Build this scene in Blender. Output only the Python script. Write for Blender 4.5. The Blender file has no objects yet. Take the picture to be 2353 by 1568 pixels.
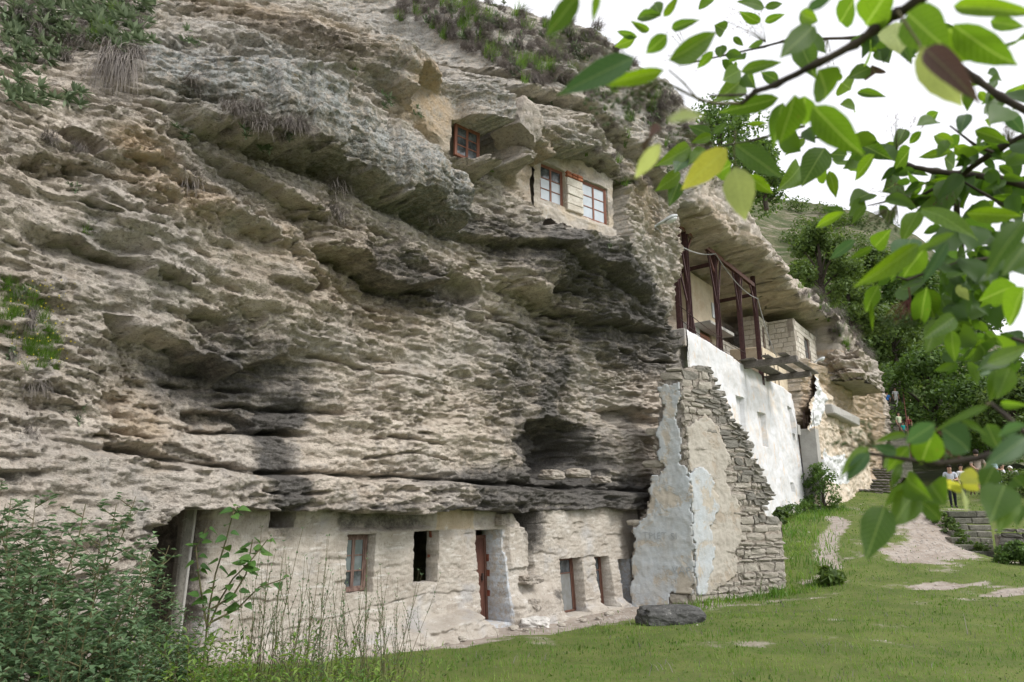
import bpy, bmesh, math, random
import numpy as np
from mathutils import Vector, Matrix

random.seed(7)
scene = bpy.context.scene
col = scene.collection
C = bpy.data.objects

# ------------------------------------------------------------------ camera
FPX, CXP, CYP, TH, CZ = 1569.0, 1176.5, 784.0, math.atan(396 / 1569.0), 1.7
cam_data = bpy.data.cameras.new('camera')
cam = C.new('camera', cam_data); col.objects.link(cam)
cam.location = (0, 0, CZ); cam.rotation_euler = (math.pi / 2 + TH, 0, 0)
cam_data.sensor_width = 36; cam_data.lens = 24
cam_data.clip_start = 0.05; cam_data.clip_end = 3000
cam_data.dof.use_dof = True; cam_data.dof.focus_distance = 14.0
cam_data.dof.aperture_fstop = 4.8
scene.camera = cam

# ------------------------------------------------------------------ light
SUN_EL, SUN_AZ = math.radians(45), math.radians(120)      # azimuth clockwise from +Y
w = bpy.data.worlds.new('World'); scene.world = w; w.use_nodes = True
nt = w.node_tree; nt.nodes.clear()
o_ = nt.nodes.new('ShaderNodeOutputWorld'); bg = nt.nodes.new('ShaderNodeBackground')
sk = nt.nodes.new('ShaderNodeTexSky'); sk.sky_type = 'NISHITA'; sk.sun_disc = False
sk.sun_elevation = SUN_EL; sk.sun_rotation = SUN_AZ
sk.air_density = 1.0; sk.dust_density = 3.0
hs = nt.nodes.new('ShaderNodeHueSaturation'); hs.inputs['Saturation'].default_value = 0.15
nt.links.new(sk.outputs[0], hs.inputs['Color'])
mx = nt.nodes.new('ShaderNodeMix'); mx.data_type = 'RGBA'; mx.inputs[0].default_value = 0.55
nt.links.new(hs.outputs[0], mx.inputs[6]); mx.inputs[7].default_value = (10.0, 10.0, 10.4, 1)   # an even cloud layer over the sky
nt.links.new(mx.outputs[2], bg.inputs[0]); bg.inputs[1].default_value = 0.115
nt.links.new(bg.outputs[0], o_.inputs[0])
sd = bpy.data.lights.new('sun', 'SUN'); sd.energy = 1.7; sd.angle = math.radians(18); sd.color = (1.0, 0.96, 0.9)
so = C.new('sun', sd); col.objects.link(so)
sdir = Vector((math.sin(SUN_AZ) * math.cos(SUN_EL), math.cos(SUN_AZ) * math.cos(SUN_EL), math.sin(SUN_EL)))
so.rotation_euler = sdir.to_track_quat('Z', 'Y').to_euler(); so.location = (10, -10, 30)
vs = scene.view_settings
scene.display_settings.display_device = 'sRGB'
vs.view_transform = 'Standard'; vs.look = 'None'; vs.gamma = 1.0; vs.use_curve_mapping = False
vs.exposure = 0.66
scene.render.engine = 'CYCLES'

# ------------------------------------------------------------------ measuring helpers
T = Vector((.6, .8, 0)); N = Vector((.8, -.6, 0)); L0 = Vector((-2.27, 10.0, 0))
def ray(u, v):
    x = (u - CXP) / FPX; y = (CYP - v) / FPX
    return (x, math.cos(TH) - y * math.sin(TH), math.sin(TH) + y * math.cos(TH))
def cl(u, v, d=0.0):                        # point of the cliff plane at offset d: (s, z)
    r = ray(u, v); k = (d + .8 * L0.x - .6 * L0.y) / (.8 * r[0] - .6 * r[1])
    X, Y = r[0] * k, r[1] * k
    return ((X - L0.x) * .6 + (Y - L0.y) * .8, r[2] * k + CZ)
def aY(u, v, Y):
    r = ray(u, v); k = Y / r[1]; return Vector((r[0] * k, Y, r[2] * k + CZ))
def ar(u, v, D):                            # point at distance D from the viewpoint
    return Vector(ray(u, v)).normalized() * D + Vector((0, 0, CZ))
def sdz(s, d, z): return L0 + T * s + N * d + Vector((0, 0, z))
CLM = Matrix(((.6, -.8, 0, L0.x), (.8, .6, 0, L0.y), (0, 0, 1, 0), (0, 0, 0, 1)))   # cliff frame: x along, y inward, z up

# ------------------------------------------------------------------ numpy noise
_rng = np.random.RandomState(11)
_perm = _rng.permutation(512).astype(np.int64); _perm = np.concatenate([_perm, _perm, _perm[:4]])
_g = _rng.rand(512) * 2 * np.pi; _gx = np.cos(_g); _gy = np.sin(_g)
def pn(x, y, seed=0):
    x = np.asarray(x, dtype=np.float64) + seed * 17.31; y = np.asarray(y, dtype=np.float64) + seed * 9.77
    xi = np.floor(x).astype(np.int64); yi = np.floor(y).astype(np.int64)
    xf = x - xi; yf = y - yi; xi &= 511; yi &= 511
    u = xf * xf * xf * (xf * (xf * 6 - 15) + 10); v = yf * yf * yf * (yf * (yf * 6 - 15) + 10)
    def g(a, b, fx, fy):
        h = _perm[(_perm[a & 511] + b) & 511]; return _gx[h] * fx + _gy[h] * fy
    n00 = g(xi, yi, xf, yf); n10 = g(xi + 1, yi, xf - 1, yf)
    n01 = g(xi, yi + 1, xf, yf - 1); n11 = g(xi + 1, yi + 1, xf - 1, yf - 1)
    a = n00 + u * (n10 - n00); b = n01 + u * (n11 - n01)
    return (a + v * (b - a)) * 1.5
def fbm(x, y, o=4, seed=0, gain=.5):
    r = 0; a = 1; t = 0
    for i in range(o):
        r = r + a * pn(x * 2 ** i, y * 2 ** i, seed + i * 3); t += a; a *= gain
    return r / t
def sst(a, b, x):
    t = np.clip((x - a) / (b - a), 0, 1); return t * t * (3 - 2 * t)
def tps(pts, vals, X, Y, lam=1e-3):          # thin plate spline through scattered heights
    P = np.array(pts, float); n = len(P)
    def U(r2): return np.where(r2 > 1e-12, r2 * np.log(r2 + 1e-12) * .5, 0)
    r2 = ((P[:, None] - P[None]) ** 2).sum(2); K = U(r2) + lam * np.eye(n)
    A = np.zeros((n + 3, n + 3)); A[:n, :n] = K; A[:n, n] = 1; A[:n, n + 1:] = P; A[n, :n] = 1; A[n + 1:, :n] = P.T
    wv = np.linalg.solve(A, np.concatenate([np.array(vals, float), np.zeros(3)]))
    out = wv[n] + wv[n + 1] * X + wv[n + 2] * Y
    for i in range(n):
        out = out + wv[i] * U((X - P[i, 0]) ** 2 + (Y - P[i, 1]) ** 2)
    return out

# ------------------------------------------------------------------ object helpers
def tag(o, label=None, cat=None, group=None, kind=None):
    if label: o['label'] = label
    if cat: o['category'] = cat
    if group: o['group'] = group
    if kind: o['kind'] = kind
    return o
def empty(name, loc=(0, 0, 0), rz=0, parent=None):
    o = C.new(name, None); col.objects.link(o); o.location = loc; o.rotation_euler = (0, 0, rz)
    o.empty_display_size = .1
    if parent: o.parent = parent
    return o
def link(name, me, parent=None):
    o = C.new(name, me); col.objects.link(o)
    if parent: o.parent = parent
    return o
def npmesh(name, V, F, mat=None, parent=None, smooth=False, attrs=None, mats=None, fmat=None, cols=None):
    """V (n,3), F (m,3|4) arrays or list of lists"""
    me = bpy.data.meshes.new(name)
    if isinstance(F, np.ndarray):
        V = np.ascontiguousarray(V, dtype=np.float32); k = F.shape[1]; m = len(F)
        me.vertices.add(len(V)); me.vertices.foreach_set('co', V.ravel())
        me.loops.add(m * k); me.loops.foreach_set('vertex_index', np.ascontiguousarray(F, dtype=np.int32).ravel())
        me.polygons.add(m); me.polygons.foreach_set('loop_start', np.arange(0, m * k, k, dtype=np.int32))
        me.update(calc_edges=True)
    else:
        me.from_pydata([tuple(v) for v in V], [], F); me.update()
    if smooth: me.polygons.foreach_set('use_smooth', np.ones(len(me.polygons), dtype=bool))
    for kk, a in (attrs or {}).items():
        at = me.attributes.new(kk, 'FLOAT', 'POINT'); at.data.foreach_set('value', np.ascontiguousarray(a, dtype=np.float32).ravel())
    if cols is not None:
        at = me.attributes.new('tint', 'FLOAT_COLOR', 'POINT')
        c4 = np.ones((len(V), 4), dtype=np.float32); c4[:, :3] = cols; at.data.foreach_set('color', c4.ravel())
    if mats:
        for m_ in mats: me.materials.append(m_)
        if fmat is not None: me.polygons.foreach_set('material_index', np.asarray(fmat, dtype=np.int32))
    elif mat: me.materials.append(mat)
    return link(name, me, parent)
def gridfaces(nr, nc):
    i = np.arange(nr * nc).reshape(nr, nc)
    return np.stack([i[:-1, :-1].ravel(), i[:-1, 1:].ravel(), i[1:, 1:].ravel(), i[1:, :-1].ravel()], 1)

class MB:
    def __init__(s): s.v = []; s.f = []
    def add(s, V, F):
        b = len(s.v); s.v += [tuple(p) for p in V]; s.f += [tuple(i + b for i in f) for f in F]; return s
    def box(s, a, b, M=None, j=0):
        V = [Vector((x, y, z)) for z in (a[2], b[2]) for y in (a[1], b[1]) for x in (a[0], b[0])]
        if j: V = [p + Vector((random.uniform(-j, j), random.uniform(-j, j), random.uniform(-j, j))) for p in V]
        if M is not None: V = [M @ p for p in V]
        return s.add(V, [(0, 2, 3, 1), (4, 5, 7, 6), (0, 1, 5, 4), (2, 6, 7, 3), (1, 3, 7, 5), (0, 4, 6, 2)])
    def bbox(s, a, b, bev, M=None, j=0):      # chamfered box
        a = Vector(a); b = Vector(b); V = []; c = (a + b) / 2; h = (b - a) / 2
        bev = min(bev, h.x * .9, h.y * .9, h.z * .9)
        idx = {}
        for sx in (-1, 1):
            for sy in (-1, 1):
                for sz in (-1, 1):
                    jj = Vector((random.uniform(-j, j), random.uniform(-j, j), random.uniform(-j, j)))
                    for ax in range(3):
                        p = Vector((sx * (h.x - bev), sy * (h.y - bev), sz * (h.z - bev)))
                        p[ax] += (sx, sy, sz)[ax] * bev
                        idx[(sx, sy, sz, ax)] = len(V); V.append(c + p + jj)
        F = []
        for ax in range(3):
            o1, o2 = [i for i in range(3) if i != ax]
            for sg in (-1, 1):
                q = []
                for a1, a2 in ((-1, -1), (1, -1), (1, 1), (-1, 1)):
                    t = [0, 0, 0]; t[ax] = sg; t[o1] = a1; t[o2] = a2; q.append(idx[(*t, ax)])
                F.append(tuple(q))
        for ax in range(3):                    # edges along ax
            o1, o2 = [i for i in range(3) if i != ax]
            for a1 in (-1, 1):
                for a2 in (-1, 1):
                    t0 = [0, 0, 0]; t0[o1] = a1; t0[o2] = a2; t1 = list(t0); t0[ax] = -1; t1[ax] = 1
                    F.append((idx[(*t0, o1)], idx[(*t1, o1)], idx[(*t1, o2)], idx[(*t0, o2)]))
        for sx in (-1, 1):
            for sy in (-1, 1):
                for sz in (-1, 1):
                    F.append(tuple(idx[(sx, sy, sz, k)] for k in range(3)))
        if M is not None: V = [M @ p for p in V]
        return s.add(V, F)
    def tube(s, P, R, n=6, cap=True):
        P = [Vector(p) for p in P]
        if not hasattr(R, '__len__'): R = [R] * len(P)
        b = len(s.v); up = Vector((.13, .21, 1)).normalized()
        for i, p in enumerate(P):
            d = (P[min(i + 1, len(P) - 1)] - P[max(i - 1, 0)]).normalized()
            x = d.cross(up)
            if x.length < .05: x = d.cross(Vector((1, 0, 0)))
            x.normalize(); y = d.cross(x)
            for k in range(n):
                a = 2 * math.pi * k / n; s.v.append(tuple(p + (x * math.cos(a) + y * math.sin(a)) * R[i]))
        for i in range(len(P) - 1):
            for k in range(n):
                s.f.append((b + i * n + k, b + i * n + (k + 1) % n, b + (i + 1) * n + (k + 1) % n, b + (i + 1) * n + k))
        if cap:
            s.f.append(tuple(b + k for k in range(n))[::-1]); s.f.append(tuple(b + (len(P) - 1) * n + k for k in range(n)))
        return s
    def build(s, name, mat, parent=None, smooth=False):
        me = bpy.data.meshes.new(name); me.from_pydata(s.v, [], s.f); me.update()
        bm = bmesh.new(); bm.from_mesh(me); bmesh.ops.recalc_face_normals(bm, faces=bm.faces); bm.to_mesh(me); bm.free()
        if smooth:
            me.polygons.foreach_set('use_smooth', np.ones(len(me.polygons), dtype=bool))
        if mat: me.materials.append(mat)
        return link(name, me, parent)
def rock_lump(name, loc, size, mat, seed=0, parent=None, rz=0, amp=.18, sub=4, flat=0.0, freq=1.6, smooth=False):
    bm = bmesh.new(); bmesh.ops.create_icosphere(bm, subdivisions=sub, radius=1)
    V = np.array([v.co[:] for v in bm.verts])
    # squarish boulder: push towards a box, then break up
    m = np.abs(V).max(1, keepdims=True); V = V * (1 + (1 / m - 1) * .5)
    n1 = fbm(V[:, 0] * freq + V[:, 2] * .7 + seed * 3.1, V[:, 1] * freq - V[:, 2] * .9, 4, seed)
    n2 = fbm(V[:, 2] * freq * 1.4 + seed, V[:, 0] * freq + V[:, 1], 4, seed + 5)
    V = V * (1 + amp * (n1 + n2))[:, None]
    V[:, 2] = np.where(V[:, 2] < -.6, -.6, V[:, 2])
    for v, p in zip(bm.verts, V): v.co = (p[0] * size[0], p[1] * size[1], p[2] * size[2])
    me = bpy.data.meshes.new(name); bm.to_mesh(me); bm.free()
    if smooth: me.polygons.foreach_set('use_smooth', np.ones(len(me.polygons), dtype=bool))
    me.materials.append(mat); o = link(name, me, parent); o.location = loc; o.rotation_euler = (0, 0, rz); return o

# ------------------------------------------------------------------ materials
class NG:
    def __init__(s, name):
        s.m = bpy.data.materials.new(name); s.m.use_nodes = True; s.t = s.m.node_tree
        s.b = s.t.nodes['Principled BSDF']; s.b.inputs['Roughness'].default_value = .9
        s.b.inputs['Specular IOR Level'].default_value = .2
        s.co = s.t.nodes.new('ShaderNodeTexCoord').outputs['Object']
    def n(s, typ, **kw):
        n = s.t.nodes.new(typ)
        for k, v in kw.items(): setattr(n, k, v)
        return n
    def L(s, a, b): s.t.links.new(a, b)
    def map(s, sc=(1, 1, 1)):
        m = s.n('ShaderNodeMapping'); m.inputs['Scale'].default_value = sc; s.L(s.co, m.inputs[0]); return m.outputs[0]
    def noise(s, scale, det=4, rough=.55, vec=None, dist=0):
        n = s.n('ShaderNodeTexNoise'); n.inputs['Scale'].default_value = scale; n.inputs['Detail'].default_value = det
        n.inputs['Roughness'].default_value = rough; n.inputs['Distortion'].default_value = dist
        s.L(vec or s.co, n.inputs['Vector']); return n.outputs['Fac']
    def vor(s, scale, vec=None, feat='F1', out='Distance'):
        n = s.n('ShaderNodeTexVoronoi', feature=feat); n.inputs['Scale'].default_value = scale
        s.L(vec or s.co, n.inputs['Vector']); return n.outputs[out]
    def rng(s, x, a, b, c=0, d=1):
        n = s.n('ShaderNodeMapRange', interpolation_type='SMOOTHSTEP'); s.L(x, n.inputs[0])
        for i, v in enumerate((a, b, c, d)): n.inputs[i + 1].default_value = v
        return n.outputs[0]
    def math(s, op, a, b):
        n = s.n('ShaderNodeMath', operation=op)
        for i, x in enumerate((a, b)):
            if isinstance(x, (int, float)): n.inputs[i].default_value = x
            else: s.L(x, n.inputs[i])
        return n.outputs[0]
    def attr(s, name, out='Fac'):
        n = s.n('ShaderNodeAttribute'); n.attribute_name = name; return n.outputs[out]
    def mix(s, f, a, b, bt='MIX'):
        n = s.n('ShaderNodeMix', data_type='RGBA', blend_type=bt)
        if isinstance(f, (int, float)): n.inputs[0].default_value = f
        else: s.L(f, n.inputs[0])
        for x, i in ((a, 6), (b, 7)):
            if isinstance(x, tuple): n.inputs[i].default_value = (*x[:3], 1)
            else: s.L(x, n.inputs[i])
        return n.outputs[2]
    def ramp(s, x, stops):
        n = s.n('ShaderNodeValToRGB'); s.L(x, n.inputs[0]); e = n.color_ramp.elements
        while len(e) < len(stops): e.new(.5)
        for k, (p, c) in enumerate(stops): e[k].position = p; e[k].color = (*c, 1)
        return n.outputs[0]
    def bump(s, h, strength=.5, dist=.01, nrm=None):
        n = s.n('ShaderNodeBump'); n.inputs['Strength'].default_value = strength; n.inputs['Distance'].default_value = dist
        s.L(h, n.inputs['Height'])
        if nrm: s.L(nrm, n.inputs['Normal'])
        return n.outputs[0]
    def done(s, c, nrm=None, rough=None, spec=None):
        if isinstance(c, tuple): s.b.inputs['Base Color'].default_value = (*c[:3], 1)
        else: s.L(c, s.b.inputs['Base Color'])
        if nrm: s.L(nrm, s.b.inputs['Normal'])
        if rough is not None: s.b.inputs['Roughness'].default_value = rough
        if spec is not None: s.b.inputs['Specular IOR Level'].default_value = spec
        return s.m
def lerpc(a, b, t): return tuple(x + (y - x) * t for x, y in zip(a, b))

def rock_mat(name='cliff rock', tone=1.0, attrs=True):
    g = NG(name)
    big = g.noise(.55, 4, .6); mid = g.noise(3.2, 5, .65, g.map((1, 1, 1.9))); fine = g.noise(26, 6, .75, g.map((1, 1, 2.2)))
    c = g.ramp(mid, [(.28, tuple(x * tone for x in (.33, .275, .22))), (.5, tuple(x * tone for x in (.49, .432, .368))), (.72, tuple(x * tone for x in (.645, .58, .505)))])
    c = g.mix(g.rng(big, .42, .62), c, g.mix(.5, c, (.36 * tone, .345 * tone, .325 * tone)))
    c = g.mix(g.rng(g.noise(1.1, 5, .7), .52, .68, 0, .55), c, (.43 * tone, .36 * tone, .285 * tone))
    sp = g.rng(g.noise(60, 5, .8), .36, .5)
    c = g.mix(g.rng(fine, .30, .42, .55, 0), c, (.19, .15, .12))
    c = g.mix(g.rng(g.noise(2.2, 5, .7, g.map((1.2, 1.2, .16))), .52, .66, 0, .5), c, (.29 * tone, .28 * tone, .27 * tone))
    c = g.mix(g.rng(g.noise(23, 5, .72, g.map((.55, .55, 2.0))), .35, .41, .7, 0), c, (.15, .12, .095))  # dark flecks here and below paint shade for pits too fine to model
    c = g.mix(g.rng(g.noise(48, 4, .7, g.map((.6, .6, 1.9))), .35, .43, .55, 0), c, (.19, .155, .125))
    c = g.mix(g.math('MULTIPLY', g.math('SUBTRACT', 1, sp), .35), c, (.1, .09, .075))
    c = g.mix(g.rng(g.noise(42, 4, .7), .56, .7, 0, .3), c, (.66, .62, .55))
    if attrs:
        sm = g.attr('smooth'); c = g.mix(g.math('MULTIPLY', sm, .65), c, g.ramp(g.noise(5, 5, .6), [(.3, (.41, .34, .265)), (.7, (.56, .49, .40))]))
        lm = g.attr('lichen'); lf = g.math('MULTIPLY', lm, g.rng(g.noise(9, 6, .8), .36, .56))
        c = g.mix(lf, c, g.ramp(g.noise(30, 4, .7), [(.35, (.17, .17, .15)), (.5, (.33, .34, .335)), (.7, (.50, .53, .53))]))
        c = g.mix(g.math('MULTIPLY', lm, g.rng(g.noise(7, 5, .75), .60, .70, 0, .55)), c, (.40, .27, .10))
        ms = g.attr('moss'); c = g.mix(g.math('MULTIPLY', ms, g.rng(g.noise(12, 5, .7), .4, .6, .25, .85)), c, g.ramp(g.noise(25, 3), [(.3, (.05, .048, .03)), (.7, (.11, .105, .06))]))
        wm = g.attr('warm'); c = g.mix(g.math('MULTIPLY', wm, g.rng(g.noise(4, 5, .7), .3, .6, .15, .8)), c, (.55, .40, .25))
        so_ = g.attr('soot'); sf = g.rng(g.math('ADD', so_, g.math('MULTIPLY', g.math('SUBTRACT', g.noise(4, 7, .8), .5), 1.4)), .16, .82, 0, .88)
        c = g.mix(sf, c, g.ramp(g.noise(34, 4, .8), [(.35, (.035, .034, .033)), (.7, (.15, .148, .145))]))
    h = g.math('ADD', g.noise(20, 8, .75, g.map((1, 1, 1.8))), g.math('MULTIPLY', g.vor(30, g.map((1, 1, 1.7))), .45))
    h = g.math('SUBTRACT', h, g.math('MULTIPLY', g.rng(g.noise(24, 3, .6, g.map((.7, .7, 1.8))), .56, .64), .9))
    nm = g.bump(h, .9, .035)
    nm = g.bump(g.noise(55, 6, .8, g.map((.6, .6, 1.9))), .9, .018, nm)
    return g.done(c, nm, .95, .1)
M_ROCK = rock_mat(tone=1.22)
M_BOULD = rock_mat('boulder rock', 1.0, False)

def plaster_mat(name, base, patch, dirt, pscale=1.2, thr=(.5, .56), bump=.4, fleck=.25):
    g = NG(name)
    c = g.mix(g.rng(g.noise(2.5, 6, .7), .35, .7), base, lerpc(base, dirt, .45))
    c = g.mix(g.rng(g.noise(pscale, 7, .72, None, .4), thr[0], thr[1]), c, patch)
    c = g.mix(g.rng(g.noise(18, 5, .75, g.map((1, 1, .5))), .55, .75, 0, fleck * 2), c, dirt)
    c = g.mix(g.rng(g.noise(60, 3, .7), .62, .74, 0, .5), c, lerpc(dirt, (.05, .045, .04), .6))
    nm = g.bump(g.math('ADD', g.noise(14, 7, .7), g.math('MULTIPLY', g.rng(g.noise(pscale, 7, .72, None, .4), thr[0], thr[1]), -.4)), bump, .03)
    return g.done(c, nm, .92, .15)
M_TUFF = None
def tuff_mat():                               # tooled soft stone of the carved front
    g = NG('tooled tuff')
    c = g.ramp(g.noise(2.2, 6, .65), [(.3, (.35, .31, .265)), (.55, (.45, .41, .36)), (.75, (.55, .525, .485))])
    st = g.noise(7, 5, .7, g.map((.35, 1, 2.2)))
    c = g.mix(g.rng(st, .55, .68, 0, .6), c, (.66, .645, .62))
    c = g.mix(g.rng(g.noise(30, 5, .75, g.map((1, 1, .6))), .28, .44, .8, 0), c, (.20, .165, .12))
    c = g.mix(g.rng(g.noise(1.3, 4, .6), .55, .7, 0, .6), c, (.40, .40, .41))
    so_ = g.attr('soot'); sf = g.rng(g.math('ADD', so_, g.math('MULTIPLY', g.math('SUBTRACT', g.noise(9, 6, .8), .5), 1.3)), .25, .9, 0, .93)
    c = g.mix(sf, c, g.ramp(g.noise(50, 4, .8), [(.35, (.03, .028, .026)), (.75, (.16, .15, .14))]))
    wa = g.attr('wash'); c = g.mix(g.math('MULTIPLY', wa, g.rng(g.noise(8, 6, .75), .4, .58)), c, (.50, .53, .57))
    wp = g.attr('warm'); c = g.mix(g.math('MULTIPLY', wp, .7), c, g.ramp(g.noise(3, 5, .6, g.map((1, 1, .4))), [(.3, (.42, .31, .18)), (.6, (.60, .50, .36)), (.66, (.80, .80, .78))]))
    chis = g.noise(34, 4, .7, g.map((1.2, 1.2, .35)))
    nm = g.bump(g.math('ADD', chis, g.math('MULTIPLY', g.noise(9, 7, .75), .8)), .75, .03)
    nm = g.bump(g.noise(45, 6, .8, g.map((1, 1, .6))), .8, .014, nm)
    c = g.mix(g.rng(g.noise(38, 4, .75, g.map((1, 1, .6))), .34, .43, .55, 0), c, (.22, .185, .15))
    return g.done(c, nm, .95, .1)
M_TUFF = tuff_mat()
M_BLUE = plaster_mat('blue washed plaster', (.45, .485, .51), (.44, .40, .34), (.36, .33, .28), 1.3, (.52, .58), .5)
M_WHITE = None
def white_mat():
    g = NG('whitewashed wall')
    c = g.mix(g.rng(g.noise(1.4, 6, .65), .35, .7), (.62, .63, .65), (.53, .525, .52))
    c = g.mix(g.rng(g.noise(2.2, 7, .75, g.map((1, 1, .5))), .55, .63, 0, .9), c, (.60, .50, .41))
    c = g.mix(g.rng(g.noise(.6, 5, .7), .55, .66, 0, .75), c, (.68, .60, .52))
    c = g.mix(g.rng(g.noise(16, 6, .8, g.map((1, 1, .35))), .6, .72, 0, .7), c, (.45, .39, .33))
    c = g.mix(g.rng(g.noise(9, 5, .7), .33, .43, .6, 0), c, (.72, .74, .77))
    nm = g.bump(g.math('ADD', g.noise(9, 8, .72), g.math('MULTIPLY', g.vor(1.6, g.map((1, 1, 2))), .3)), .35, .03)
    return g.done(c, nm, .9, .2)
M_WHITE = white_mat()
def stone_mat(name, a, b, sp=(.12, .11, .09), sc=1.0):
    g = NG(name); oi = g.n('ShaderNodeObjectInfo').outputs['Random']
    c = g.ramp(oi, [(0, a), (1, b)])
    co = g.n('ShaderNodeVectorMath', operation='ADD'); g.L(g.co, co.inputs[0]); g.L(oi, co.inputs[1]); v = co.outputs[0]
    c = g.mix(g.rng(g.noise(6 * sc, 6, .7, v), .35, .65, 0, .8), c, lerpc(a, sp, .45))
    c = g.mix(g.rng(g.noise(28 * sc, 5, .8, v), .32, .46, .75, 0), c, sp)
    c = g.mix(g.rng(g.noise(16 * sc, 4, .7, v), .58, .7, 0, .5), c, lerpc(b, (.75, .74, .7), .5))
    nm = g.bump(g.noise(22 * sc, 8, .75), .9, .035)
    return g.done(c, nm, .95, .1)
M_STONE = stone_mat('rubble stone', (.44, .40, .345), (.56, .52, .455))
M_STONED = stone_mat('dark rubble stone', (.24, .23, .205), (.38, .355, .31), (.07, .065, .055))
M_MORT = rock_mat('old mortar', .95, False)
M_BLOCK = stone_mat('pale sawn block', (.60, .56, .49), (.76, .73, .67), (.33, .28, .22))
M_TERR = None
def wood_mat(name, a, b, rough=.6, grain=(1, 1, 1)):
    g = NG(name)
    c = g.mix(g.rng(g.noise(14, 6, .7, g.map(grain)), .35, .68), a, b)
    c = g.mix(g.rng(g.noise(60, 4, .7, g.map(grain)), .6, .75, 0, .6), c, lerpc(a, (.02, .02, .02), .6))
    return g.done(c, g.bump(g.noise(50, 5, .7, g.map(grain)), .3, .004), rough, .3)
M_FRAME = wood_mat('brown window paint', (.17, .065, .04), (.24, .11, .075), .55, (2, 2, .4))
M_FRAMEO = wood_mat('weathered brown frame', (.10, .06, .05), (.22, .15, .125), .65, (2, 2, .4))
M_DOOR = wood_mat('red brown door', (.075, .032, .023), (.12, .055, .04), .5, (2, 2, .3))
M_PINK = wood_mat('faded red door', (.42, .17, .12), (.52, .26, .20), .6)
M_STEEL = wood_mat('red oxide steel', (.055, .026, .028), (.10, .048, .046), .55)
M_STEELL = wood_mat('light red oxide steel', (.17, .08, .07), (.22, .115, .10), .55)
M_PLANK = wood_mat('weathered grey timber', (.10, .09, .08), (.22, .20, .18), .85, (.25, 2, 2))
M_REDP = wood_mat('red brick paint', (.19, .06, .04), (.26, .10, .06), .8)
def flat_mat(name, c, rough=.8, spec=.2, metal=0):
    g = NG(name); cc = g.mix(g.rng(g.noise(8, 5, .7), .35, .65), c, lerpc(c, (.02, .02, .02), .22))
    g.b.inputs['Metallic'].default_value = metal
    return g.done(cc, None, rough, spec)
M_BRICK = flat_mat('orange brick', (.40, .16, .09), .9)
M_CONC = plaster_mat('grey concrete', (.40, .39, .37), (.33, .32, .30), (.22, .21, .19), 1.5, (.5, .7), .3)
M_LAMP = flat_mat('lamp housing', (.50, .53, .54), .4, .4)
M_DARKM = flat_mat('dark rusty bar', (.06, .04, .035), .8)
def glass_mat(name, c, rough=.08):
    g = NG(name); cc = g.mix(g.rng(g.noise(6, 4, .6), .35, .7), c, lerpc(c, (.3, .33, .36), .35))
    return g.done(cc, None, rough, .8)
M_GLASS = glass_mat('dark window glass', (.03, .035, .04))
M_GLASSC = glass_mat('curtained window glass', (.42, .47, .52), .15)
M_GLASSG = glass_mat('dusty greenish glass', (.12, .15, .15), .25)
M_CLEAR = glass_mat('lamp glass', (.55, .57, .56), .15)
def leaf_mat(name, cols_, trans=.35, rough=.45, oi=True):
    g = NG(name); t = g.t
    r = g.n('ShaderNodeObjectInfo').outputs['Random'] if oi else g.attr('rnd')
    c = g.ramp(r, [(i / max(1, len(cols_) - 1), c_) for i, c_ in enumerate(cols_)])
    c = g.mix(g.rng(g.noise(30 if oi else 3, 4), .35, .7, 0, .4), c, lerpc(cols_[0], (.02, .03, .01), .4))
    if oi:                                     # midrib, side veins and a few brown spots, laid out along each leaf
        sx = g.n('ShaderNodeSeparateXYZ'); g.L(g.co, sx.inputs[0]); ax = g.math('ABSOLUTE', sx.outputs[0], 0)
        vv = g.math('SINE', g.math('MULTIPLY', g.math('SUBTRACT', sx.outputs[1], g.math('MULTIPLY', ax, 1.1)), 62), 0)
        vn = g.math('MAXIMUM', g.rng(vv, .8, .99, 0, .16), g.rng(ax, .006, .014, .5, 0)); c = g.mix(vn, c, lerpc(cols_[-1], (.45, .55, .22), .35))
        c = g.mix(g.rng(g.noise(7, 4, .7), .68, .72, 0, .8), c, (.12, .06, .025))
    g.L(c, g.b.inputs['Base Color']); g.b.inputs['Roughness'].default_value = rough
    g.b.inputs['Specular IOR Level'].default_value = .28
    tr = g.n('ShaderNodeBsdfTranslucent'); hv = g.n('ShaderNodeHueSaturation'); g.L(c, hv.inputs['Color'])
    hv.inputs['Value'].default_value = 2.1; hv.inputs['Saturation'].default_value = 1.15; hv.inputs['Hue'].default_value = .485
    g.L(hv.outputs[0], tr.inputs[0]); ms = g.n('ShaderNodeMixShader'); ms.inputs[0].default_value = trans
    g.L(g.b.outputs[0], ms.inputs[1]); g.L(tr.outputs[0], ms.inputs[2])
    g.L(ms.outputs[0], t.nodes['Material Output'].inputs[0]); return g.m
M_LEAF = leaf_mat('elder leaf green', [(.05, .105, .018), (.08, .155, .024), (.12, .21, .03)], .58, .55)
M_LEAFY = leaf_mat('yellow leaf', [(.40, .42, .08), (.45, .47, .10)], .35, .5)
M_LEAFB = leaf_mat('withered brown leaf', [(.10, .06, .05), (.14, .09, .075)], .1, .7)
M_BARK = wood_mat('dark bark', (.035, .028, .022), (.08, .065, .05), .85)
M_TWIG = wood_mat('green twig', (.08, .09, .03), (.13, .10, .06), .7)
M_RTWIG = flat_mat('reddish stalk', (.13, .045, .035), .7)
M_BERRY = flat_mat('unripe berries', (.06, .10, .025), .5)
M_TREEL = leaf_mat('tree foliage', [(.04, .075, .02), (.07, .13, .03), (.12, .20, .045)], .3, .6, False)
M_TREEB = leaf_mat('bright bush foliage', [(.05, .085, .022), (.08, .13, .032), (.12, .18, .05)], .3, .6, False)
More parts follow.
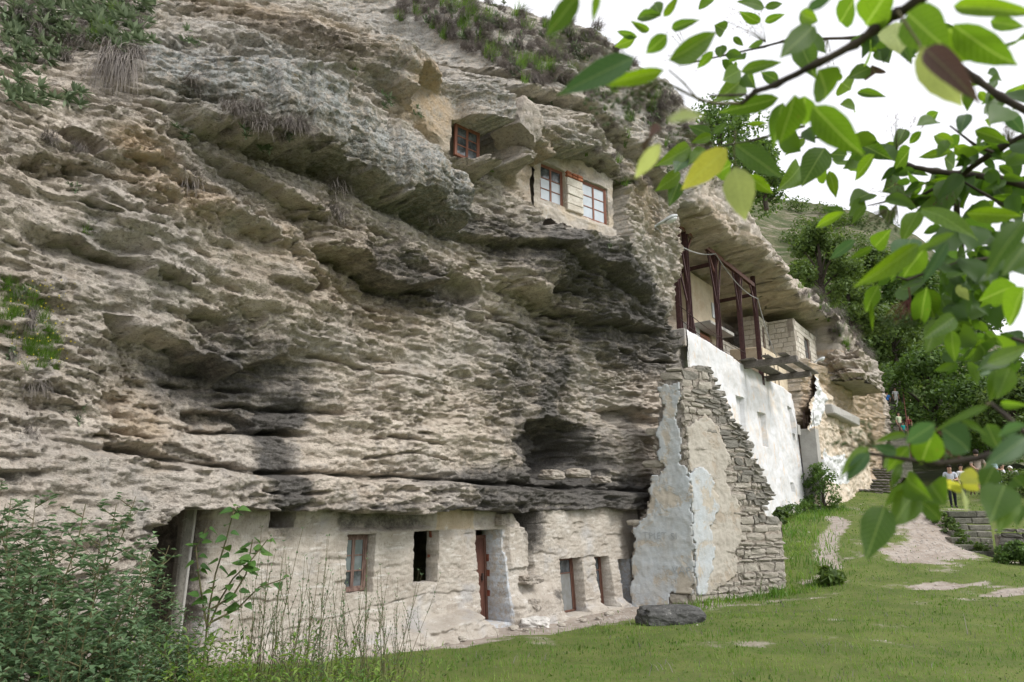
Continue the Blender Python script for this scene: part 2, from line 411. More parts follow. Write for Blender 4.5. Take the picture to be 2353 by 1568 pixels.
M_WEED = leaf_mat('grey green weed', [(.07, .12, .06), (.11, .18, .09), (.17, .25, .13)], .25, .6, False)
M_WEEDB = leaf_mat('fresh green weed', [(.07, .14, .03), (.12, .21, .04), (.22, .31, .07)], .3, .6, False)
M_SAGE = leaf_mat('sage green cliff plant', [(.09, .13, .07), (.15, .20, .12), (.22, .27, .17)], .15, .7, False)
M_DRY = leaf_mat('dry grey grass', [(.13, .115, .11), (.20, .18, .17), (.28, .25, .22)], .1, .8, False)
M_GRASS = leaf_mat('lawn grass', [(.06, .135, .022), (.10, .205, .03), (.22, .30, .08)], .3, .6, False)
M_YEL = flat_mat('yellow flower', (.55, .48, .04), .6)

# ------------------------------------------------------------------ the cliff
CTRL = [  # rough depth of the rock face: (u, v, offset towards the viewer)
 (0,1560,1.7),(0,1300,1.3),(150,1150,1.0),(300,1100,.7),(380,1090,.45),(300,1300,.95),(330,1450,1.0),
 (0,1000,.95),(200,900,.7),(250,980,.55),(300,830,.1),(450,900,-.3),(600,950,-.3),(700,850,-.1),(450,1040,.1),(800,1040,.1),
 (1100,1040,.1),(1180,1000,0),(1300,1010,-.4),(1420,1050,0),(1480,1000,.2),(900,800,.15),(1100,800,.15),(1250,800,.1),
 (1400,850,.1),(1500,800,.3),(1550,700,.55),(0,700,.8),(200,700,.7),(400,650,.6),(650,700,.4),(900,690,.3),(1050,700,.2),
 (0,400,1.0),(200,450,.9),(300,350,.9),(450,400,.8),(600,450,.7),(800,500,.7),(950,550,.6),(1100,620,.5),(1250,700,.2),
 (700,350,.6),(900,400,.6),(1050,500,.5),(0,250,.75),(150,230,.5),(0,60,-.6),(200,60,-.5),(300,150,.5),
 (600,130,.6),(800,220,.6),(1000,370,.6),(1120,460,.6),(700,40,.5),(850,70,.4),(950,170,.5),(1100,200,.8),
 (980,230,.55),(1060,300,.55),(1200,400,.65),(1225,430,.7),(1320,460,.9),(1425,440,1.35),(1425,500,1.35),(1500,550,1.05),(1250,540,.95),(1330,580,1.4),(1420,575,1.5),(1450,620,1.3),(1540,650,.7),
 (1230,280,1.1),(1330,345,1.4),(1400,400,1.5),(1100,60,-1.2),(1300,100,-1.6),(1350,200,-.4),(1400,300,.5),(1480,400,1.2),
]
LEDGES = [  # lip polyline, offset there, protrusion, fade height, undercut, undercut height
 ([(465,175),(520,215),(600,258),(700,292),(800,322),(860,352),(950,400),(1050,442),(1150,500)],1.5,.72,[(465,30),(540,55),(640,72),(760,95),(860,150),(950,215),(1050,300),(1150,395)],.3,.3),
 ([(905,130),(980,205),(1050,265),(1110,292),(1165,285)],1.2,.45,[(905,60),(980,82),(1080,138),(1165,190)],.1,.2),
 ([(1165,300),(1200,345),(1260,360),(1330,372),(1400,425)],1.7,.75,.9,.2,.25),
 ([(1150,522),(1240,545),(1305,572),(1380,610),(1440,640),(1530,690)],1.2,.32,.5,.2,.25),
 ([(1195,640),(1280,678),(1350,712),(1450,738),(1565,752)],.9,.32,.5,.35,.3),
 ([(780,556),(860,600),(930,640),(1000,652),(1060,632)],.8,.25,.4,.55,.25),
 ([(510,345),(600,400),(690,452),(760,480)],.9,.25,.4,.15,.2),
 ([(128,535),(220,560),(320,585),(420,622),(480,640)],.9,.12,.35,.28,.14),
 ([(545,500),(640,540),(700,552)],.8,.12,.2,.2,.1),
 ([(285,740),(360,765),(450,792),(600,832),(700,800)],.6,.35,.5,.2,.3),
 ([(450,985),(560,992),(700,988)],.1,.05,.15,.28,.08),
 ([(1240,962),(1300,952),(1370,975)],.1,.18,.3,.5,.45),
 ([(215,1025),(300,1042),(440,1066),(640,1083)],.5,.1,.2,.2,.06),
 ([(205,985),(300,1000),(380,1010)],.6,.1,.2,.15,.06),
 ([(660,640),(720,655),(760,645)],.6,.1,.2,.25,.12),
 ([(1180,215),(1260,215),(1340,260),(1420,330),(1500,420),(1560,450)],1.0,.45,.8,.3,.25),
 ([(1000,90),(1100,130),(1180,185),(1290,200)],-.3,.35,.6,.3,.25),
 ([(490,48),(620,95),(720,118),(800,135)],1.0,-.35,.8,.1,.3),
 ([(1430,930),(1530,945)],.2,.1,.2,.2,.1),
 ([(1225,1100),(1300,1112),(1400,1118),(1500,1128)],.2,.1,.2,.15,.06),
 ([(680,1083),(900,1090),(1100,1105),(1200,1115)],.2,.04,.12,.1,.04),
 ([(60,375),(120,385),(180,375)],.9,.05,.15,.35,.15),
 ([(700,150),(760,160),(830,190)],1.2,.1,.2,.0,.1),
]
SLITS = [([(330,1046),(480,1068),(640,1083),(900,1093),(1200,1116)],.4,.022),([(440,984),(560,991),(660,984),(760,1000)],.4,.03),([(520,925),(620,924),(700,934),(840,950)],.3,.025),([(210,985),(300,1000),(400,1010)],.35,.025),([(205,1022),(300,1040),(420,1062)],.45,.035),
 ([(840,1055),(960,1040),(1080,1062)],.22,.02),([(380,870),(520,880),(680,895)],.3,.028),([(700,800),(860,840),(1050,880)],.18,.018),([(560,1128),(680,1135),(760,1132)],.25,.02),([(60,380),(140,390),(240,420)],.2,.02),([(760,655),(860,700),(960,735)],.3,.03),([(650,610),(740,640),(830,680)],.25,.02),
 ([(900,1000),(1010,1018),(1060,1010)],.3,.025),([(1100,720),(1230,760),(1330,790)],.35,.03),([(1400,800),(1500,830),(1560,835)],.35,.03),([(1180,1108),(1330,1120),(1500,1132)],.4,.03),([(0,900),(90,905),(160,930)],.2,.02),([(0,480),(120,500),(230,530)],.2,.02),([(600,480),(700,520),(800,555)],.25,.025)]
BAND_P = .34
ZF = 1.78                                    # height of the rock band's underside over the carved rooms

def px_mask(S, Z, u, v, ru, rv, d=0, soft=.6, rot=0):
    s, z = cl(u, v, d); sr = abs(cl(u + ru, v, d)[0] - s); zr = abs(cl(u, v - rv, d)[1] - z)
    a = (S - s) / sr; b = (Z - z) / zr
    return 1 - sst(1 - soft, 1 + soft, np.sqrt(a * a + b * b))
def cliff_offset(S, Z, detail=True):
    # coarse control surface
    pts = []; vals = []
    for u, v, d in CTRL:
        s, z = cl(u, v, d); pts.append((s, z * 1.0)); vals.append(d)
    for s, z, d in [(9.5,6,.3),(9.5,3,.2),(9.5,0,.2),(10,9,.9),(10,11,.8),(12,3,.3),(12,6,.3),(16,3,-.2),(16,6,-.1),(20,3,-.1),(20,6,0),(24,3,-.2),(24,6,0),(24,0,-.2),(16,0,0),(20,0,0),
                    (7.5,13,-.5),(8.4,15.2,-.5),(3,12,-2.5),(11,13,.9),(11,15.5,-.3),(12,11.8,1.0),(16,11.6,1.1),(20,11.4,1.0),(14,15,-.4),(17,14,-.2),(20,13.4,-.6),(24,12.6,-.4),(24,9.5,.8),
                    (28,9,.9),(28,6,.1),(28,3,0),(32,11,.9),(34,6,0),(34,2,.2),(28,12.5,.2),(40,11,.6),(40,6,0),(40,2,.3),(46,11,.2),(46,5,.1),(52,10,-.5),(52,4,0),(36,13.5,-.5),(46,13.5,-1),(-6,9,-2.5),(-3,9,-1.0),(-9,6,-.5),(-9,2,2.2),(0,10,-1.4),(-9,10,-4),
                    (20,17,-4.5),(28,15,-4),(12,18,-4.5),(4,17,-6),(-4,14,-6),(-9,16,-9),(38,17,-5),(50,16,-5)]:
        pts.append((s, z)); vals.append(d)
    # evaluate on a coarse lattice, then resample
    cs = np.linspace(-9.5, 55, 180); cz = np.linspace(-1.5, 19, 90)
    GS, GZ = np.meshgrid(cs, cz); G = tps(pts, vals, GS, GZ, .05)
    def samp(A, s, z):
        fx = np.clip((s - cs[0]) / (cs[1] - cs[0]), 0, len(cs) - 1.001); fy = np.clip((z - cz[0]) / (cz[1] - cz[0]), 0, len(cz) - 1.001)
        i = fx.astype(int); j = fy.astype(int); a = fx - i; b = fy - j
        return (A[j, i] * (1 - a) + A[j, i + 1] * a) * (1 - b) + (A[j + 1, i] * (1 - a) + A[j + 1, i + 1] * a) * b
    D = samp(G, S, Z)
    wob = fbm(S * .9, Z * .9, 4, 3) * .14 + fbm(S * 4, Z * 3, 3, 8) * .05
    mid = fbm(S * .55, Z * .8, 4, 21)
    D = D + mid * .30 + fbm(S * 1.1, Z * 2.6, 4, 22) * .14
    # balcony chamber and its brow
    zt = np.interp(S, [9.9, 11.9, 14.1, 15.7, 18.6, 21.6, 24.4, 27.2, 33.9], [10.1, 10.35, 10.3, 10.5, 10.8, 10.88, 10.83, 10.85, 11.3]) + fbm(S * .8, Z * 0, 3, 5) * .22
    ch = sst(10.7, 11.0, S) * (1 - sst(28.9, 29.3, S)); zfl = np.where(S < 24.4, 6.6, 8.36)
    brow = sst(9.8, 11.5, S) * (1 - sst(34, 40, S)) * np.exp(-np.maximum(Z - zt, 0) / 1.8) * sst(zt - .45, zt + .1, Z + fbm(S * 1.5, Z * 4, 3, 13) * .2)
    inside = ch * (Z > zfl) * (1 - sst(zt - .3, zt + .15, Z + fbm(S * 1.3, Z * 3, 3, 14) * .25))
    D = D + brow * (.18 + .2 * fbm(S * 1.2, Z, 2, 9))
    # ledges measured on the photograph
    slab = np.zeros_like(D)
    for poly, da, p, h, q, hq in LEDGES:
        P = np.array([cl(u, v, da) for u, v in poly]); s0, s1 = P[0, 0], P[-1, 0]
        zl = np.interp(S, P[:, 0], P[:, 1]) + wob
        m = (S > s0 - .35) & (S < s1 + .35)
        w_ = .35 + .05 * (s1 - s0)
        tp = sst(s0 - .3, s0 - .3 + (1.5 if isinstance(h, list) and p > .6 else w_), S) * (1 - sst(s1 + .3 - w_, s1 + .3, S)); t = Z - zl
        ed = sst(-.05 - .06 * abs(p), .03, t + fbm(S * 2.6, Z * 7, 3, 12) * .12)
        if isinstance(h, list):
            Q = np.array([cl(u, v, da) for u, v in h]); tz = np.interp(S, Q[:, 0], Q[:, 1]) + fbm(S * 1.5, Z * 0, 3, 15) * .12; up_ = (1 - sst(tz - .12, tz + .10, Z)) * (1 - .25 * sst(zl, tz, Z))
            bv = .9 + .16 * np.sign(np.sin(S * 2.9 + 1.1)) * (np.abs(np.sin(S * 2.9 + 1.1)) > .15) + .06 * np.sign(np.sin(S * 6.1)); up_ = up_ * bv; slab = np.maximum(slab, np.where(m, tp * ed * np.clip(up_, 0, 1), 0))
        else: up_ = np.exp(-np.maximum(t, 0) / h)
        D = D + np.where(m, tp * (ed * p * up_ - (1 - ed) * q * np.exp(np.minimum(t, 0) / hq)), 0)
    Dpre = D
    if detail:
        # beds: steps of uneven thickness with their own overhang
        rough = np.clip(.62 + fbm(S * .5, Z * .7, 3, 31) * 1.3, .12, 1.2)
        for th, amp, sd, fr in ((.46, .085, 40, .35), (.17, .055, 50, .8), (.065, .04, 60, 1.6)):
            zz = (Z + fbm(S * .35, Z * .4, 3, sd + 1) * .3 + fbm(S * 2.2, Z * 2, 2, sd + 2) * .06) / th
            k = np.floor(zz); f = zz - k
            r0 = pn(S * fr + k * 7.77, k * 3.13, sd + 3); r1 = pn(S * fr + (k + 1) * 7.77, (k + 1) * 3.13, sd + 3)
            st = r0 + (r1 - r0) * sst(.6, 1.0, f)
            D = D + amp * rough * (st * .9 + (f - .5) * -.25)
        for poly, dp, wd in SLITS:
            P = np.array([cl(u, v, .25) for u, v in poly]); zl = np.interp(S, P[:, 0], P[:, 1]) + fbm(S * 2.5, Z * 0, 3, 16) * .03
            tp = sst(P[0, 0], P[0, 0] + .3, S) * (1 - sst(P[-1, 0] - .3, P[-1, 0], S)) * (.35 + .65 * sst(-.3, .1, pn(S * 1.7, S * 0 + poly[0][1], 17)))
            D = D - 1.5 * dp * tp * np.exp(-((Z - zl) / wd) ** 2)
        # honeycomb of weathered holes, stretched along the beds
        ww = fbm(S * 3, Z * 3, 2, 70) * .2
        reg = sst(-.25, .35, fbm(S * .7, Z * 1.1, 3, 71))
        D0_ = D
        for fs_, fz_, nq, amp, sd in ((.75, 3.6, 9, .028, 170), (2.1, 10, 8, .020, 173), (5.5, 24, 6, .012, 176)):
            t_ = fbm(S * fs_, Z * fz_, 4, sd) * nq; k_ = np.floor(t_); D = D + amp * (k_ + sst(.82, 1, t_ - k_)) * (.35 + .65 * rough)
        D = D - .20 * sst(.40, .47, pn(S * 1.4 + ww * .4, Z * 6.5 + ww * .4, 72)) * (.15 + .85 * reg)
        D = D - .11 * sst(.33, .40, pn(S * 3.1, Z * 12 + ww, 73)) * (.2 + .8 * reg)
        D = D - .07 * sst(.27, .34, pn(S * 6.5, Z * 21 + ww * 2, 74)) * (.35 + .65 * reg)
        D = D - .045 * sst(.20, .28, pn(S * 12, Z * 33 + ww * 3, 75)) * (.5 + .5 * reg)
        D = D + fbm(S * 6, Z * 15, 4, 76, .65) * .03 * (.5 + .5 * rough) + fbm(S * 3, Z * 5, 3, 77) * .035
    D = Dpre + (D - Dpre) * (.66 + .22 * sst(4.0, 5.4, Z + fbm(S * .5, Z * 0, 2, 18)))
    D = np.where(slab > 0, Dpre + (D - Dpre) * (1 - .55 * slab), D) if detail else D
    if detail:
        for u, v, ru, rv, dp in ((1305, 1030, 70, 62, .75), (1270, 1095, 40, 16, .4), (1365, 1070, 40, 40, .35), (120, 372, 45, 22, .5), (540, 965, 90, 26, .3), (690, 655, 30, 14, .35), (470, 745, 60, 20, .25), (1035, 670, 50, 26, .4), (1460, 965, 50, 22, .25)):
            wq = fbm(S * 3, Z * 5, 3, 83 + int(u) % 7) * .35; mk = px_mask(S, Z, u, v, ru, rv, .1, .35); D = D - dp * sst(.25, .75, mk + wq * (mk > .02))
    # crevice between the two upper blocks
    cs0, cz0 = cl(1168, 205, 1.2); cs1, cz1 = cl(1178, 320, 1.2)
    cx = np.interp(Z, [cz1, cz0], [cs1, cs0]) + fbm(Z * 2, S * 0, 2, 81) * .05
    cr = (1 - sst(.12, .22, np.abs(S - cx))) * sst(cz1 - .35, cz1, Z) * (1 - sst(cz0 - .1, cz0 + .1, Z))
    D = D - 1.9 * cr
    cs0, cz0 = cl(1110, 190, 1); cs1, cz1 = cl(1210, 215, 1)
    cr = (1 - sst(.14, .26, np.abs(Z - (cz0 + cz1) / 2 - (S - cs0) * .1 + fbm(S * 2, S * 0, 3, 82) * .1))) * sst(cs0, cs0 + .3, S) * (1 - sst(cs1, cs1 + .3, S))
    D = D - 1.5 * cr
    # flat cut wall beside and under the upper windows
    for (u0, v0, u1, v1, da) in ((930, 190, 1045, 300, .65), (1178, 345, 1245, 470, .72)):
        s0, z0 = cl(u0, v0, da); s1, z1 = cl(u1, v1, da)
        lo = np.interp(S, [s0, s1], [cl(u0, v0 + 55, da)[1], cl(u1, v1 + 60, da)[1]]); hi = np.interp(S, [s0, s1], [z0 + .1, z1 + .55])
        m = sst(s0 - .15, s0 + .05, S) * (1 - sst(s1 - .05, s1 + .1, S)) * sst(lo - .15, lo + .1, Z) * (1 - sst(hi - .05, hi + .05, Z))
        D = D * (1 - m) + m * (da + (D - samp(G, S, Z)) * .08)
    # seat for the upper dwelling's walls
    a0 = cl(1238, 470, .9)[0]; a1 = cl(1402, 500, .9)[0]
    m = (S > a0) & (S < a1); lo = np.interp(S, [a0, a1], [cl(1238, 515, .9)[1], cl(1402, 560, .9)[1]]) - .05
    hi = np.interp(S, [a0, (a0 + a1) / 2, a1], [cl(1238, 352, .9)[1], cl(1320, 372, .9)[1], cl(1402, 436, .9)[1]]) + .02
    D = np.where(m & (Z > lo) & (Z < hi), np.minimum(D, .35), D)
    b0 = cl(1047, 285, .75)[0]; b1 = cl(1140, 340, .75)[0]; lo = np.interp(S, [b0, b1], [cl(1047, 345, .75)[1], cl(1130, 395, .75)[1]]); hi = np.interp(S, [b0, b1], [cl(1047, 270, .75)[1], cl(1120, 310, .75)[1]])
    D = np.where((S > b0) & (S < b1) & (Z > lo) & (Z < hi), np.minimum(D, .42), D)
    D = D * (1 - inside) + inside * (-1.6 - 1.4 * sst(19.5, 20.5, S) + fbm(S * .9, Z * 1.6, 4, 88) * .5)
    ww_ = (S > 11.0) * (S < 24.8) * (Z < 6.95); lim = .3 - (S - 11) * .041
    D = np.where(ww_ > 0, np.minimum(D, lim), D)
    # carved rooms underneath
    zf = ZF + fbm(S * .8, S * 0, 4, 90) * .10 - .06 * sst(-2.2, -.8, S) + np.where(S > 4.2, .05, 0)
    rm = (S > -2.45) & (S < 9.0)
    bt = sst(-3.2, -2.4, S) * (1 - sst(8.6, 9.3, S))
    zt2 = zf + .42 + fbm(S * .5, S * 0 + 3, 2, 91) * .05
    D = D + BAND_P * bt * sst(zf - .12, zf + .03, Z) * (1 - sst(zt2 - .02, zt2 + .05, Z))
    D = D * 1.0
    D = np.where(rm & (Z < zf), np.minimum(D, -3.2), D)
    # opening at the left: torn edge of the bulge
    sl = np.interp(Z, [.7, 1.05, 1.32, 1.51, 1.74], [-3.19, -3.17, -3.13, -3.02, -2.84]) + fbm(Z * 3, Z * 0, 3, 93) * .08
    D = np.where((S > sl) & (S <= -2.4) & (Z < zf), -3.2, D)
    return D

def seg_mask(S, Z, poly, wd, d=0, soft=.5):
    P = [cl(u, v, d) for u, v in poly]; m = np.full(S.shape, 9.0)
    for (x0, y0), (x1, y1) in zip(P, P[1:]):
        L2 = (x1 - x0) ** 2 + (y1 - y0) ** 2; t = np.clip(((S - x0) * (x1 - x0) + (Z - y0) * (y1 - y0)) / L2, 0, 1)
        m = np.minimum(m, np.hypot(S - x0 - t * (x1 - x0), Z - y0 - t * (y1 - y0)))
    return 1 - sst(wd * (1 - soft), wd * (1 + soft), m)

sv = [-9.0]
while sv[-1] < 53:
    s_ = sv[-1]; sv.append(s_ + (.05 if s_ < -5.6 else max(.0135, 1.15 * ((s_ + 6.6) ** 2 + 61) / (7.8 * 683))))
sv = np.array(sv); zv = [-1.0]
while zv[-1] < 18.6: zv.append(zv[-1] + (.0205 if zv[-1] < 7 else .024 if zv[-1] < 11 else .04))
zv = np.array(zv)
SS, ZZ = np.meshgrid(sv, zv)
DD = cliff_offset(SS, ZZ)
def cliff_d(s, z):                           # offset of the finished face, for seating things on it
    i = min(max(np.searchsorted(sv, s), 0), len(sv) - 1); j = min(max(np.searchsorted(zv, z), 0), len(zv) - 1); return float(DD[j, i])
gx = SS + fbm(SS * 5, ZZ * 5, 3, 101) * .02 + fbm(DD * 3.5, ZZ * 2 + SS, 3, 103) * .04; gz = ZZ + fbm(SS * 5, ZZ * 5, 3, 102) * .015 + fbm(SS * 2.5, DD * 4, 4, 104) * .045 * (1 - (ZZ < 2.4) * .7) + fbm(SS * 1.1, DD * 2.2, 4, 107) * .28 * (SS > 10.9) * (SS < 29) * (ZZ > 9.2) * (DD < 1.0)
Vc = np.stack([gx.ravel(), -DD.ravel(), gz.ravel()], 1)
E_ = lambda *a, **k: px_mask(SS, ZZ, *a, **k)
soot = np.zeros_like(SS)
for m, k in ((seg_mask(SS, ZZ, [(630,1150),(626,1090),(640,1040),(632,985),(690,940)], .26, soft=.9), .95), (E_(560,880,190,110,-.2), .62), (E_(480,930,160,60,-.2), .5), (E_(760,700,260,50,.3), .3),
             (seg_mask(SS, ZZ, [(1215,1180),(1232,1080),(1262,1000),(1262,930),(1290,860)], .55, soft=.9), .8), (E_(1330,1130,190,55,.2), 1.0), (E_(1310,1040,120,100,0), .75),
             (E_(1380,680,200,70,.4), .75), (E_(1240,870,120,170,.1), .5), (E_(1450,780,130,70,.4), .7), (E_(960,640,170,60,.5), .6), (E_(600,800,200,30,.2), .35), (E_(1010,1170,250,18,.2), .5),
             (E_(880,560,150,60,.7), .35), (E_(1170,1150,90,50,.3), .9), (E_(720,70,170,45,.5), .45)):  # last ellipse paints the shade on the rock mass above the slab
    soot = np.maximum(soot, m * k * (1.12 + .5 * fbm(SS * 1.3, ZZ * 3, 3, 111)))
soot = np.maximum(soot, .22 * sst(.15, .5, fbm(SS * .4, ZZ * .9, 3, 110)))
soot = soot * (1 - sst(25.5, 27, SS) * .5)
lich = np.zeros_like(SS)
for m, k in ((seg_mask(SS, ZZ, [(500,100),(620,170),(760,230),(900,320),(1020,400),(1120,455)], .55, 1.3), 1.0), (seg_mask(SS, ZZ, [(950,130),(1050,200),(1130,240)], .6, 1.1), .75),
             (E_(560,80,120,60,1.0), .8), (E_(750,120,120,60,1.0), .8), (seg_mask(SS, ZZ, [(1240,280),(1380,380)], .6, 1.5), .65), (E_(1400,560,130,60,1), .45), (E_(1500,580,60,60,1), .5), (E_(350,60,120,60,.5), .5)):
    lich = np.maximum(lich, m * k)
lich = np.maximum(lich, .6 * sst(9.5, 11.5, ZZ) * (SS < 12)); lich = np.maximum(lich, .35 * sst(6, 8, ZZ) * (SS < 10))
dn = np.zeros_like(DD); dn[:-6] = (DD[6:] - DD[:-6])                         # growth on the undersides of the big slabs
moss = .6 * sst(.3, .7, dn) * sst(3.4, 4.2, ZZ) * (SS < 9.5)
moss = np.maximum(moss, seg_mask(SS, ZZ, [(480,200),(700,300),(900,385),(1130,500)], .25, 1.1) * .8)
warm = np.zeros_like(SS)
for m, k in ((E_(330,340,70,50,.9), .9), (E_(720,50,150,50,.5), .6), (E_(420,450,120,50,.8), .7), (E_(970,240,70,70,.6), .9), (E_(1210,400,30,70,.7), .6), (E_(900,700,130,80,.3), .35), (E_(330,960,90,70,.2), .55), (E_(1470,480,60,60,.8), .5), (E_(750,610,200,100,.4), .35)):
    warm = np.maximum(warm, m * k)
warm = np.maximum(warm, .35 * (sst(10.9, 12, SS) * (ZZ > 6.8) * (ZZ < 11.0) * (SS < 26)))
warm = np.maximum(warm, .85 * sst(24.4, 25.2, SS) * (ZZ < 9.6) * (1 - sst(44, 46, SS)))
smoo = np.zeros_like(SS)
for m, k in ((E_(330,340,60,40,.9), .9), (E_(980,230,80,60,.6), .9), (E_(1100,960,170,60,.1), .5), (E_(150,420,120,60,.9), .4)):
    smoo = np.maximum(smoo, m * k)
# near part at full resolution, far part with every second row; nothing built where rooms or the white wall hide it
ca = int(np.searchsorted(sv, 11.1)); NR, NC = SS.shape; idx = np.arange(NR * NC).reshape(NR, NC)
def qf(I): return np.stack([I[:-1, :-1].ravel(), I[:-1, 1:].ravel(), I[1:, 1:].ravel(), I[1:, :-1].ravel()], 1)
F = np.concatenate([qf(idx[:, :ca + 1]), qf(idx[::2, ca - 1:])])
fs = SS.ravel()[F[:, 0]]; fz = ZZ.ravel()[F[:, 0]]
F = F[~(((fs > -1.9) & (fs < 9.0) & (fz < -.25)) | ((fs > 11.6) & (fs < 23.6) & (fz < 6.0)) | ((fs < -6.5) & (fz > 10)))]
us = np.zeros(NR * NC, bool); us[F.ravel()] = True; rmap = np.cumsum(us) - 1; F = rmap[F]
sub = lambda a: a.ravel()[us]
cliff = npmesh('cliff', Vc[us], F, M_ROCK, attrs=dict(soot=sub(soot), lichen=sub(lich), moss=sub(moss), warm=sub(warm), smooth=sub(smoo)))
cliff.matrix_world = CLM
tag(cliff, 'layered pitted limestone cliff towering over the carved rooms', None, None, 'structure')
def hit(u, v):
    d = 3.2
    while d > -3:
        s_, z_ = cl(u, v, d)
        if s_ > -9 and cliff_d(s_, z_) >= d: return s_, d, z_
        d -= .04
    return None

# ------------------------------------------------------------------ terrain
GP = [(-6,2,.7),(-3,3,.35),(0,2,.05),(4,2,0),(9,3,0),(-7,5,.9),(-4.5,5.5,.55),(-2.5,6,.2),(-3.4,8.2,.15),(-1.5,8,.0),(-1.5,10.2,-.1),(-.4,12.2,-.17),(.8,13.6,-.25),(2.7,16,-.3),(4.0,15.7,-.22),(6.7,17,.0),
      (0,8,0),(3,9,0),(6,10,.02),(9,12,.1),(12,14,.3),(16,16,.6),(3,13,-.12),(7,14,.05),(10,17,.3),(8,19,.45),(8.8,22,.95),(9.8,25.5,1.5),(11.5,28.6,1.75),(12.5,24.5,1.55),
      (12.5,20,.7),(14.5,20.5,.6),(17,21,.75),(14,23.6,1.7),(17,24,1.85),(21,24,2.0),(16,28,1.95),(20,32,2.1),(15,32,2.1),(26,30,2.3),(20,40,2.6),(30,45,3.4),(10,30,1.9),(14,36,2.4),(17.6,26,1.93),(19.3,28,2.5),(22,29,2.6),(40,60,6),(24,18,1.3),(30,10,1.5),(20,5,.6),
      (-6,9,.3),(6,22,.6),(6,28,1.6),(18,36,2.8)]
GPp = [(a, b) for a, b, c in GP]; GPv = [c for a, b, c in GP]
def terr(X, Y, fine=True):
    X = np.asarray(X, float); Y = np.asarray(Y, float)
    Xc = np.clip(X, -14, 44); Yc = np.clip(Y, -4, 64)
    h = tps(GPp, GPv, Xc, Yc, .02)
    far = np.maximum(np.abs(X - Xc), np.abs(Y - Yc)); h = h * np.exp(-far / 25) + (1 - np.exp(-far / 25)) * 3
    stp = sst(12.9, 13.1, X) * (1 - sst(15.5, 15.8, X)) * sst(18.9, 19.6, Y) * (1 - sst(23.0, 23.2, Y))
    h = h * (1 - stp) + stp * np.minimum(h, .24 + np.maximum(Y - 20.4, 0) * .52)
    if fine: h = h + fbm(X * .6, Y * .6, 3, 120) * .05 + fbm(X * 2.5, Y * 2.5, 3, 121) * .018
    return h
def gh(x, y): return float(terr(np.array([x]), np.array([y]))[0])
# bare earth: distance to the worn places
def seg_d(X, Y, P):
    m = np.full(X.shape, 1e9)
    for (x0, y0), (x1, y1) in zip(P, P[1:]):
        L2 = (x1 - x0) ** 2 + (y1 - y0) ** 2 + 1e-9; t = np.clip(((X - x0) * (x1 - x0) + (Y - y0) * (y1 - y0)) / L2, 0, 1)
        m = np.minimum(m, np.hypot(X - x0 - t * (x1 - x0), Y - y0 - t * (y1 - y0)))
    return m
PATH_T = [(8.2,18.4),(8.6,19.6),(9.6,21.6),(11.2,24.0),(11.6,25.6)]
def bare(X, Y):
    n = fbm(X * .9, Y * .9, 4, 130); n2 = fbm(X * 3, Y * 3, 3, 131)
    b = 1 - sst(.10, .42, seg_d(X, Y, PATH_T) + n2 * .15)
    b = np.maximum(b, 1 - sst(.35, 1.35, seg_d(X, Y, [(10.9,19.2),(12.4,20.6),(13.2,22.6),(13.9,24.4)]) + n * .6 + n2 * .55))
    wl = seg_d(X, Y, [(-3.5,8.6),(-1.6,10.8),(0.2,12.2),(1.2,13.4),(2.9,15.6),(4.1,15.6)])
    b = np.maximum(b, 1 - sst(.45, .95, wl + n * .3 + n2 * .3))
    for P, r in (([(9.5,14.2),(11.5,14.8),(13,16)], .35), ([(8.0,9.6),(9.0,9.8)], .3), ([(10.0,12.4),(9.0,11.6)], .22), ([(13,18.4),(15,17.5)], .3), ([(10.2,15.6),(9.0,15.9)], .25), ([(7.2,9.0),(6.6,8.6)], .15), ([(7.6,17.9),(7.4,17.3)], .2)):
        b = np.maximum(b, 1 - sst(r * .1, r * 1.9, seg_d(X, Y, P) + n * .55 + n2 * .4))
    b = np.maximum(b, .55 * sst(.05, .55, fbm(X * .8, Y * .8, 5, 133, .6)) * sst(7, 10, Y))
    b = np.maximum(b, (1 - sst(-4.2, -2.6, X + n)) * (1 - sst(9, 10, Y)) * .9)
    return np.clip(b, 0, 1)
xs = np.concatenate([np.linspace(-400, -16, 14), np.arange(-14, 26, .09), np.linspace(27, 60, 30), np.linspace(70, 500, 14)])
ys = np.concatenate([np.linspace(-300, -6, 10), np.arange(-4, 34, .09), np.linspace(35, 66, 28), np.linspace(75, 900, 16)])
GX, GY = np.meshgrid(xs, ys); GH = terr(GX, GY)
BR = bare(GX, GY); GH = GH - BR * .02
# under the steps and behind the cliff face nothing should poke out
dcl = (GX - L0.x) * .8 - (GY - L0.y) * .6
GH = np.where((dcl < -1.2) & (GY > 0), np.minimum(GH, -.6), GH)
g = NG('meadow soil')
bz = g.attr('bare')
bzn = g.rng(g.math('ADD', bz, g.math('MULTIPLY', g.math('SUBTRACT', g.noise(11, 8, .8), .5), 1.3)), .12, .72)
gc = g.mix(g.rng(g.noise(1.2, 5, .65), .35, .65), (.085, .125, .03), (.13, .165, .045)); gc = g.mix(g.rng(g.noise(20, 4, .7), .45, .6, 0, .5), gc, (.14, .13, .06))
ec = g.mix(g.rng(g.noise(2.5, 6, .7), .35, .65), (.29, .245, .205), (.41, .365, .325)); ec = g.mix(g.rng(g.noise(40, 4, .8), .5, .65, 0, .6), ec, (.24, .2, .17))
M_SOIL = g.done(g.mix(bzn, gc, ec), g.bump(g.noise(25, 7, .75), .7, .03), .95, .1)
ground = npmesh('ground', np.stack([GX.ravel(), GY.ravel(), GH.ravel()], 1), gridfaces(*GX.shape), M_SOIL, smooth=True, attrs=dict(bare=BR))
tag(ground, 'grassy ground with worn pale earth paths below the cliff', None, None, 'structure')

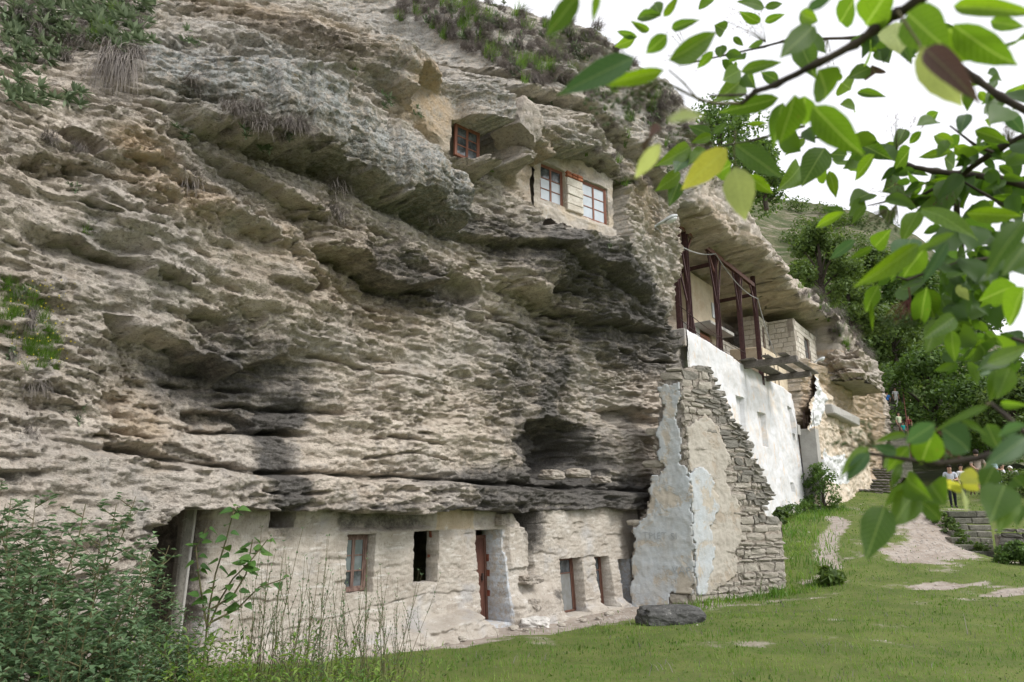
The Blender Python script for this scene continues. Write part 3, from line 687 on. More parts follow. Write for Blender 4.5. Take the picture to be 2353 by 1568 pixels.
def okc(X, Y): return ((X - L0.x) * .8 - (Y - L0.y) * .6) > .1
# lawn blades
def blades(name, n, xr, yr, hmin, hmax, wd, mat, dens=None, seed=0, lean=.5, label=None, cat=None, dir_w=True):
    R = np.random.RandomState(seed); X = R.uniform(*xr, n * 3); Y = R.uniform(*yr, n * 3)
    if dir_w:                                   # keep what the meadow side of the camera can see, denser near
        inside = (np.abs(X) < Y * .85 + 1.5)
        p = np.clip(11 / (Y * Y / 9 + 3), .12, 1); k = inside & (R.rand(n * 3) < p); X, Y = X[k], Y[k]
    if dens is not None:
        k = R.rand(len(X)) < dens(X, Y); X, Y = X[k], Y[k]
    X, Y = X[:n], Y[:n]; n = len(X); Z = terr(X, Y)
    cl_ = np.clip(.7 + fbm(X * 1.1, Y * 1.1, 3, 140 + seed) * 1.1, .35, 1.5)
    h = R.uniform(hmin, hmax, n) * cl_ * np.where(R.rand(n) < .03, 2.2, 1); a = R.rand(n) * 2 * np.pi; la = R.rand(n) * 2 * np.pi; ln = R.rand(n) * lean * h
    wv = wd * R.uniform(.6, 1.3, n) * (1 + np.maximum(0, Y - 9) * .09)
    dx, dy = np.cos(a) * wv, np.sin(a) * wv; lx, ly = np.cos(la) * ln, np.sin(la) * ln
    V = np.zeros((n, 5, 3)); V[:, 0] = np.stack([X - dx, Y - dy, Z - .01], 1); V[:, 1] = np.stack([X + dx, Y + dy, Z - .01], 1)
    V[:, 2] = np.stack([X + dx * .7 + lx * .4, Y + dy * .7 + ly * .4, Z + h * .6], 1); V[:, 3] = np.stack([X - dx * .7 + lx * .4, Y - dy * .7 + ly * .4, Z + h * .6], 1)
    V[:, 4] = np.stack([X + lx, Y + ly, Z + h], 1)
    b = np.arange(n)[:, None] * 5
    F = np.concatenate([b + [0, 1, 2], b + [0, 2, 3], b + [3, 2, 4]], 0)
    rnd = np.repeat(np.clip(R.rand(n) * .55 + .2 + fbm(X * .7, Y * .7, 4, 150) * .9, 0, 1), 5)
    return tag(npmesh(name, V.reshape(-1, 3), F, mat, attrs=dict(rnd=rnd)), label, cat, None, 'stuff')
def okgrass(X, Y):
    d = (X - L0.x) * .8 - (Y - L0.y) * .6
    k = np.where(d > .25, 1., 0.) * np.clip(1.08 - bare(X, Y) * 1.5 + fbm(X * 5, Y * 5, 3, 161) * .5, 0.02, 1)
    k = k * np.where((X > 13.0) & (X < 15.5) & (Y > 20.3) & (Y < 23.4), 0, 1)
    return k * np.clip(.95 + fbm(X * .8, Y * .8, 3, 160), .45, 1)
blades('lawn_grass', 150000, (-7, 30), (5, 38), .025, .075, .0042, M_GRASS, okgrass, 1, .9, 'short green lawn grass spreading in front of the carved rooms', 'grass')
# pebbles on the bare earth
R_ = np.random.RandomState(3); px_ = R_.uniform(-3, 18, 60000); py_ = R_.uniform(8, 27, 60000); kk = (R_.rand(60000) < .35 * bare(px_, py_) ** 2) & okc(px_, py_); px_, py_ = px_[kk][:4200], py_[kk][:4200]; n_ = len(px_)
rr_ = .008 + .022 * R_.rand(n_) ** 3 + .004 * (py_ - 8) * .25; ctr = np.stack([px_, py_, terr(px_, py_) - .01], 1)[:, None]; oc = np.array([[1, 0, 0], [0, 1, 0], [-1, 0, 0], [0, -1, 0], [0, 0, .75]])[None] * (1 + R_.uniform(-.3, .3, (n_, 5, 1)))
npv = (ctr + oc * rr_[:, None, None]).reshape(-1, 3); b_ = np.arange(n_)[:, None] * 5
tag(npmesh('gravel', npv, np.concatenate([b_ + [0, 1, 4], b_ + [1, 2, 4], b_ + [2, 3, 4], b_ + [3, 0, 4]]), flat_mat('pebble', (.42, .38, .34), .95)), 'fine stones scattered over the bare earth of the paths', 'gravel', None, 'stuff')
def clov(X, Y): return okgrass(X, Y) * sst(.05, .35, fbm(X * 1.3, Y * 1.3, 4, 163))
blades('lawn_clover', 22000, (-7, 26), (5, 30), .012, .04, .013, M_TREEB, clov, 5, 1.6, 'patches of broad leaved weeds and clover among the lawn grass', 'clover')
def strw(X, Y): return okgrass(X, Y) * sst(-.1, .4, fbm(X * .9, Y * .9, 4, 164)) * .9
blades('dry_blades', 12000, (-7, 26), (5, 30), .05, .12, .004, M_DRY, strw, 6, 1.2, 'straw coloured dry blades mixed into the lawn', 'grass')
def edge_d(X, Y):
    wl = seg_d(X, Y, [(3.6,15.1),(4.2,15.4),(6.9,16.7),(7.4,17.4)]); k = np.exp(-(wl / .35) ** 2)
    k = np.maximum(k, .5 * np.exp(-(seg_d(X, Y, [(7.5,18),(9.4,24)]) / .8) ** 2)); k = np.maximum(k, np.exp(-(seg_d(X, Y, [(10,25),(13,29)]) / .8) ** 2) * .6)
    k = np.maximum(k, .8 * np.exp(-(seg_d(X, Y, [(2.6,12.6),(2.9,12.9)]) / .35) ** 2))
    return k
blades('rough_grass', 16000, (2, 14), (12, 30), .10, .28, .006, M_GRASS, edge_d, 2, 1.0, 'longer rough grass along the foot of the ruined wall and bank', 'grass', False)

# ------------------------------------------------------------------ frames (flat working planes standing in the place)
class Fr:
    def __init__(s, o, ang):                    # ang = direction of x, counted from +X; y points inward (left of x)
        s.o = Vector(o); c, n = math.cos(ang), math.sin(ang)
        s.x = Vector((c, n, 0)); s.y = Vector((-n, c, 0))
        s.M = Matrix(((c, -n, 0, s.o.x), (n, c, 0, s.o.y), (0, 0, 1, 0), (0, 0, 0, 1)))
    def px(s, u, v, dep=0.0):
        r = Vector(ray(u, v)); p = s.o + s.y * dep; k = (p - Vector((0, 0, CZ))).dot(s.y) / r.dot(s.y)
        q = Vector((0, 0, CZ)) + r * k; return ((q - s.o).dot(s.x), q.z)
    def w(s, x, y, z): return s.o + s.x * x + s.y * y + Vector((0, 0, z))
CF = Fr(L0, math.atan2(.8, .6))

def place(o, M):
    o.matrix_world = M; return o

def cut_wall(name, xv, zv, dep, holes, mat, parent=None, M=None, soot=None, wash=None, warm=None, jit=.012, seed=0, inner=None, smooth=False):
    """wall sheet in x-z with depth dep(X,Z) (positive = inward); holes = (x0,x1,z0,z1,depth,open?,lean)"""
    ex = [h[i] + e for h in holes for i in (0, 1) for e in (-.004, .004)]; ez = [h[i] + e for h in holes for i in (2, 3) for e in (-.004, .004)]
    xv = np.unique(np.concatenate([xv, ex])); zv = np.unique(np.concatenate([zv, ez]))
    X, Z = np.meshgrid(xv, zv); Y = dep(X, Z); hole = np.zeros(X.shape, bool)
    for h in holes:
        i = (X > h[0]) & (X < h[1]) & (Z > h[2]) & (Z < h[3]); Y = np.where(i, np.maximum(Y, 0) * .2 + h[4], Y)
        if h[5]: hole |= i
    XX = X + fbm(X * 9, Z * 9, 3, 200 + seed) * jit * 1.6; ZZ_ = Z + fbm(X * 9, Z * 9, 3, 203 + seed) * jit * 1.6
    for h in holes:
        if len(h) > 6:                          # the sides of a door lean with the rock
            wgt = np.exp(-np.maximum(0, np.maximum(h[0] - X, X - h[1])) / .15); XX = XX + h[6] * wgt * ((h[3] - Z) / (h[3] - h[2])) * ((Z > h[2] - .1) & (Z < h[3] + .1))
    F = gridfaces(*X.shape); hf = hole.ravel(); keep = ~(hf[F].all(1)); F = F[keep]
    at = {}
    for k, a in (('soot', soot), ('wash', wash), ('warm', warm)):
        at[k] = np.zeros_like(X) if a is None else a(X, Z)
    o = npmesh(name, np.stack([XX.ravel(), Y.ravel(), ZZ_.ravel()], 1), F, mat, parent, attrs=at, smooth=smooth)
    if M is not None: o.matrix_world = M
    return o

def window(parent, M, w, h, cols, rows, fmat, glass, fr=.05, depth=.05, sash=.028, label=None, name='window', leaves=2):
    """a casement in its own plane: x along, y inward, z up; window > sash, pane"""
    b = MB()
    b.bbox((0, 0, 0), (fr, depth, h), .006).bbox((w - fr, 0, 0), (w, depth, h), .006).bbox((fr, .002, h - fr), (w - fr, depth - .002, h), .006).bbox((fr, .002, 0), (w - fr, depth - .002, fr), .006)
    o = b.build(name, fmat, parent); o.matrix_world = M
    if label: o['label'] = label
    iw = w - 2 * fr; ih = h - 2 * fr; lw = iw / leaves; pc = cols // leaves
    for l in range(leaves):
        x0 = fr + l * lw; s_ = MB(); y0, y1 = .012, depth - .010
        s_.box((x0 + .001, y0, fr + .001), (x0 + sash, y1, h - fr - .001)).box((x0 + lw - sash, y0, fr + .001), (x0 + lw - .001, y1, h - fr - .001))
        s_.box((x0 + sash, y0 + .002, fr + .001), (x0 + lw - sash, y1 - .002, fr + sash)).box((x0 + sash, y0 + .002, h - fr - sash), (x0 + lw - sash, y1 - .002, h - fr - .001))
        px_, pz_ = x0 + sash, fr + sash; pw, ph = (lw - 2 * sash) / pc, (ih - 2 * sash) / rows
        for k in range(1, rows): s_.box((px_, y0 + .003, pz_ + k * ph - .010), (px_ + pc * pw, y1 - .003, pz_ + k * ph + .010))
        for k in range(1, pc): s_.box((px_ + k * pw - .009, y0 + .005, pz_), (px_ + k * pw + .009, y1 - .005, pz_ + rows * ph))
        sa = s_.build('sash', fmat, o)
        for r in range(rows):
            for c in range(pc):
                gm = glass(r, l * pc + c) if callable(glass) else glass
                if gm is None: continue
                p = MB().box((px_ + c * pw - .004, .026, pz_ + r * ph - .004), (px_ + (c + 1) * pw + .004, .030, pz_ + (r + 1) * ph + .004)).build('pane', gm, o)
    return o
def inner_dark(s0, s1, z0, z1, d0, d1): pass

# ------------------------------------------------------------------ rooms carved at the foot of the cliff
rooms = empty('cave_dwelling', sdz(1, 0, 0))
tag(rooms, 'long pale cave dwelling carved under the rock band, with windows, niches and a brown door', 'cave dwelling')
bpy.context.view_layer.update()
def P(u, v, dep=0.0): return CF.px(u, v, dep)
def hole(uL, uR, vT, vB, depth, op, lean=0):
    x0 = P(uL, vT)[0]; x1 = P(uR, vT)[0]; um = (uL + uR) / 2
    return (x0, x1, P(um, vB)[1], P(um, vT)[1], depth, op, lean)
H = {}
H['w1'] = hole(797, 861, 1228, 1363, .16, True)
H['op2'] = hole(948, 1004, 1221, 1340, .22, True)
H['door'] = hole(1092, 1152, 1218, 1436, .45, True, .10)
H['w3'] = hole(1281, 1331, 1283, 1413, .22, True, .12)
H['w4'] = hole(1365, 1398, 1279, 1399, .26, True, .10)
H['n5'] = hole(1416, 1440, 1285, 1386, .20, False, .08)
H['up'] = hole(616, 676, 1158, 1213, .6, True)
xf = sv[(sv > -2.45) & (sv < 8.95)]; xf = np.unique(np.concatenate([[-2.47, -2.45], xf]))
zf_ = np.arange(-.7, 2.02, .017)
BEN = P(1107, 1406, -.4)[0]
def fdep(X, Z):
    y = -.02 + fbm(X * .5, Z * .6, 3, 210) * -.10 - .05 * (1.2 - Z) * (Z < 1.2)
    y = y + fbm(X * 2.2, Z * 2.5, 4, 211) * .022 + .10 * sst(P(764, 1190)[0], P(790, 1190)[0], X) * (1 - sst(P(970, 1190)[0], P(995, 1190)[0], X)) * sst(1.44, 1.52, Z + fbm(X * 3, X * 0, 2, 209) * .04) + fbm(X * 11, Z * 15, 4, 212, .6) * .03
    # courses of the soft stone
    y = y + .03 * sst(.45, .6, pn(X * 1.6, Z * 7, 213)) + .035 * (1 - sst(0, .016, np.abs(Z - (.37 + .1 * np.sin(X * .9) + fbm(X * 2, X * 0, 3, 214) * .05)))) * (X < 2.6)
    # stone bench along the left foot
    zb = .03 + .10 * sst(-1, 3, X) + fbm(X * 1.1, Z * 0, 3, 215) * .05
    bw = (.46 + fbm(X * .9, X * 0 + 2, 2, 216) * .12) * (1 - sst(BEN - .05, BEN + .10, X + fbm(Z * 5, Z * 0, 2, 219) * .1)) * sst(-2.3, -1.0, X)
    y = y - bw * (1 - sst(zb - .05, zb + .07, Z)) - bw * .25 * (1 - sst(-.15, .0, Z))
    y = y - (Z < zb) * bw * (fbm(X * 3, Z * 9, 4, 217) * .25)
    # rubble foot between door and right windows
    y = y - .22 * (1 - sst(.05, .45, Z + fbm(X * 3, Z * 3, 3, 218) * .2)) * sst(3.3, 3.8, X) * (1 - sst(4.9, 5.3, X))
    y = y - .16 * (1 - sst(-.28, -.14, Z + fbm(X * 2, Z * 2, 3, 220) * .1)) * sst(4.9, 5.3, X)
    # left end turns into the dark opening
    y = y + .9 * (1 - sst(-2.42, -2.12, X + fbm(Z * 4, Z * 0, 3, 221) * .12))
    # crack
    cx = np.interp(Z, [P(1218, 1320)[1], P(1214, 1230)[1], P(1205, 1180)[1], 1.9], [P(1216, 1320)[0], P(1219, 1230)[0], P(1206, 1180)[0], P(1200, 1165)[0]]) + fbm(Z * 4, Z * 0, 3, 222) * .06
    wd = np.interp(Z, [.4, .6, 1.3, 1.6, 1.9], [.0, .05, .10, .30, .45])
    y = y + .8 * (1 - sst(wd * .8, wd + .03, np.abs(X - cx))) * (Z > .52)
    xb0, xb1 = P(1162, 1250)[0], P(1209, 1250)[0]     # dressed block left of the crack
    y = y - .07 * (X > xb0) * (X < xb1) * (Z > P(1185, 1304)[1]) * (Z < P(1185, 1212)[1] + fbm(X * 4, X * 0, 2, 223) * .08)
    # right side leans out a little and its own crack against the buttress
    y = y + .5 * (1 - sst(.02, .05, np.abs(X - (P(1455, 1180)[0] + (1.8 - Z) * -.05 + fbm(Z * 3, Z * 0, 3, 224) * .08)))) * 0
    return y
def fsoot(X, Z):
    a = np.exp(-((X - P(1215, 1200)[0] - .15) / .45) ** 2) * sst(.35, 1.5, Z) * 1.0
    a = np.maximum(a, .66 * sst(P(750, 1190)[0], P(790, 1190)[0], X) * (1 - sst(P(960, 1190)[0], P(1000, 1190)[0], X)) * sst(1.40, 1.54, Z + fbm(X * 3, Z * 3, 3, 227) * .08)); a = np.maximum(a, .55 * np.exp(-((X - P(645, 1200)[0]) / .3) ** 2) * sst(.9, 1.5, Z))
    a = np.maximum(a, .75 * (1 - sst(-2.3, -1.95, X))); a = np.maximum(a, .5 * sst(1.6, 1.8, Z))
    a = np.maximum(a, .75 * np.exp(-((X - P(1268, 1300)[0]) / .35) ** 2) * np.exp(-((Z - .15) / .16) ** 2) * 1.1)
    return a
def fwash(X, Z):
    d = H['door']; n5 = H['n5']
    a = 1.0 * (X > d[0] + .02) * (X < P(1158, 1300)[0]) * (Z < d[3]) * sst(3.0, 3.1, X)
    a = np.maximum(a, 1.0 * (X > n5[0] - .02) * (X < n5[1] + .1) * (Z < n5[3])); return a
def fwarm(X, Z): return 1.0 * (X > P(998, 1190)[0]) * (X < P(1089, 1190)[0]) * sst(1.42, 1.46, Z)
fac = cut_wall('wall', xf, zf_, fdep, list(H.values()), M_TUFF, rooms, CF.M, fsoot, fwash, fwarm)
def child_at(o, M): o.matrix_world = M; return o
def wall_T(x, y, z): return CF.M @ Matrix.Translation((x, y, z))
h = H['w1']; window(rooms, wall_T(h[0] + .01, .13, h[2] + .01), h[1] - h[0] - .02, h[3] - h[2] - .02, 2, 3, M_FRAMEO, lambda r, c: M_GLASS if r == 0 else M_GLASSG, .045, label='brown casement window with two lower panes dark')
M_FRAMED = wood_mat('old brown frame', (.085, .04, .028), (.14, .07, .05), .6, (2, 2, .4))
def framed(h, y, glass, label, fmat=M_FRAMED, fr=.06, sash=.02):
    w, hh = h[1] - h[0], h[3] - h[2]; lean = h[6] if len(h) > 6 else 0
    b = MB(); Sh = Matrix(((1, 0, -lean / hh, lean), (0, 1, 0, 0), (0, 0, 1, 0), (0, 0, 0, 1)))
    b.bbox((0, 0, 0), (fr, .07, hh), .006, Sh).bbox((w - fr, 0, 0), (w, .07, hh), .006, Sh).bbox((fr, .002, hh - fr), (w - fr, .068, hh), .006, Sh).bbox((fr, .002, 0), (w - fr, .068, fr * .6), .006, Sh)
    o = b.build('window', fmat, rooms); o.matrix_world = wall_T(h[0] + .005, y, h[2] + .005); o['label'] = label
    s_ = MB().box((fr + .001, .015, .04), (fr + sash, .05, hh - fr - .001), Sh).box((w - fr - sash * 2, .015, .04), (w - fr - .001, .05, hh - fr - .001), Sh).box((fr + sash, .017, hh * .70), (w - fr - sash, .048, hh * .70 + sash), Sh).build('sash', fmat, o)
    MB().box((fr + sash * .8, .03, .036), (w - fr - sash * 1.8, .034, hh * .70), Sh).build('pane', glass, o)
    MB().box((fr + sash * .8, .03, hh * .70 + sash), (w - fr - sash * 1.8, .034, hh - fr), Sh).build('pane', M_GLASS, o)
    return o
framed(H['w3'], .17, glass_mat('dusty grey glass', (.14, .14, .13), .35), 'narrow brown window with dusty grey glass')
framed(H['w4'], .2, M_GLASS, 'narrowest brown window, almost edge on', fr=.05)
h = H['door']; fr = .055; w_, hh = h[1] - h[0], h[3] - h[2]; Sh = Matrix(((1, 0, -h[6] / hh, h[6]), (0, 1, 0, 0), (0, 0, 1, 0), (0, 0, 0, 1)))
b = MB().bbox((0, 0, 0), (fr, .08, hh - .1), .006, Sh).bbox((w_ - fr, 0, 0), (w_, .08, hh - .1), .006, Sh).bbox((fr, .002, hh - .1 - fr), (w_ - fr, .078, hh - .1), .006, Sh)
dr = b.build('door', M_FRAMED, rooms); dr.matrix_world = wall_T(h[0], .36, h[2])
MB().box((fr + .002, .02, .01), (w_ - fr - .002, .055, hh - .1 - fr - .002), Sh).box((fr + .08, .008, .15), (w_ - fr - .08, .0195, .6), Sh).box((fr + .08, .008, .75), (w_ - fr - .08, .0195, 1.2), Sh).build('door_leaf', M_DOOR, dr)
MB().box((w_ - fr - .1, -.02, .68), (w_ - fr - .06, .018, .80), Sh).build('handle', M_DARKM, dr)
# red paint flecks left by a vanished frame
h = H['op2']; random.seed(5); b = MB(); z = h[2] + .03
while z < h[3] - .05:
    l = random.uniform(.03, .13); 
    if random.random() < .6: b.box((h[1] - .012, .12 + random.uniform(-.02, .02), z), (h[1] - .004 + .004, .17 + random.uniform(-.02, .03), z + l), None, .008)
    z += l + .01
_o = b.build("paint_flecks", M_REDP, rooms); _o["kind"] = "stuff"; _o.matrix_world = CF.M
b = MB(); h = H['door']; z = h[2] + .02
while z < h[3] - .2:
    l = random.uniform(.04, .2)
    if random.random() < .4: b.box((h[1] - .02 + .1 * (1 - (z - h[2]) / hh), .30, z), (h[1] - .012 + .1 * (1 - (z - h[2]) / hh), .355, z + l), None, .008)
    z += l + .02
_o = b.build("paint_flecks", M_REDP, rooms); _o["kind"] = "stuff"; _o.matrix_world = CF.M
# loose block wedged beside the small upper opening; outward lump by the crack
def lump_child(name, s, y, z, size, seed, mat, parent, amp=.18, rz=0, **k):
    o = rock_lump(name, (0, 0, 0), size, mat, seed, parent, 0, amp, **k); o.matrix_world = CF.M @ Matrix.Translation((s, y, z)) @ Matrix.Rotation(rz, 4, 'Z'); return o
s_, z_ = P(712, 1190, .05); lump_child('stone_block', s_, .18, z_, (.27, .22, .19), 4, M_STONE, rooms, .12)['label'] = 'pale split block beside the upper opening'
s_, z_ = P(742, 1194, .08); lump_child('stone_block', s_, .2, z_, (.15, .2, .16), 9, M_STONE, rooms, .2)
s_, z_ = P(1222, 1334, -.2); lump_child('ledge_stone', s_, -.12, z_, (.25, .22, .09), 12, M_BOULD, rooms, .2)['label'] = 'rough stone jutting out below the crack'
s_, z_ = P(1150, 1213, -.05); lump_child('stone_block', s_ + .05, .0, z_ + .12, (.14, .16, .13), 15, M_BOULD, rooms, .22)
s_, z_ = P(1220, 1392, -.2); lump_child('stone_block', s_, -.13, z_, (.22, .18, .14), 18, M_MORT, rooms, .25)
s_, z_ = P(1388, 1408, -.1); lump_child('stone_block', s_, -.15, z_, (.12, .1, .1), 19, M_STONE, rooms, .3)
# concrete strip and pipe in the left opening
s_, z_ = P(430, 1200, .1)
pipe = tag(MB().tube([sdz(s_ + .02, .02, 1.85), sdz(s_ - .02, .05, .6), sdz(s_ - .03, .07, -.1)], .018, 8).build('drain_pipe', M_CONC), 'thin grey pipe standing in the dark opening at the left of the rooms', 'pipe')
strip = place(MB().bbox((s_ - .04, .10, -.3), (s_ + .08, .24, 1.9), .02, None, .02).build('concrete_post', M_STONED), CF.M)
tag(strip, 'rough concrete post just inside the dark cave opening', 'post')
# stones on the ground in front
ws = rock_lump('rock', Vector(aY(1227, 1446, 12.9)) , (.27, .2, .10), stone_mat('white stone', (.62, .60, .57), (.70, .69, .66), (.35, .33, .3)), 31, amp=.22)
ws.location.z = gh(ws.location.x, ws.location.y) + .05
tag(ws, 'flat whitish stone lying at the foot of the cracked wall', 'stone')
p = aY(1543, 1462, 12.4); bo = rock_lump('boulder', (p.x, p.y, gh(p.x, p.y) + .085), (.56, .36, .19), stone_mat('lichened dark boulder', (.08, .08, .078), (.18, .18, .175), (.035, .035, .034), .8), 44, rz=.15, amp=.13, freq=1.3, sub=5)
tag(bo, 'dark grey lichened boulder lying on the lawn before the buttress', 'boulder')
for k, (u, v, Y, sz) in enumerate([(1240, 1420, 12.9, .05), (1180, 1455, 12.4, .07), (1130, 1490, 11.6, .09), (1290, 1445, 13.0, .05), (1340, 1430, 13.8, .06), (1060, 1520, 11.0, .06), (1210, 1475, 12.0, .04), (1400, 1418, 14.6, .07), (1375, 1430, 14.0, .045)]):
    p = aY(u, v, Y); o = rock_lump('loose_stone', (p.x, p.y, gh(p.x, p.y) + sz * .25), (sz * 1.5, sz, sz * .6), M_STONE, 50 + k, rz=k, sub=3, amp=.25)
    tag(o, 'small loose stone on the bare earth at the foot of the rooms', 'stone', 'loose stones at the foot of the rooms')

s_, z_ = cl(1222, 285, 1.5); bw = rock_lump('wedged_boulder', (0, 0, 0), (.36, .42, .50), M_BOULD, 77, amp=.16, sub=5, freq=1.3); bw.matrix_world = CLM @ Matrix.Translation((s_, -1.15, z_ + .05)) @ Matrix.Rotation(.3, 4, 'Y')
tag(bw, 'big pale boulder wedged beside the dark crevice above the upper windows', 'boulder')
# ------------------------------------------------------------------ upper dwelling
UA = math.atan2(.613, .79)
UF = Fr(sdz(cl(1238, 512, .72)[0], .72, 0), UA)
up = empty('upper_cave_dwelling', UF.w(.8, 0, 7.5)); tag(up, 'upper cave dwelling high in the cliff with three brown paned windows under the overhang', 'cave dwelling')
bpy.context.view_layer.update()
def uh(c, ins=0.0, depth=.14, op=True):
    xs_ = [UF.px(*q)[0] for q in c]; zs_ = [UF.px(*q)[1] for q in c]
    return (min(xs_[0], xs_[3]) - .0, max(xs_[1], xs_[2]), (zs_[2] + zs_[3]) / 2, (zs_[0] + zs_[1]) / 2, depth, op)
U2 = uh([(1243.5, 369), (1298, 394), (1298, 479), (1243.5, 453.5)]); U3 = uh([(1338.7, 413.4), (1396, 432), (1397, 518), (1339, 498.6)])
print('upper windows', U2, U3)
xw = np.arange(-.12, UF.px(1412, 500)[0], .02); zlo = min(UF.px(1238, 520)[1], UF.px(1400, 545)[1]) - .35; zhi = max(U2[3], U3[3]) + .6
def udep(X, Z):
    y = fbm(X * 2, Z * 2, 4, 230) * .05 + fbm(X * 9, Z * 12, 3, 231) * .02
    y = y - .10 * (1 - sst(U3[2] - .12, U3[2] - .02, Z + X * .0)) * sst(-.2, .4, X)
    return y
uw = cut_wall('wall', xw, np.arange(zlo, zhi, .02), udep, [U2, U3], M_TUFF, up, UF.M, lambda X, Z: .24 + .3 * sst(-.1, .5, fbm(X * 1.5, Z * 1.5, 3, 233)), None, lambda X, Z: .55 * sst(.3, .6, fbm(X * 2, Z * 2, 3, 232) + .4), seed=3)
bm = bmesh.new(); bm.from_mesh(uw.data)
def inside0(poly, x, z):
    c = False; n = len(poly)
    for i in range(n):
        (x0, y0), (x1, y1) = poly[i], poly[(i + 1) % n]
        if (y0 > z) != (y1 > z) and x < (x1 - x0) * (z - y0) / (y1 - y0 + 1e-12) + x0: c = not c
    return c
pol = [UF.px(*q) for q in [(1226,345),(1300,350),(1345,378),(1400,408),(1412,420),(1408,548),(1385,552),(1345,545),(1310,528),(1270,512),(1240,500),(1226,490)]]
bmesh.ops.delete(bm, geom=[f for f in bm.faces if not inside0(pol, f.calc_center_median().x + .03 * math.sin(f.calc_center_median().z * 23), f.calc_center_median().z + .03 * math.sin(f.calc_center_median().x * 19))], context='FACES'); bm.to_mesh(uw.data); bm.free()
cg = lambda r, c: M_GLASSC if r < 2 else M_GLASS
o = window(up, UF.M @ Matrix.Translation((U2[0] + .005, .07, U2[2] + .005)), U2[1] - U2[0] - .01, U2[3] - U2[2] - .01, 2, 3, M_FRAME, cg, .035, .05, .022, 'brown six pane window with pale curtain in the lower four panes')
o = window(up, UF.M @ Matrix.Translation((U3[0] + .005, .05, U3[2] + .005)), U3[1] - U3[0] - .01, U3[3] - U3[2] - .01, 2, 3, M_FRAME, lambda r, c: M_GLASSC, .04, .05, .022, 'brown six pane window curtained in every pane')
UF1 = Fr(sdz(cl(1051, 285, .62)[0], .62, 0), math.atan2(.66, .75))
a = UF1.px(1049, 284); b_ = UF1.px(1103, 311); c_ = UF1.px(1101, 372)
o = window(up, UF1.M @ Matrix.Translation((a[0] - .02, .0, c_[1] - .05)), b_[0] - a[0] + .02, a[1] - c_[1] + .07, 2, 3, M_FRAME, M_GLASS, .035, .05, .022, 'brown window with dark panes, half hidden by the slab below')
# blocks and bricks of the pier between the two right windows
random.seed(3)
x0, x1 = U2[1] + .01, U3[0] - .01; z = U2[2] - .06; k = 0
while z < U3[3] - .02 and k < 12:
    hb = random.uniform(.13, .22) if k < 4 else .065
    n = 1 if hb > .1 else 3
    for i in range(n):
        xa = x0 + (x1 - x0) * i / n; xb = x0 + (x1 - x0) * (i + 1) / n - .012
        o = MB().bbox((xa, -.05 - random.uniform(0, .02), z), (xb, .05, z + hb - .012), .012, None, .008).build('stone' if n == 1 else 'brick', M_BLOCK if n == 1 else M_BRICK, up); o.matrix_world = UF.M
    z += hb; k += 1
# brick patch by the crevice
BF = Fr(sdz(cl(1185, 340, .78)[0], .80, 0), UA)
for r in range(4):
    for c in range(3):
        u, v = 1170 + c * 12, 322 + r * 10 + c * 7
        x, z = BF.px(u, v)
        o = MB().bbox((x, -.03, z), (x + .14, .06, z + .075), .008, None, .008).build('brick', M_BRICK, up); o.matrix_world = BF.M

# ------------------------------------------------------------------ long white wall and the balcony over it
A0, A1 = sdz(11.0, .52, 0), sdz(24.6, .0, 0)
WF = Fr(A0, math.atan2((A1 - A0).y, (A1 - A0).x)); WL = (A1 - A0).length
def wtop(x): return np.interp(x, [WF.px(1580, 755)[0], WF.px(1660, 803)[0], WF.px(1740, 853)[0], WF.px(1821, 903)[0]], [WF.px(1580, 755)[1], WF.px(1660, 803)[1], WF.px(1740, 853)[1], WF.px(1821, 903)[1]])
ww = empty('white_wall', WF.w(7, 0, 1)); tag(ww, 'long whitewashed wall with small tall niches receding below the balcony', 'wall'); bpy.context.view_layer.update()
xe = WF.px(1821, 903)[0]; xn = WF.px(1578, 755)[0]
zt_ = np.arange(0, 1.0001, 1 / 210)
def wh(uL, uR, vT, vB, d): 
    return (WF.px(uL, vT)[0], WF.px(uR, vT)[0], WF.px((uL + uR) / 2, vB)[1], WF.px((uL + uR) / 2, vT)[1], d, False)
WH = [wh(1693, 1709, 912, 1000, .16), wh(1742, 1756, 949, 1024, .14), wh(1809, 1819, 935, 992, .14), wh(1812, 1819, 1109, 1130, .14)]
def wdep(X, Z):
    y = fbm(X * .7, Z * .8, 3, 300) * .10 + fbm(X * 3, Z * 4, 4, 301) * .016 + fbm(X * 10, Z * 14, 3, 302) * .008
    return y - .05 * (5 - Z) * .35
xx = np.unique(np.concatenate([np.arange(xn, xe, .045), [xe]])); zz = np.arange(-.3, 7.0, .035)
wo = cut_wall('wall', xx, zz, wdep, WH, M_WHITE, ww, None, jit=.01, seed=7)
vv = np.zeros(len(wo.data.vertices) * 3, dtype=np.float32); wo.data.vertices.foreach_get('co', vv); vv = vv.reshape(-1, 3)
tp = wtop(vv[:, 0]); vv[:, 2] = np.where(vv[:, 2] > tp - .02, tp + fbm(vv[:, 0] * 2, vv[:, 0] * 0, 3, 305) * .03, vv[:, 2])
vv[:, 1] = np.where(vv[:, 2] > tp - .04, vv[:, 1] + .30 * (vv[:, 2] >= tp - .02), vv[:, 1])
be = WF.px(1856, 1150)[0] - xe
vv[:, 0] += be * np.clip((6.7 - vv[:, 2]) / 4.6, 0, 1.1) * sst(xe - 3, xe, vv[:, 0])
wo.data.vertices.foreach_set('co', vv.ravel()); wo.data.update(); wo.matrix_world = WF.M
def onf(o, F_, x=0, y=0, z=0, rz=0):
    o.matrix_world = F_.M @ Matrix.Translation((x, y, z)) @ Matrix.Rotation(rz, 4, 'Z'); return o
onf(MB().bbox((xn - .10, .02, 6.3), (xn + .02, .5, wtop(xn) - .02), .02, None, .01).build('wall_end', M_TUFF, ww), WF)
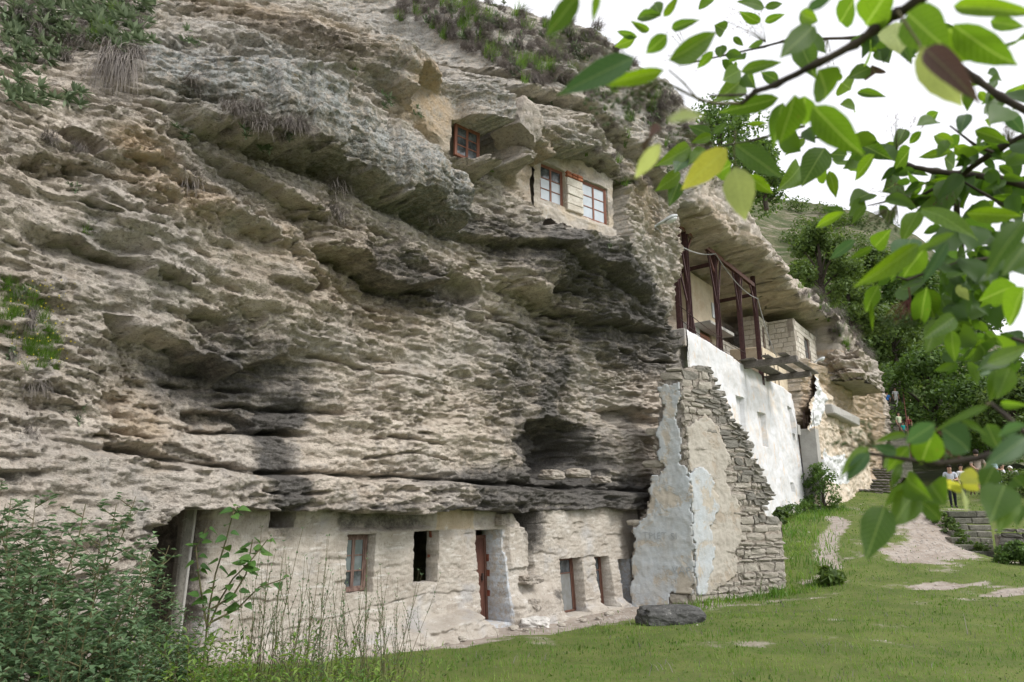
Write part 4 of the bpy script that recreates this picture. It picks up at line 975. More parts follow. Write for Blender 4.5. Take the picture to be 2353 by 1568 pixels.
onf(MB().bbox((xn, .30, 6.0), (xe, .55, 6.62), .02).build('parapet_back', M_CONC, ww), WF)
p_ = WF.px(1831, 992); onf(MB().bbox((p_[0] - .9, -.25, p_[1] - .22), (p_[0] - .45, -.21, p_[1] + .2), .01).build('plaque', M_CONC, ww), WF)

# floor of the balcony chamber
fl = MB().bbox((10.95, .2, 6.35), (22, 3.2, 6.62), .02).build('balcony_floor', M_CONC); fl.matrix_world = CLM
tag(fl, 'concrete floor of the rock balcony above the white wall', 'floor')

# steel frame: line just behind the parapet
ST = CF.px
def pt(u, v, d): s, z = cl(u, v, d); return (s, -d, z)
DB = .12
bal = empty('balcony_frame', sdz(15, DB, 6.7)); tag(bal, 'rusty red steel frame with braced posts standing on the white wall balcony', 'steel frame'); bpy.context.view_layer.update()
def beam(name, p, q, wx, wz, mat, parent, M=CLM, up=Vector((0, 0, 1))):
    """rolled channel: two flanges and a web between points p and q"""
    p, q = Vector(p), Vector(q); d = (q - p); L = d.length; d.normalize()
    side = d.cross(up)
    if side.length < .1: side = d.cross(Vector((0, 1, 0)))
    side.normalize(); u2 = side.cross(d)
    R = Matrix((side, d, u2)).transposed().to_4x4(); R.translation = p; b = MB()
    b.bbox((-wx / 2, 0, -wz / 2), (-wx / 2 + .014, L, wz / 2), .003, R).bbox((wx / 2 - .014, 0, -wz / 2), (wx / 2, L, wz / 2), .003, R).bbox((-wx / 2 + .014, .002, -.010), (wx / 2 - .014, L - .002, .010), .003, R)
    o = b.build(name, mat, parent); o.matrix_world = M; return o
ztop = 10.36
posts = [(1548, 512, 1590, 1), (1573, 545, 1603, 1), (1639, 590, 1652, 1), (1693, 640, 1700, 1)]
sp = []
for u, v, u2, _ in posts:
    s, z = cl(u, v, DB); sp.append(s); beam('post', (s, -DB, 6.4), (s, -DB, ztop - .06), .15, .15, M_STEEL, bal, up=Vector((0, 1, 0)))
s5, z5 = cl(1735, 700, DB); sp.append(s5); beam('post', (s5, -DB, 6.4), (s5, -DB, cl(1724, 628, DB)[1]), .15, .15, M_STEEL, bal, up=Vector((0, 1, 0)))
beam('top_beam', (sp[0] - .2, -DB - .02, ztop), (sp[4] - .08, -DB - .02, ztop), .12, .16, M_STEELL, bal)
for u, v in ((1600, 600), (1668, 640), (1710, 690)): pass
for i, yy in ((1, 2.3), (2, 2.0), (4, 2.2)):
    s = sp[i]; beam('cross_beam', (s, -DB + .08, ztop - .35 if i else ztop), (s - .1, yy, ztop - .42), .10, .12, M_STEEL, bal)
for i, dx in ((0, .5), (1, .5), (2, -.5), (2, .42), (3, .42), (4, -.5)):
    s = sp[i]; beam('brace', (s, -DB - .01, ztop - .75), (s + dx, -DB - .01, ztop - .09), .05, .05, M_STEELL, bal)
for i, dx, zb in ((0, .62, 8.3), (1, -.4, 6.5), (1, .5, 6.5), (2, -.45, 6.5)):
    s = sp[i]; beam('brace', (s + (dx if zb < 7 else 0), -DB - .01, zb if zb < 7 else 9.3), (s + (0 if zb < 7 else dx), -DB - .01, 8.2 if zb < 7 else 8.0), .05, .05, M_STEEL, bal)
for i, z0_, dx in ((1, 8.4, -.55), (2, 8.3, -.6), (2, 8.3, .6), (3, 8.6, .5), (4, 8.9, -.45), (3, 8.6, -.5)):
    s = sp[i]; beam('brace', (s, -DB - .02, z0_), (s + dx, -DB - .02, ztop - .1), .045, .045, M_STEEL, bal)
def wire(name, P, r, mat, sag=0.0, n=14, parent=None):
    b = MB(); Q = []
    for i in range(len(P) - 1):
        for k in range(n):
            t = k / n; p = Vector(P[i]).lerp(Vector(P[i + 1]), t); p.z -= sag * 4 * t * (1 - t); Q.append(p)
    Q.append(Vector(P[-1])); b.tube(Q, r, 5); return b.build(name, mat, parent)
for k in range(2):
    zz_ = 7.35 - k * .42
    o = wire('railing_wire', [(sp[0] - .2, -DB - .09, zz_ + .3), (sp[2], -DB - .09, zz_), (sp[3], -DB - .09, zz_ - .05)], .013, M_DARKM, .05, 8, bal); o.matrix_world = CLM
o = wire('antenna_rod', [(cl(1666, 640, DB)[0], -DB, ztop), (cl(1666, 640, DB)[0], -DB, ztop + .62)], .016, M_DARKM, 0, 2, bal); o.matrix_world = CLM
sw, zw = cl(1503, 520, .95)
wr = wire('cable', [sdz(sw, .95, zw), sdz(sp[2] - .1, DB + .12, ztop - .05), sdz(sp[4], DB + .12, ztop - .55), sdz(sp[4] + 2.2, .15, 7.9)], .017, flat_mat('pale cable', (.4, .4, .4), .6), .28)
tag(wr, 'pale sagging cable strung from the street lamp along the steel frame', 'cable')

# timber platform jutting out over the wall
pf = empty('timber_platform', sdz(18, .6, 6.8)); tag(pf, 'weathered grey timber platform jutting out over the white wall', 'platform'); bpy.context.view_layer.update()
def plate(name, s0, s1, d0, d1, z0, z1, mat, parent, j=.01, M=CLM):
    o = MB().bbox((s0, -d1, z0), (s1, -d0, z1), .012, None, j).build(name, mat, parent); o.matrix_world = M; return o
sa, za = cl(1690, 812, .25); print('platform', sa, za)
PB = [cl(1688, 815, .35)[0], cl(1735, 860, .3)[0]]
plate('beam', 17.0, 17.2, -.5, 2.05, 6.64, 6.86, M_PLANK, pf); plate('beam', 19.9, 20.1, -.5, 1.75, 6.64, 6.84, M_PLANK, pf)
random.seed(9)
for k, (da, db) in enumerate([(-.3, -.02), (.1, .38), (.52, .8), (1.0, 1.26), (1.45, 1.72)]):
    o = MB().bbox((16.5 + random.uniform(0, .3), -db, 6.87), (20.5 + random.uniform(0, .35), -da, 6.91), .006, None, .012).build('plank', M_PLANK, pf)
    o.matrix_world = CLM @ Matrix.Rotation(random.uniform(-.008, .008), 4, 'Z')

# plastered room, canopy and faded red door inside the chamber
rm = empty('balcony_room', sdz(15, -1, 6.7)); tag(rm, 'small tan plastered room with a concrete canopy and a faded red door inside the balcony', 'room'); bpy.context.view_layer.update()
M_TAN = plaster_mat('tan plaster', (.58, .50, .38), (.50, .40, .29), (.36, .29, .21), 1.2, (.5, .62), .35)
sL = cl(1600, 700, -1.0)[0]; sR = cl(1643, 700, -1.0)[0]; sM = cl(1620, 790, -.95)[0]; sE = cl(1646, 790, -.95)[0]
print('room', sL, sR, sM, sE)
plate('wall', sL - .2, sR + .3, -2.6, -1.05, 8.3, 10.2, M_TAN, rm); plate('wall', sL - .45, sM - .02, -2.4, -1.1, 6.6, 8.3, M_WHITE, rm); plate('wall', sE + .02, sR + .35, -2.4, -1.1, 6.6, 8.3, M_TAN, rm)
plate('canopy', sL - .15, sR + .25, -1.1, -.45, 8.18, 8.30, M_CONC, rm)
dr2 = plate('door_frame', sM, sE, -1.5, -1.2, 6.6, 8.18, M_FRAME, rm); dl = MB().bbox((sM + .05, 1.16, 6.62), (sE - .05, 1.195, 8.12), .01).bbox((sM + .18, 1.14, 6.8), (sE - .18, 1.158, 7.4), .01).bbox((sM + .18, 1.14, 7.5), (sE - .18, 1.158, 8.0), .01).build('door', M_PINK, rm); dl.matrix_world = CLM
plate('window', sR - .3, sR + .05, -1.05, -1.0, 8.9, 9.5, M_LAMP, rm, 0)

# block walls of the house under the brow
BLK = []
for k in range(8):
    random.seed(300 + k); o = MB().bbox((-.5, -.5, -.5), (.5, .5, .5), .055, None, .035); me = bpy.data.meshes.new('block'); me.from_pydata(o.v, [], o.f); me.materials.append(M_BLOCK); BLK.append(me)
STN = []
def stone_mesh(k, dark):
    bm = bmesh.new(); bmesh.ops.create_cube(bm, size=1); bmesh.ops.subdivide_edges(bm, edges=bm.edges, cuts=1, use_grid_fill=True)
    R = random.Random(500 + k)
    for v in bm.verts:
        l = v.co.length; v.co *= 1 - .16 * max(0, l - .5) / .366; v.co += Vector((R.uniform(-.09, .09), R.uniform(-.16, .05), R.uniform(-.11, .11)))
    me = bpy.data.meshes.new('stone'); bm.to_mesh(me); bm.free(); me.materials.append(M_STONED if dark else M_STONE); return me
STM = [[stone_mesh(k, False) for k in range(10)], [stone_mesh(k + 20, True) for k in range(8)]]
def lay(frame, x0, x1, z0f, z1f, bw, bh, parent, name='block', meshes=BLK, holes=(), ydep=.14, mort=.02, rnd=.15, cnt=None, ok=None, pick=None, rowj=.0):
    z = z0f; r = 0; n = 0
    while z < z1f:
        h_ = bh * random.uniform(1 - rnd, 1 + rnd); h_ = min(h_, z1f - z + .02); x = x0 - (r % 2) * bw * .5 * random.uniform(.6, 1.2)
        if h_ < bh * .4: break
        while x < x1:
            w_ = bw * random.uniform(1 - rnd * 1.8, 1 + rnd * 1.8); a, b = max(x, x0), min(x + w_, x1); x += w_
            if b - a < bw * .18: continue
            cx, cz = (a + b) / 2, z + h_ / 2
            bad = False
            for hx0, hx1, hz0, hz1 in holes:
                if b > hx0 and a < hx1 and z + h_ * .5 > hz0 and z + h_ * .5 < hz1:
                    if cx < (hx0 + hx1) / 2: b = min(b, hx0)
                    else: a = max(a, hx1)
                    if b - a < bw * .15: bad = True
            if bad: continue
            cx = (a + b) / 2
            zj = random.uniform(-1, 1) * rowj
            if ok and not ok(cx, cz): continue
            me = (pick(cx, cz) if pick else random.choice(meshes)); pr = random.uniform(-.012, .02)
            o = C.new(name, me); col.objects.link(o); o.parent = parent
            o.matrix_world = frame.M @ Matrix.Translation((cx, ydep / 2 - pr, cz + zj)) @ Matrix.Rotation(random.uniform(-.04, .04) * rowj * 40, 4, 'Y') @ Matrix.Diagonal((b - a - mort, ydep, h_ - mort, 1)); n += 1
        z += h_; r += 1
    return n
bh_ = empty('block_house', sdz(23, -.5, 8)); tag(bh_, 'house of pale sawn blocks with stepped walls squeezed under the rock brow', 'house'); bpy.context.view_layer.update()
c45 = cl(1828, 780, .1); cS = c45[0]; print('corner', c45, cl(1828, 736, .1), cl(1828, 825, .1), cl(1875, 820, .1))
AT = math.atan2(.8, .6); AN = AT - math.pi / 2
tot = 0; zb_ = cl(1828, 825, .1)[1]; zc_ = cl(1828, 736, .1)[1]
def seg(o, ang, L, z0, z1, holes=()):
    global tot
    f = Fr(o, ang); b = MB().box((-.0, .05, z0), (L, .30, z1)) if not holes else MB()
    if holes:
        hx0, hx1, hz0, hz1 = holes[0]; b.box((0, .05, z0), (hx0, .3, z1)).box((hx1, .05, z0), (L, .3, z1)).box((hx0, .052, hz1), (hx1, .298, z1)).box((hx0, .052, z0), (hx1, .298, hz0))
    c = b.build('wall', M_MORT, bh_); c.matrix_world = f.M
    tot += lay(f, 0, L, z0, z1, .42, .23, bh_, holes=holes); return f
# seg5 receding with window, seg4 facing the viewer, seg3 receding with doorway, seg2 facing, seg1 receding
L5 = cl(1876, 800, .1)[0] - cS
f5 = seg(sdz(cS, .1, 0), AT, L5, zb_, zc_, [(L5 * .40, L5 * .66, zb_ + .15, zc_ - .45)])
d4 = 1.15; f4 = seg(sdz(cS, .1 - d4, 0), AN, d4, zb_, zc_)
s3 = cl(1743, 760, .1 - d4)[0]; f3 = seg(sdz(s3, .1 - d4, 0), AT, cS - s3, zb_ - 1.2, zc_, [((cS - s3) * .34, (cS - s3) * .6, zb_ - .6, zc_ - .4)])
s2 = s3; d2 = .9; f2 = seg(sdz(s2, .1 - d4 - d2, 0), AN, d2, 6.6, zc_)
s1 = cl(1655, 760, .1 - d4 - d2)[0]; f1 = seg(sdz(s1, .1 - d4 - d2, 0), AT, s2 - s1, 6.6, 8.9)
print('blocks', tot, 's1', s1, s3, cS, L5)
for f, x0, x1, z0, z1 in ((f5, L5 * .40, L5 * .66, zb_ + .15, zc_ - .45), (f3, (cS - s3) * .34, (cS - s3) * .6, zb_ - .6, zc_ - .4)):
    o = window(bh_, f.M @ Matrix.Translation((x0, .06, z0)), x1 - x0, z1 - z0, 1, 2, M_FRAMEO, M_GLASS, .05, .06, .03, None, 'window', 1)
# rock and plaster under the house, iron bars
ub = MB().bbox((21.2, .30, 6.2), (26.0, 1.6, zb_ - .02), .04, None, .03).build('house_footing', M_TAN, bh_); ub.matrix_world = CLM
for k in range(4):
    s = 20.6 + k * .55; o = MB().tube([sdz(s, -.05, 6.3), sdz(s + .05, -.02, 7.9)], .018, 5).build('iron_bar', M_DARKM, bh_); o.matrix_world = Matrix()

# concrete column with starter bars at the far end of the white wall
cc = empty('concrete_column', sdz(25.2, .3, 2)); tag(cc, 'bare concrete column with rusty starter bars beside the white wall end', 'column'); bpy.context.view_layer.update()
cs_, cz_ = cl(1842, 985, .25); print('column', cs_, cz_)
plate('shaft', cs_ + .15, cs_ + .70, .10, .75, 1.0, cz_, M_CONC, cc)
for k, (a, b) in enumerate([(.05, .0), (.18, .12), (.32, -.02), (.47, .2), (.4, .32)]):
    o = MB().tube([sdz(cs_ + a + .18, b + .3, cz_ - .1), sdz(cs_ + a + .21, b + .32, cz_ + random.uniform(.55, .85))], .014, 5).build('starter_bar', M_DARKM, cc); o.matrix_world = Matrix()

# street lamps
def lamp(loc, ang, sc, label, tilt=.45):
    e = empty('street_lamp', loc); tag(e, label, 'street lamp', 'street lamps bracketed to the rock'); bpy.context.view_layer.update()
    M = Matrix.Translation(loc) @ Matrix.Rotation(ang, 4, 'Z') @ Matrix.Rotation(-tilt, 4, 'Y') @ Matrix.Scale(sc, 4)
    bm = bmesh.new(); bmesh.ops.create_uvsphere(bm, u_segments=16, v_segments=10, radius=1)
    for v in bm.verts:
        t = (v.co.x + 1) / 2; wd = .09 + .10 * sst(.2, .8, t); v.co = Vector((.35 + v.co.x * .32, v.co.y * wd, max(v.co.z, -.25) * (.05 + .045 * float(sst(.3, .8, t)))))
    me = bpy.data.meshes.new('housing'); bm.to_mesh(me); bm.free(); me.materials.append(M_LAMP); o = link('housing', me, e); o.matrix_world = M
    bm = bmesh.new(); bmesh.ops.create_uvsphere(bm, u_segments=16, v_segments=8, radius=1)
    for v in bm.verts: v.co = Vector((.46 + v.co.x * .17, v.co.y * .13, -.03 + min(v.co.z, .1) * .08))
    me = bpy.data.meshes.new('lamp_glass'); bm.to_mesh(me); bm.free(); me.materials.append(M_CLEAR); me.polygons.foreach_set('use_smooth', [True] * len(me.polygons)); o = link('lamp_glass', me, e); o.matrix_world = M
    MB().tube([(-.05, 0, -.02), (.12, 0, 0)], .025, 8).build('arm', M_LAMP, e).matrix_world = M
    MB().bbox((-.10, -.05, -.14), (-.05, .05, .10), .006).build('bracket', M_LAMP, e).matrix_world = M
    return e
q = sdz(*(lambda t: (t[0], .95, t[1]))(cl(1503, 520, .95))); lamp(q, 0.05, 1.05, 'grey street lamp on the rock edge above the left end of the steel frame')
q = sdz(*(lambda t: (t[0], .3, t[1]))(cl(1866, 836, .3))); lamp(q, 0.0, 1.05, 'small grey street lamp on the corner below the block house')

# ------------------------------------------------------------------ ruined buttress
LATE = []
bt = empty('ruined_buttress', (4.2, 16, -.2)); tag(bt, 'tall ruined rubble buttress, blue washed plaster on its left and bare stones on its right', 'ruined wall'); bpy.context.view_layer.update()
BA = Fr((2.62, 16.25, 0), math.atan2(-.5, 1.33)); BP = BA.w((Vector((3.95, 15.72, 0)) - BA.o).dot(BA.x), 0, 0)
BB = Fr(BP, math.atan2(1.38, 2.79))
PA = [(1537,846),(1518,880),(1522,925),(1512,965),(1500,1000),(1507,1040),(1492,1075),(1500,1110),(1488,1150),(1478,1185),(1452,1205),(1458,1240),(1450,1290),(1455,1330),(1446,1370),(1447,1408),(1600,1400),(1597,1300),(1590,1200),(1584,1100),(1576,1000),(1569,920),(1565,846)]
PB_ = [(1565,846),(1622,842),(1640,862),(1652,900),(1668,925),(1680,962),(1700,985),(1718,1012),(1722,1040),(1740,1065),(1748,1095),(1765,1120),(1776,1143),(1752,1155),(1760,1178),(1772,1190),(1800,1200),(1803,1270),(1800,1362),(1700,1380),(1600,1400),(1597,1300),(1590,1200),(1584,1100),(1576,1000),(1569,920)]
def inside(poly, x, z):
    x = np.asarray(x); z = np.asarray(z); c = np.zeros(x.shape, bool); n = len(poly)
    for i in range(n):
        (x0, y0), (x1, y1) = poly[i], poly[(i + 1) % n]
        c ^= ((y0 > z) != (y1 > z)) & (x < (x1 - x0) * (z - y0) / (y1 - y0 + 1e-12) + x0)
    return c
def poly_wall(name, fr_, poly, step, dep, mat, parent, thick=.7, seed=0, margin=0):
    p = np.array(poly); x0, x1 = p[:, 0].min(), p[:, 0].max(); z0, z1 = p[:, 1].min(), p[:, 1].max()
    X, Z = np.meshgrid(np.arange(x0 - step, x1 + step, step), np.arange(z0 - step, z1 + step, step)); Y = dep(X, Z)
    ins = inside(poly, X + fbm(X * 3, Z * 3, 5, seed, .65) * .16, Z + fbm(X * 3, Z * 3, 5, seed + 1, .65) * .16)
    F = gridfaces(*X.shape); keep = ins.ravel()[F].sum(1) >= 3; F = F[keep]
    V = np.stack([X.ravel(), Y.ravel(), Z.ravel()], 1)
    if thick:                                  # carry the rim back to give the wall its body
        e = {}
        for f in F:
            for a, b in ((f[0], f[1]), (f[1], f[2]), (f[2], f[3]), (f[3], f[0])):
                if (b, a) in e: del e[(b, a)]
                else: e[(a, b)] = 1
        n0 = len(V); used = {}; ex = []; rim = []
        for (a, b) in e:
            ids = []
            for q in (a, b):
                if q not in used:
                    used[q] = n0 + len(ex); ex.append((V[q][0] , V[q][1] + thick, V[q][2]))
                ids.append(used[q])
            rim.append((b, a, ids[0], ids[1]))
        V = np.concatenate([V, np.array(ex)]); F = np.concatenate([F, np.array(rim)])
    o = npmesh(name, V, F, mat, parent); o.matrix_world = fr_.M; return o
pa = [BA.px(*q) for q in PA]; pb = [BB.px(*q) for q in PB_]
print('buttress', min(pa), max(pa), min(pb), max(pb))
poly_wall('core', BA, pa, .035, lambda X, Z: .05 + fbm(X * 3, Z * 4, 4, 400) * .05 + fbm(X * 11, Z * 16, 3, 401) * .04, M_MORT, bt, .75, 402)
poly_wall('core', BB, pb, .035, lambda X, Z: .035 + fbm(X * 3, Z * 4, 4, 405) * .04 + fbm(X * 11, Z * 16, 3, 406) * .05, M_MORT, bt, .75, 407)
# plaster coats
CA = [(1512,890),(1562,880),(1562,935),(1555,960),(1566,1010),(1562,1060),(1580,1075),(1590,1150),(1594,1280),(1596,1330),(1590,1368),(1545,1362),(1525,1402),(1450,1405),(1446,1370),(1455,1330),(1450,1290),(1458,1240),(1456,1210),(1482,1190),(1495,1130),(1503,1085),(1530,1080),(1512,1060),(1520,1030),(1508,1000),(1518,965),(1526,935)]
CB = [(1582,1085),(1612,1070),(1640,1110),(1650,1170),(1628,1215),(1640,1260),(1632,1310),(1620,1362),(1600,1368),(1594,1280),(1588,1180)]
CB2 = [(1578,985),(1615,950),(1655,985),(1675,1050),(1668,1110),(1700,1160),(1705,1230),(1690,1270),(1700,1320),(1660,1345),(1618,1372),(1596,1372),(1590,1150)]
M_PLA = plaster_mat('bare grey plaster', (.44, .41, .36), (.38, .33, .27), (.28, .25, .21), 1.6, (.5, .6), .6)
poly_wall('plaster_coat', BA, [BA.px(*q) for q in CA], .03, lambda X, Z: -.035 + fbm(X * 2, Z * 2, 4, 410) * .025 + fbm(X * 12, Z * 8, 3, 411) * .012, M_BLUE, bt, .10, 412)['label'] = 'pale blue flaking plaster'
poly_wall('plaster_coat', BB, [BB.px(*q) for q in CB2], .03, lambda X, Z: -.012 + fbm(X * 2, Z * 2, 4, 413) * .03 + fbm(X * 12, Z * 12, 3, 414) * .018, M_PLA, bt, .10, 415)['label'] = 'bare grey brown plaster'
poly_wall('plaster_coat', BB, [BB.px(*q) for q in CB], .03, lambda X, Z: -.045 + fbm(X * 2, Z * 2, 4, 416) * .02 + fbm(X * 12, Z * 8, 3, 417) * .012, M_BLUE, bt, .06, 418)['label'] = 'strip of pale blue plaster at the joint'
random.seed(21)
pcb = [BB.px(*q) for q in CB2]; pca = [BA.px(*q) for q in CA]
def dist_right(x, z):                           # distance to the weathered right rim
    rim = pb[1:14]; m = 9
    for (x0, z0), (x1, z1) in zip(rim, rim[1:]):
        L2 = (x1 - x0) ** 2 + (z1 - z0) ** 2; t = min(1, max(0, ((x - x0) * (x1 - x0) + (z - z0) * (z1 - z0)) / L2)); m = min(m, math.hypot(x - x0 - t * (x1 - x0), z - z0 - t * (z1 - z0)))
    return m
def okB(x, z): return bool(inside(pb, x, z)) and (not bool(inside(pcb, x, z)) or random.random() < .16)
def pickB(x, z):
    d = dist_right(x, z); return random.choice(STM[1 if random.random() < (1.0 - d / .75) else 0])
zmin = min(q[1] for q in pb); zmax = max(q[1] for q in pb); xmax = max(q[0] for q in pb)
nB = lay(BB, 0.02, xmax + .05, zmin - .1, zmax, .30, .15, bt, 'stone', holes=(), ydep=.20, mort=.014, rnd=.52, ok=okB, pick=pickB, rowj=.022)
def okA(x, z): return bool(inside(pa, x, z)) and not bool(inside(pca, x, z))
nA = lay(BA, min(q[0] for q in pa), max(q[0] for q in pa), min(q[1] for q in pa), max(q[1] for q in pa), .34, .17, bt, 'stone', ydep=.20, mort=.02, rnd=.4, ok=okA, pick=lambda x, z: random.choice(STM[0]), rowj=.012)
# letters scratched into the blue plaster
for txt, (u, v), hh in (('TPIET SI', (1478, 1238), .20), ('VAP', (1545, 1318), .22)):
    cu = bpy.data.curves.new('t', 'FONT'); cu.body = txt; cu.size = hh; cu.extrude = .003; cu.space_character = 1.12; to = C.new('t', cu); col.objects.link(to); bpy.context.view_layer.update()
    me = bpy.data.meshes.new_from_object(to.evaluated_get(bpy.context.evaluated_depsgraph_get())); C.remove(to)
    for v_ in me.vertices: v_.co.y += .01 * math.sin(v_.co.x * 17)
    x, z = BA.px(u, v); me.materials.clear(); me.materials.append(flat_mat('scratch', (.36, .385, .40), .95)); so_ = link('scratched_letters', me, bt); so_['kind'] = 'stuff'; so_.matrix_world = BA.M @ Matrix.Translation((x, -.062, z)) @ Matrix.Rotation(math.pi / 2, 4, 'X') @ Matrix.Diagonal((1, 1, 1, 1))
for (u, v, hgt, lab) in ((1600, 846, .75, 'airy pale weed growing on the very top of the buttress'), (1672, 940, .65, 'airy pale weed growing on the sloping right edge of the buttress'), (1725, 1030, .3, 'small green weed on the dark rim of the buttress')):
    LATE.append((u, v, hgt, lab))
# return face at the right end of the foot
BC = Fr(BB.w(BB.px(1800, 1280)[0], .03, 0), math.atan2(.93, .36))
zt2 = BB.px(1800, 1200)[1]; c = MB().box((0, .12, -.4), (1.0, .7, zt2 - .06)).build('core', M_MORT, bt); c.matrix_world = BC.M
nC = lay(BC, 0.0, 1.0, -.3, zt2, .26, .13, bt, 'stone', ydep=.2, mort=.02, rnd=.35, pick=lambda x, z: random.choice(STM[0]), rowj=.012)
capm = MB().bbox((0, .02, zt2 - .05), (1.0, .6, zt2 + .05), .03, None, .03).build('earth_cap', M_MORT, bt); capm.matrix_world = BC.M
# dark capping stones stepping down the rim
for k, ((x0, z0), (x1, z1)) in enumerate(zip(pb[1:13], pb[2:14])):
    for t in (.25, .75):
        x, z = x0 + (x1 - x0) * t, z0 + (z1 - z0) * t; me = random.choice(STM[1]); o = C.new('stone', me); col.objects.link(o); o.parent = bt
        o.matrix_world = BB.M @ Matrix.Translation((x - .06, .36, z)) @ Matrix.Rotation(random.uniform(-.2, .3), 4, 'Y') @ Matrix.Diagonal((random.uniform(.25, .42), .72, random.uniform(.10, .17), 1)); nB += 1
print('stones', nA, nB, nC)

# ------------------------------------------------------------------ hills behind
def vsky(u): return np.interp(u, [1300, 1700, 1790, 1850, 1930, 2000, 2060, 2110, 2200, 2300, 2400, 2600, 3000], [330, 420, 455, 466, 476, 492, 520, 545, 640, 790, 880, 930, 960])
uu = np.linspace(1300, 3000, 170); tt_ = np.linspace(0, 1.25, 110); V = []
for t in tt_:
    Y = 50 + 75 * t
    vb = 1085.; 
    for u in uu:
        vt = vsky(u); ev = math.sin(min(t, 1) * math.pi / 2) ** .8
        v = vb + (vt - vb) * ev; p = aY(u, v, Y)
        if t > 1: p.z -= (t - 1) * 60
        V.append(p[:])
V = np.array(V); n = fbm(V[:, 0] * .09, V[:, 1] * .09, 4, 500)
V[:, 2] += n * 1.6 + fbm(V[:, 0] * .5, V[:, 1] * .3 + V[:, 2] * .9, 4, 501) * .55
g = NG('hillside turf and ledges')
band = g.noise(1.1, 6, .7, g.map((.18, .18, 1.5)))
hc = g.mix(g.rng(g.noise(.35, 6, .7), .4, .62), (.07, .09, .04), (.13, .13, .075)); hc = g.mix(g.rng(band, .53, .60, 0, .85), hc, (.27, .235, .19)); hc = g.mix(g.rng(g.noise(2.5, 5, .7), .55, .65, 0, .8), hc, (.035, .055, .022))
hill = npmesh('hill', V, gridfaces(len(tt_), len(uu)), g.done(hc, g.bump(g.noise(3, 6, .7), .8, .4), .95, .1), smooth=True)
tag(hill, 'scrubby far hillside with thin rock ledges', None, None, 'structure')

# ------------------------------------------------------------------ trees and bushes
def leafcloud(name, blobs, n, size, mat, parent=None, seed=0, flat=.0, aspect=.55, kind=None):
    R = np.random.RandomState(seed); vol = np.array([b[3] * b[4] * b[5] for b in blobs]); k = R.choice(len(blobs), n * 2, p=vol / vol.sum())
    B = np.array(blobs)[k]; d = R.normal(size=(n * 2, 3)); d /= np.linalg.norm(d, axis=1, keepdims=True); r = R.rand(n * 2) ** .45
    Pn = B[:, :3] + d * r[:, None] * B[:, 3:6]
    cl_ = fbm(Pn[:, 0] * 1.7 / max(.5, vol.mean() ** .33) + seed, Pn[:, 2] * 1.7 / max(.5, vol.mean() ** .33) + Pn[:, 1], 3, 520 + seed)
    keep = np.argsort(-(cl_ + R.rand(n * 2) * .5))[:n]; Pn = Pn[keep]; d = d[keep]; cl_ = cl_[keep]
    nrm = d * .5 + R.normal(size=d.shape) * .6 + np.array([0, 0, .5]); nrm /= np.linalg.norm(nrm, axis=1, keepdims=True)
    a = np.cross(nrm, R.normal(size=d.shape)); a /= np.linalg.norm(a, axis=1, keepdims=True); b = np.cross(nrm, a)
    s = size * R.uniform(.6, 1.35, n)[:, None]
    V = np.stack([Pn - a * s, Pn + b * s * aspect - nrm * s * .12, Pn + a * s, Pn - b * s * aspect + nrm * s * .05], 1).reshape(-1, 3)
    F = (np.arange(n)[:, None] * 4 + np.arange(4)); rnd = np.repeat(np.clip(.45 + cl_ * .6 + R.normal(size=n) * .18, 0, 1), 4)
    o = npmesh(name, V, F, mat, parent, attrs=dict(rnd=rnd)); 
    if kind: o['kind'] = kind
    return o
def tree(name, base, h, w, label, cat, mat=M_TREEL, n=7000, leaf=.09, seed=0, group=None, trunk_h=.35, nb=9, lean=0.0):
    R = random.Random(seed); e = empty(name, base); tag(e, label, cat, group); bpy.context.view_layer.update()
    b = Vector(base); blobs = []; mb = MB(); top = b + Vector((lean * h, 0, h * .82))
    mb.tube([b + Vector((0, 0, -.3)), b + Vector((lean * h * .3, .03 * h, h * .3)), b + Vector((lean * h * .6, -.02 * h, h * .58)), top], [.035 * h, .027 * h, .018 * h, .006 * h], 7)
    for i in range(nb):
        a = i * 2.4 + R.random(); t = trunk_h + (1 - trunk_h) * (i + .5) / nb; rr = w * .5 * math.sin(min(1, .25 + t * .75) * math.pi * .95 + .1) * R.uniform(.5, .9)
        c = b + Vector((lean * h * t + math.cos(a) * rr, math.sin(a) * rr, h * (t * .88 + .02) + R.uniform(-.04, .04) * h))
        mb.tube([b + Vector((lean * h * t * .5, 0, h * t * .45)), b + Vector((lean * h * t * .8 + math.cos(a) * rr * .45, math.sin(a) * rr * .45, h * t * .72)), c], [.014 * h, .009 * h, .003 * h], 5)
        sz = w * R.uniform(.17, .30); blobs.append((*c, sz, sz, sz * R.uniform(.55, .85)))
    blobs.append((*(top), w * .2, w * .2, h * .12))
    mb.build('trunk', M_BARK, e).matrix_world = Matrix()
    o = leafcloud('crown', blobs, n, leaf, mat, e, seed, kind=None); o.matrix_world = Matrix(); return e
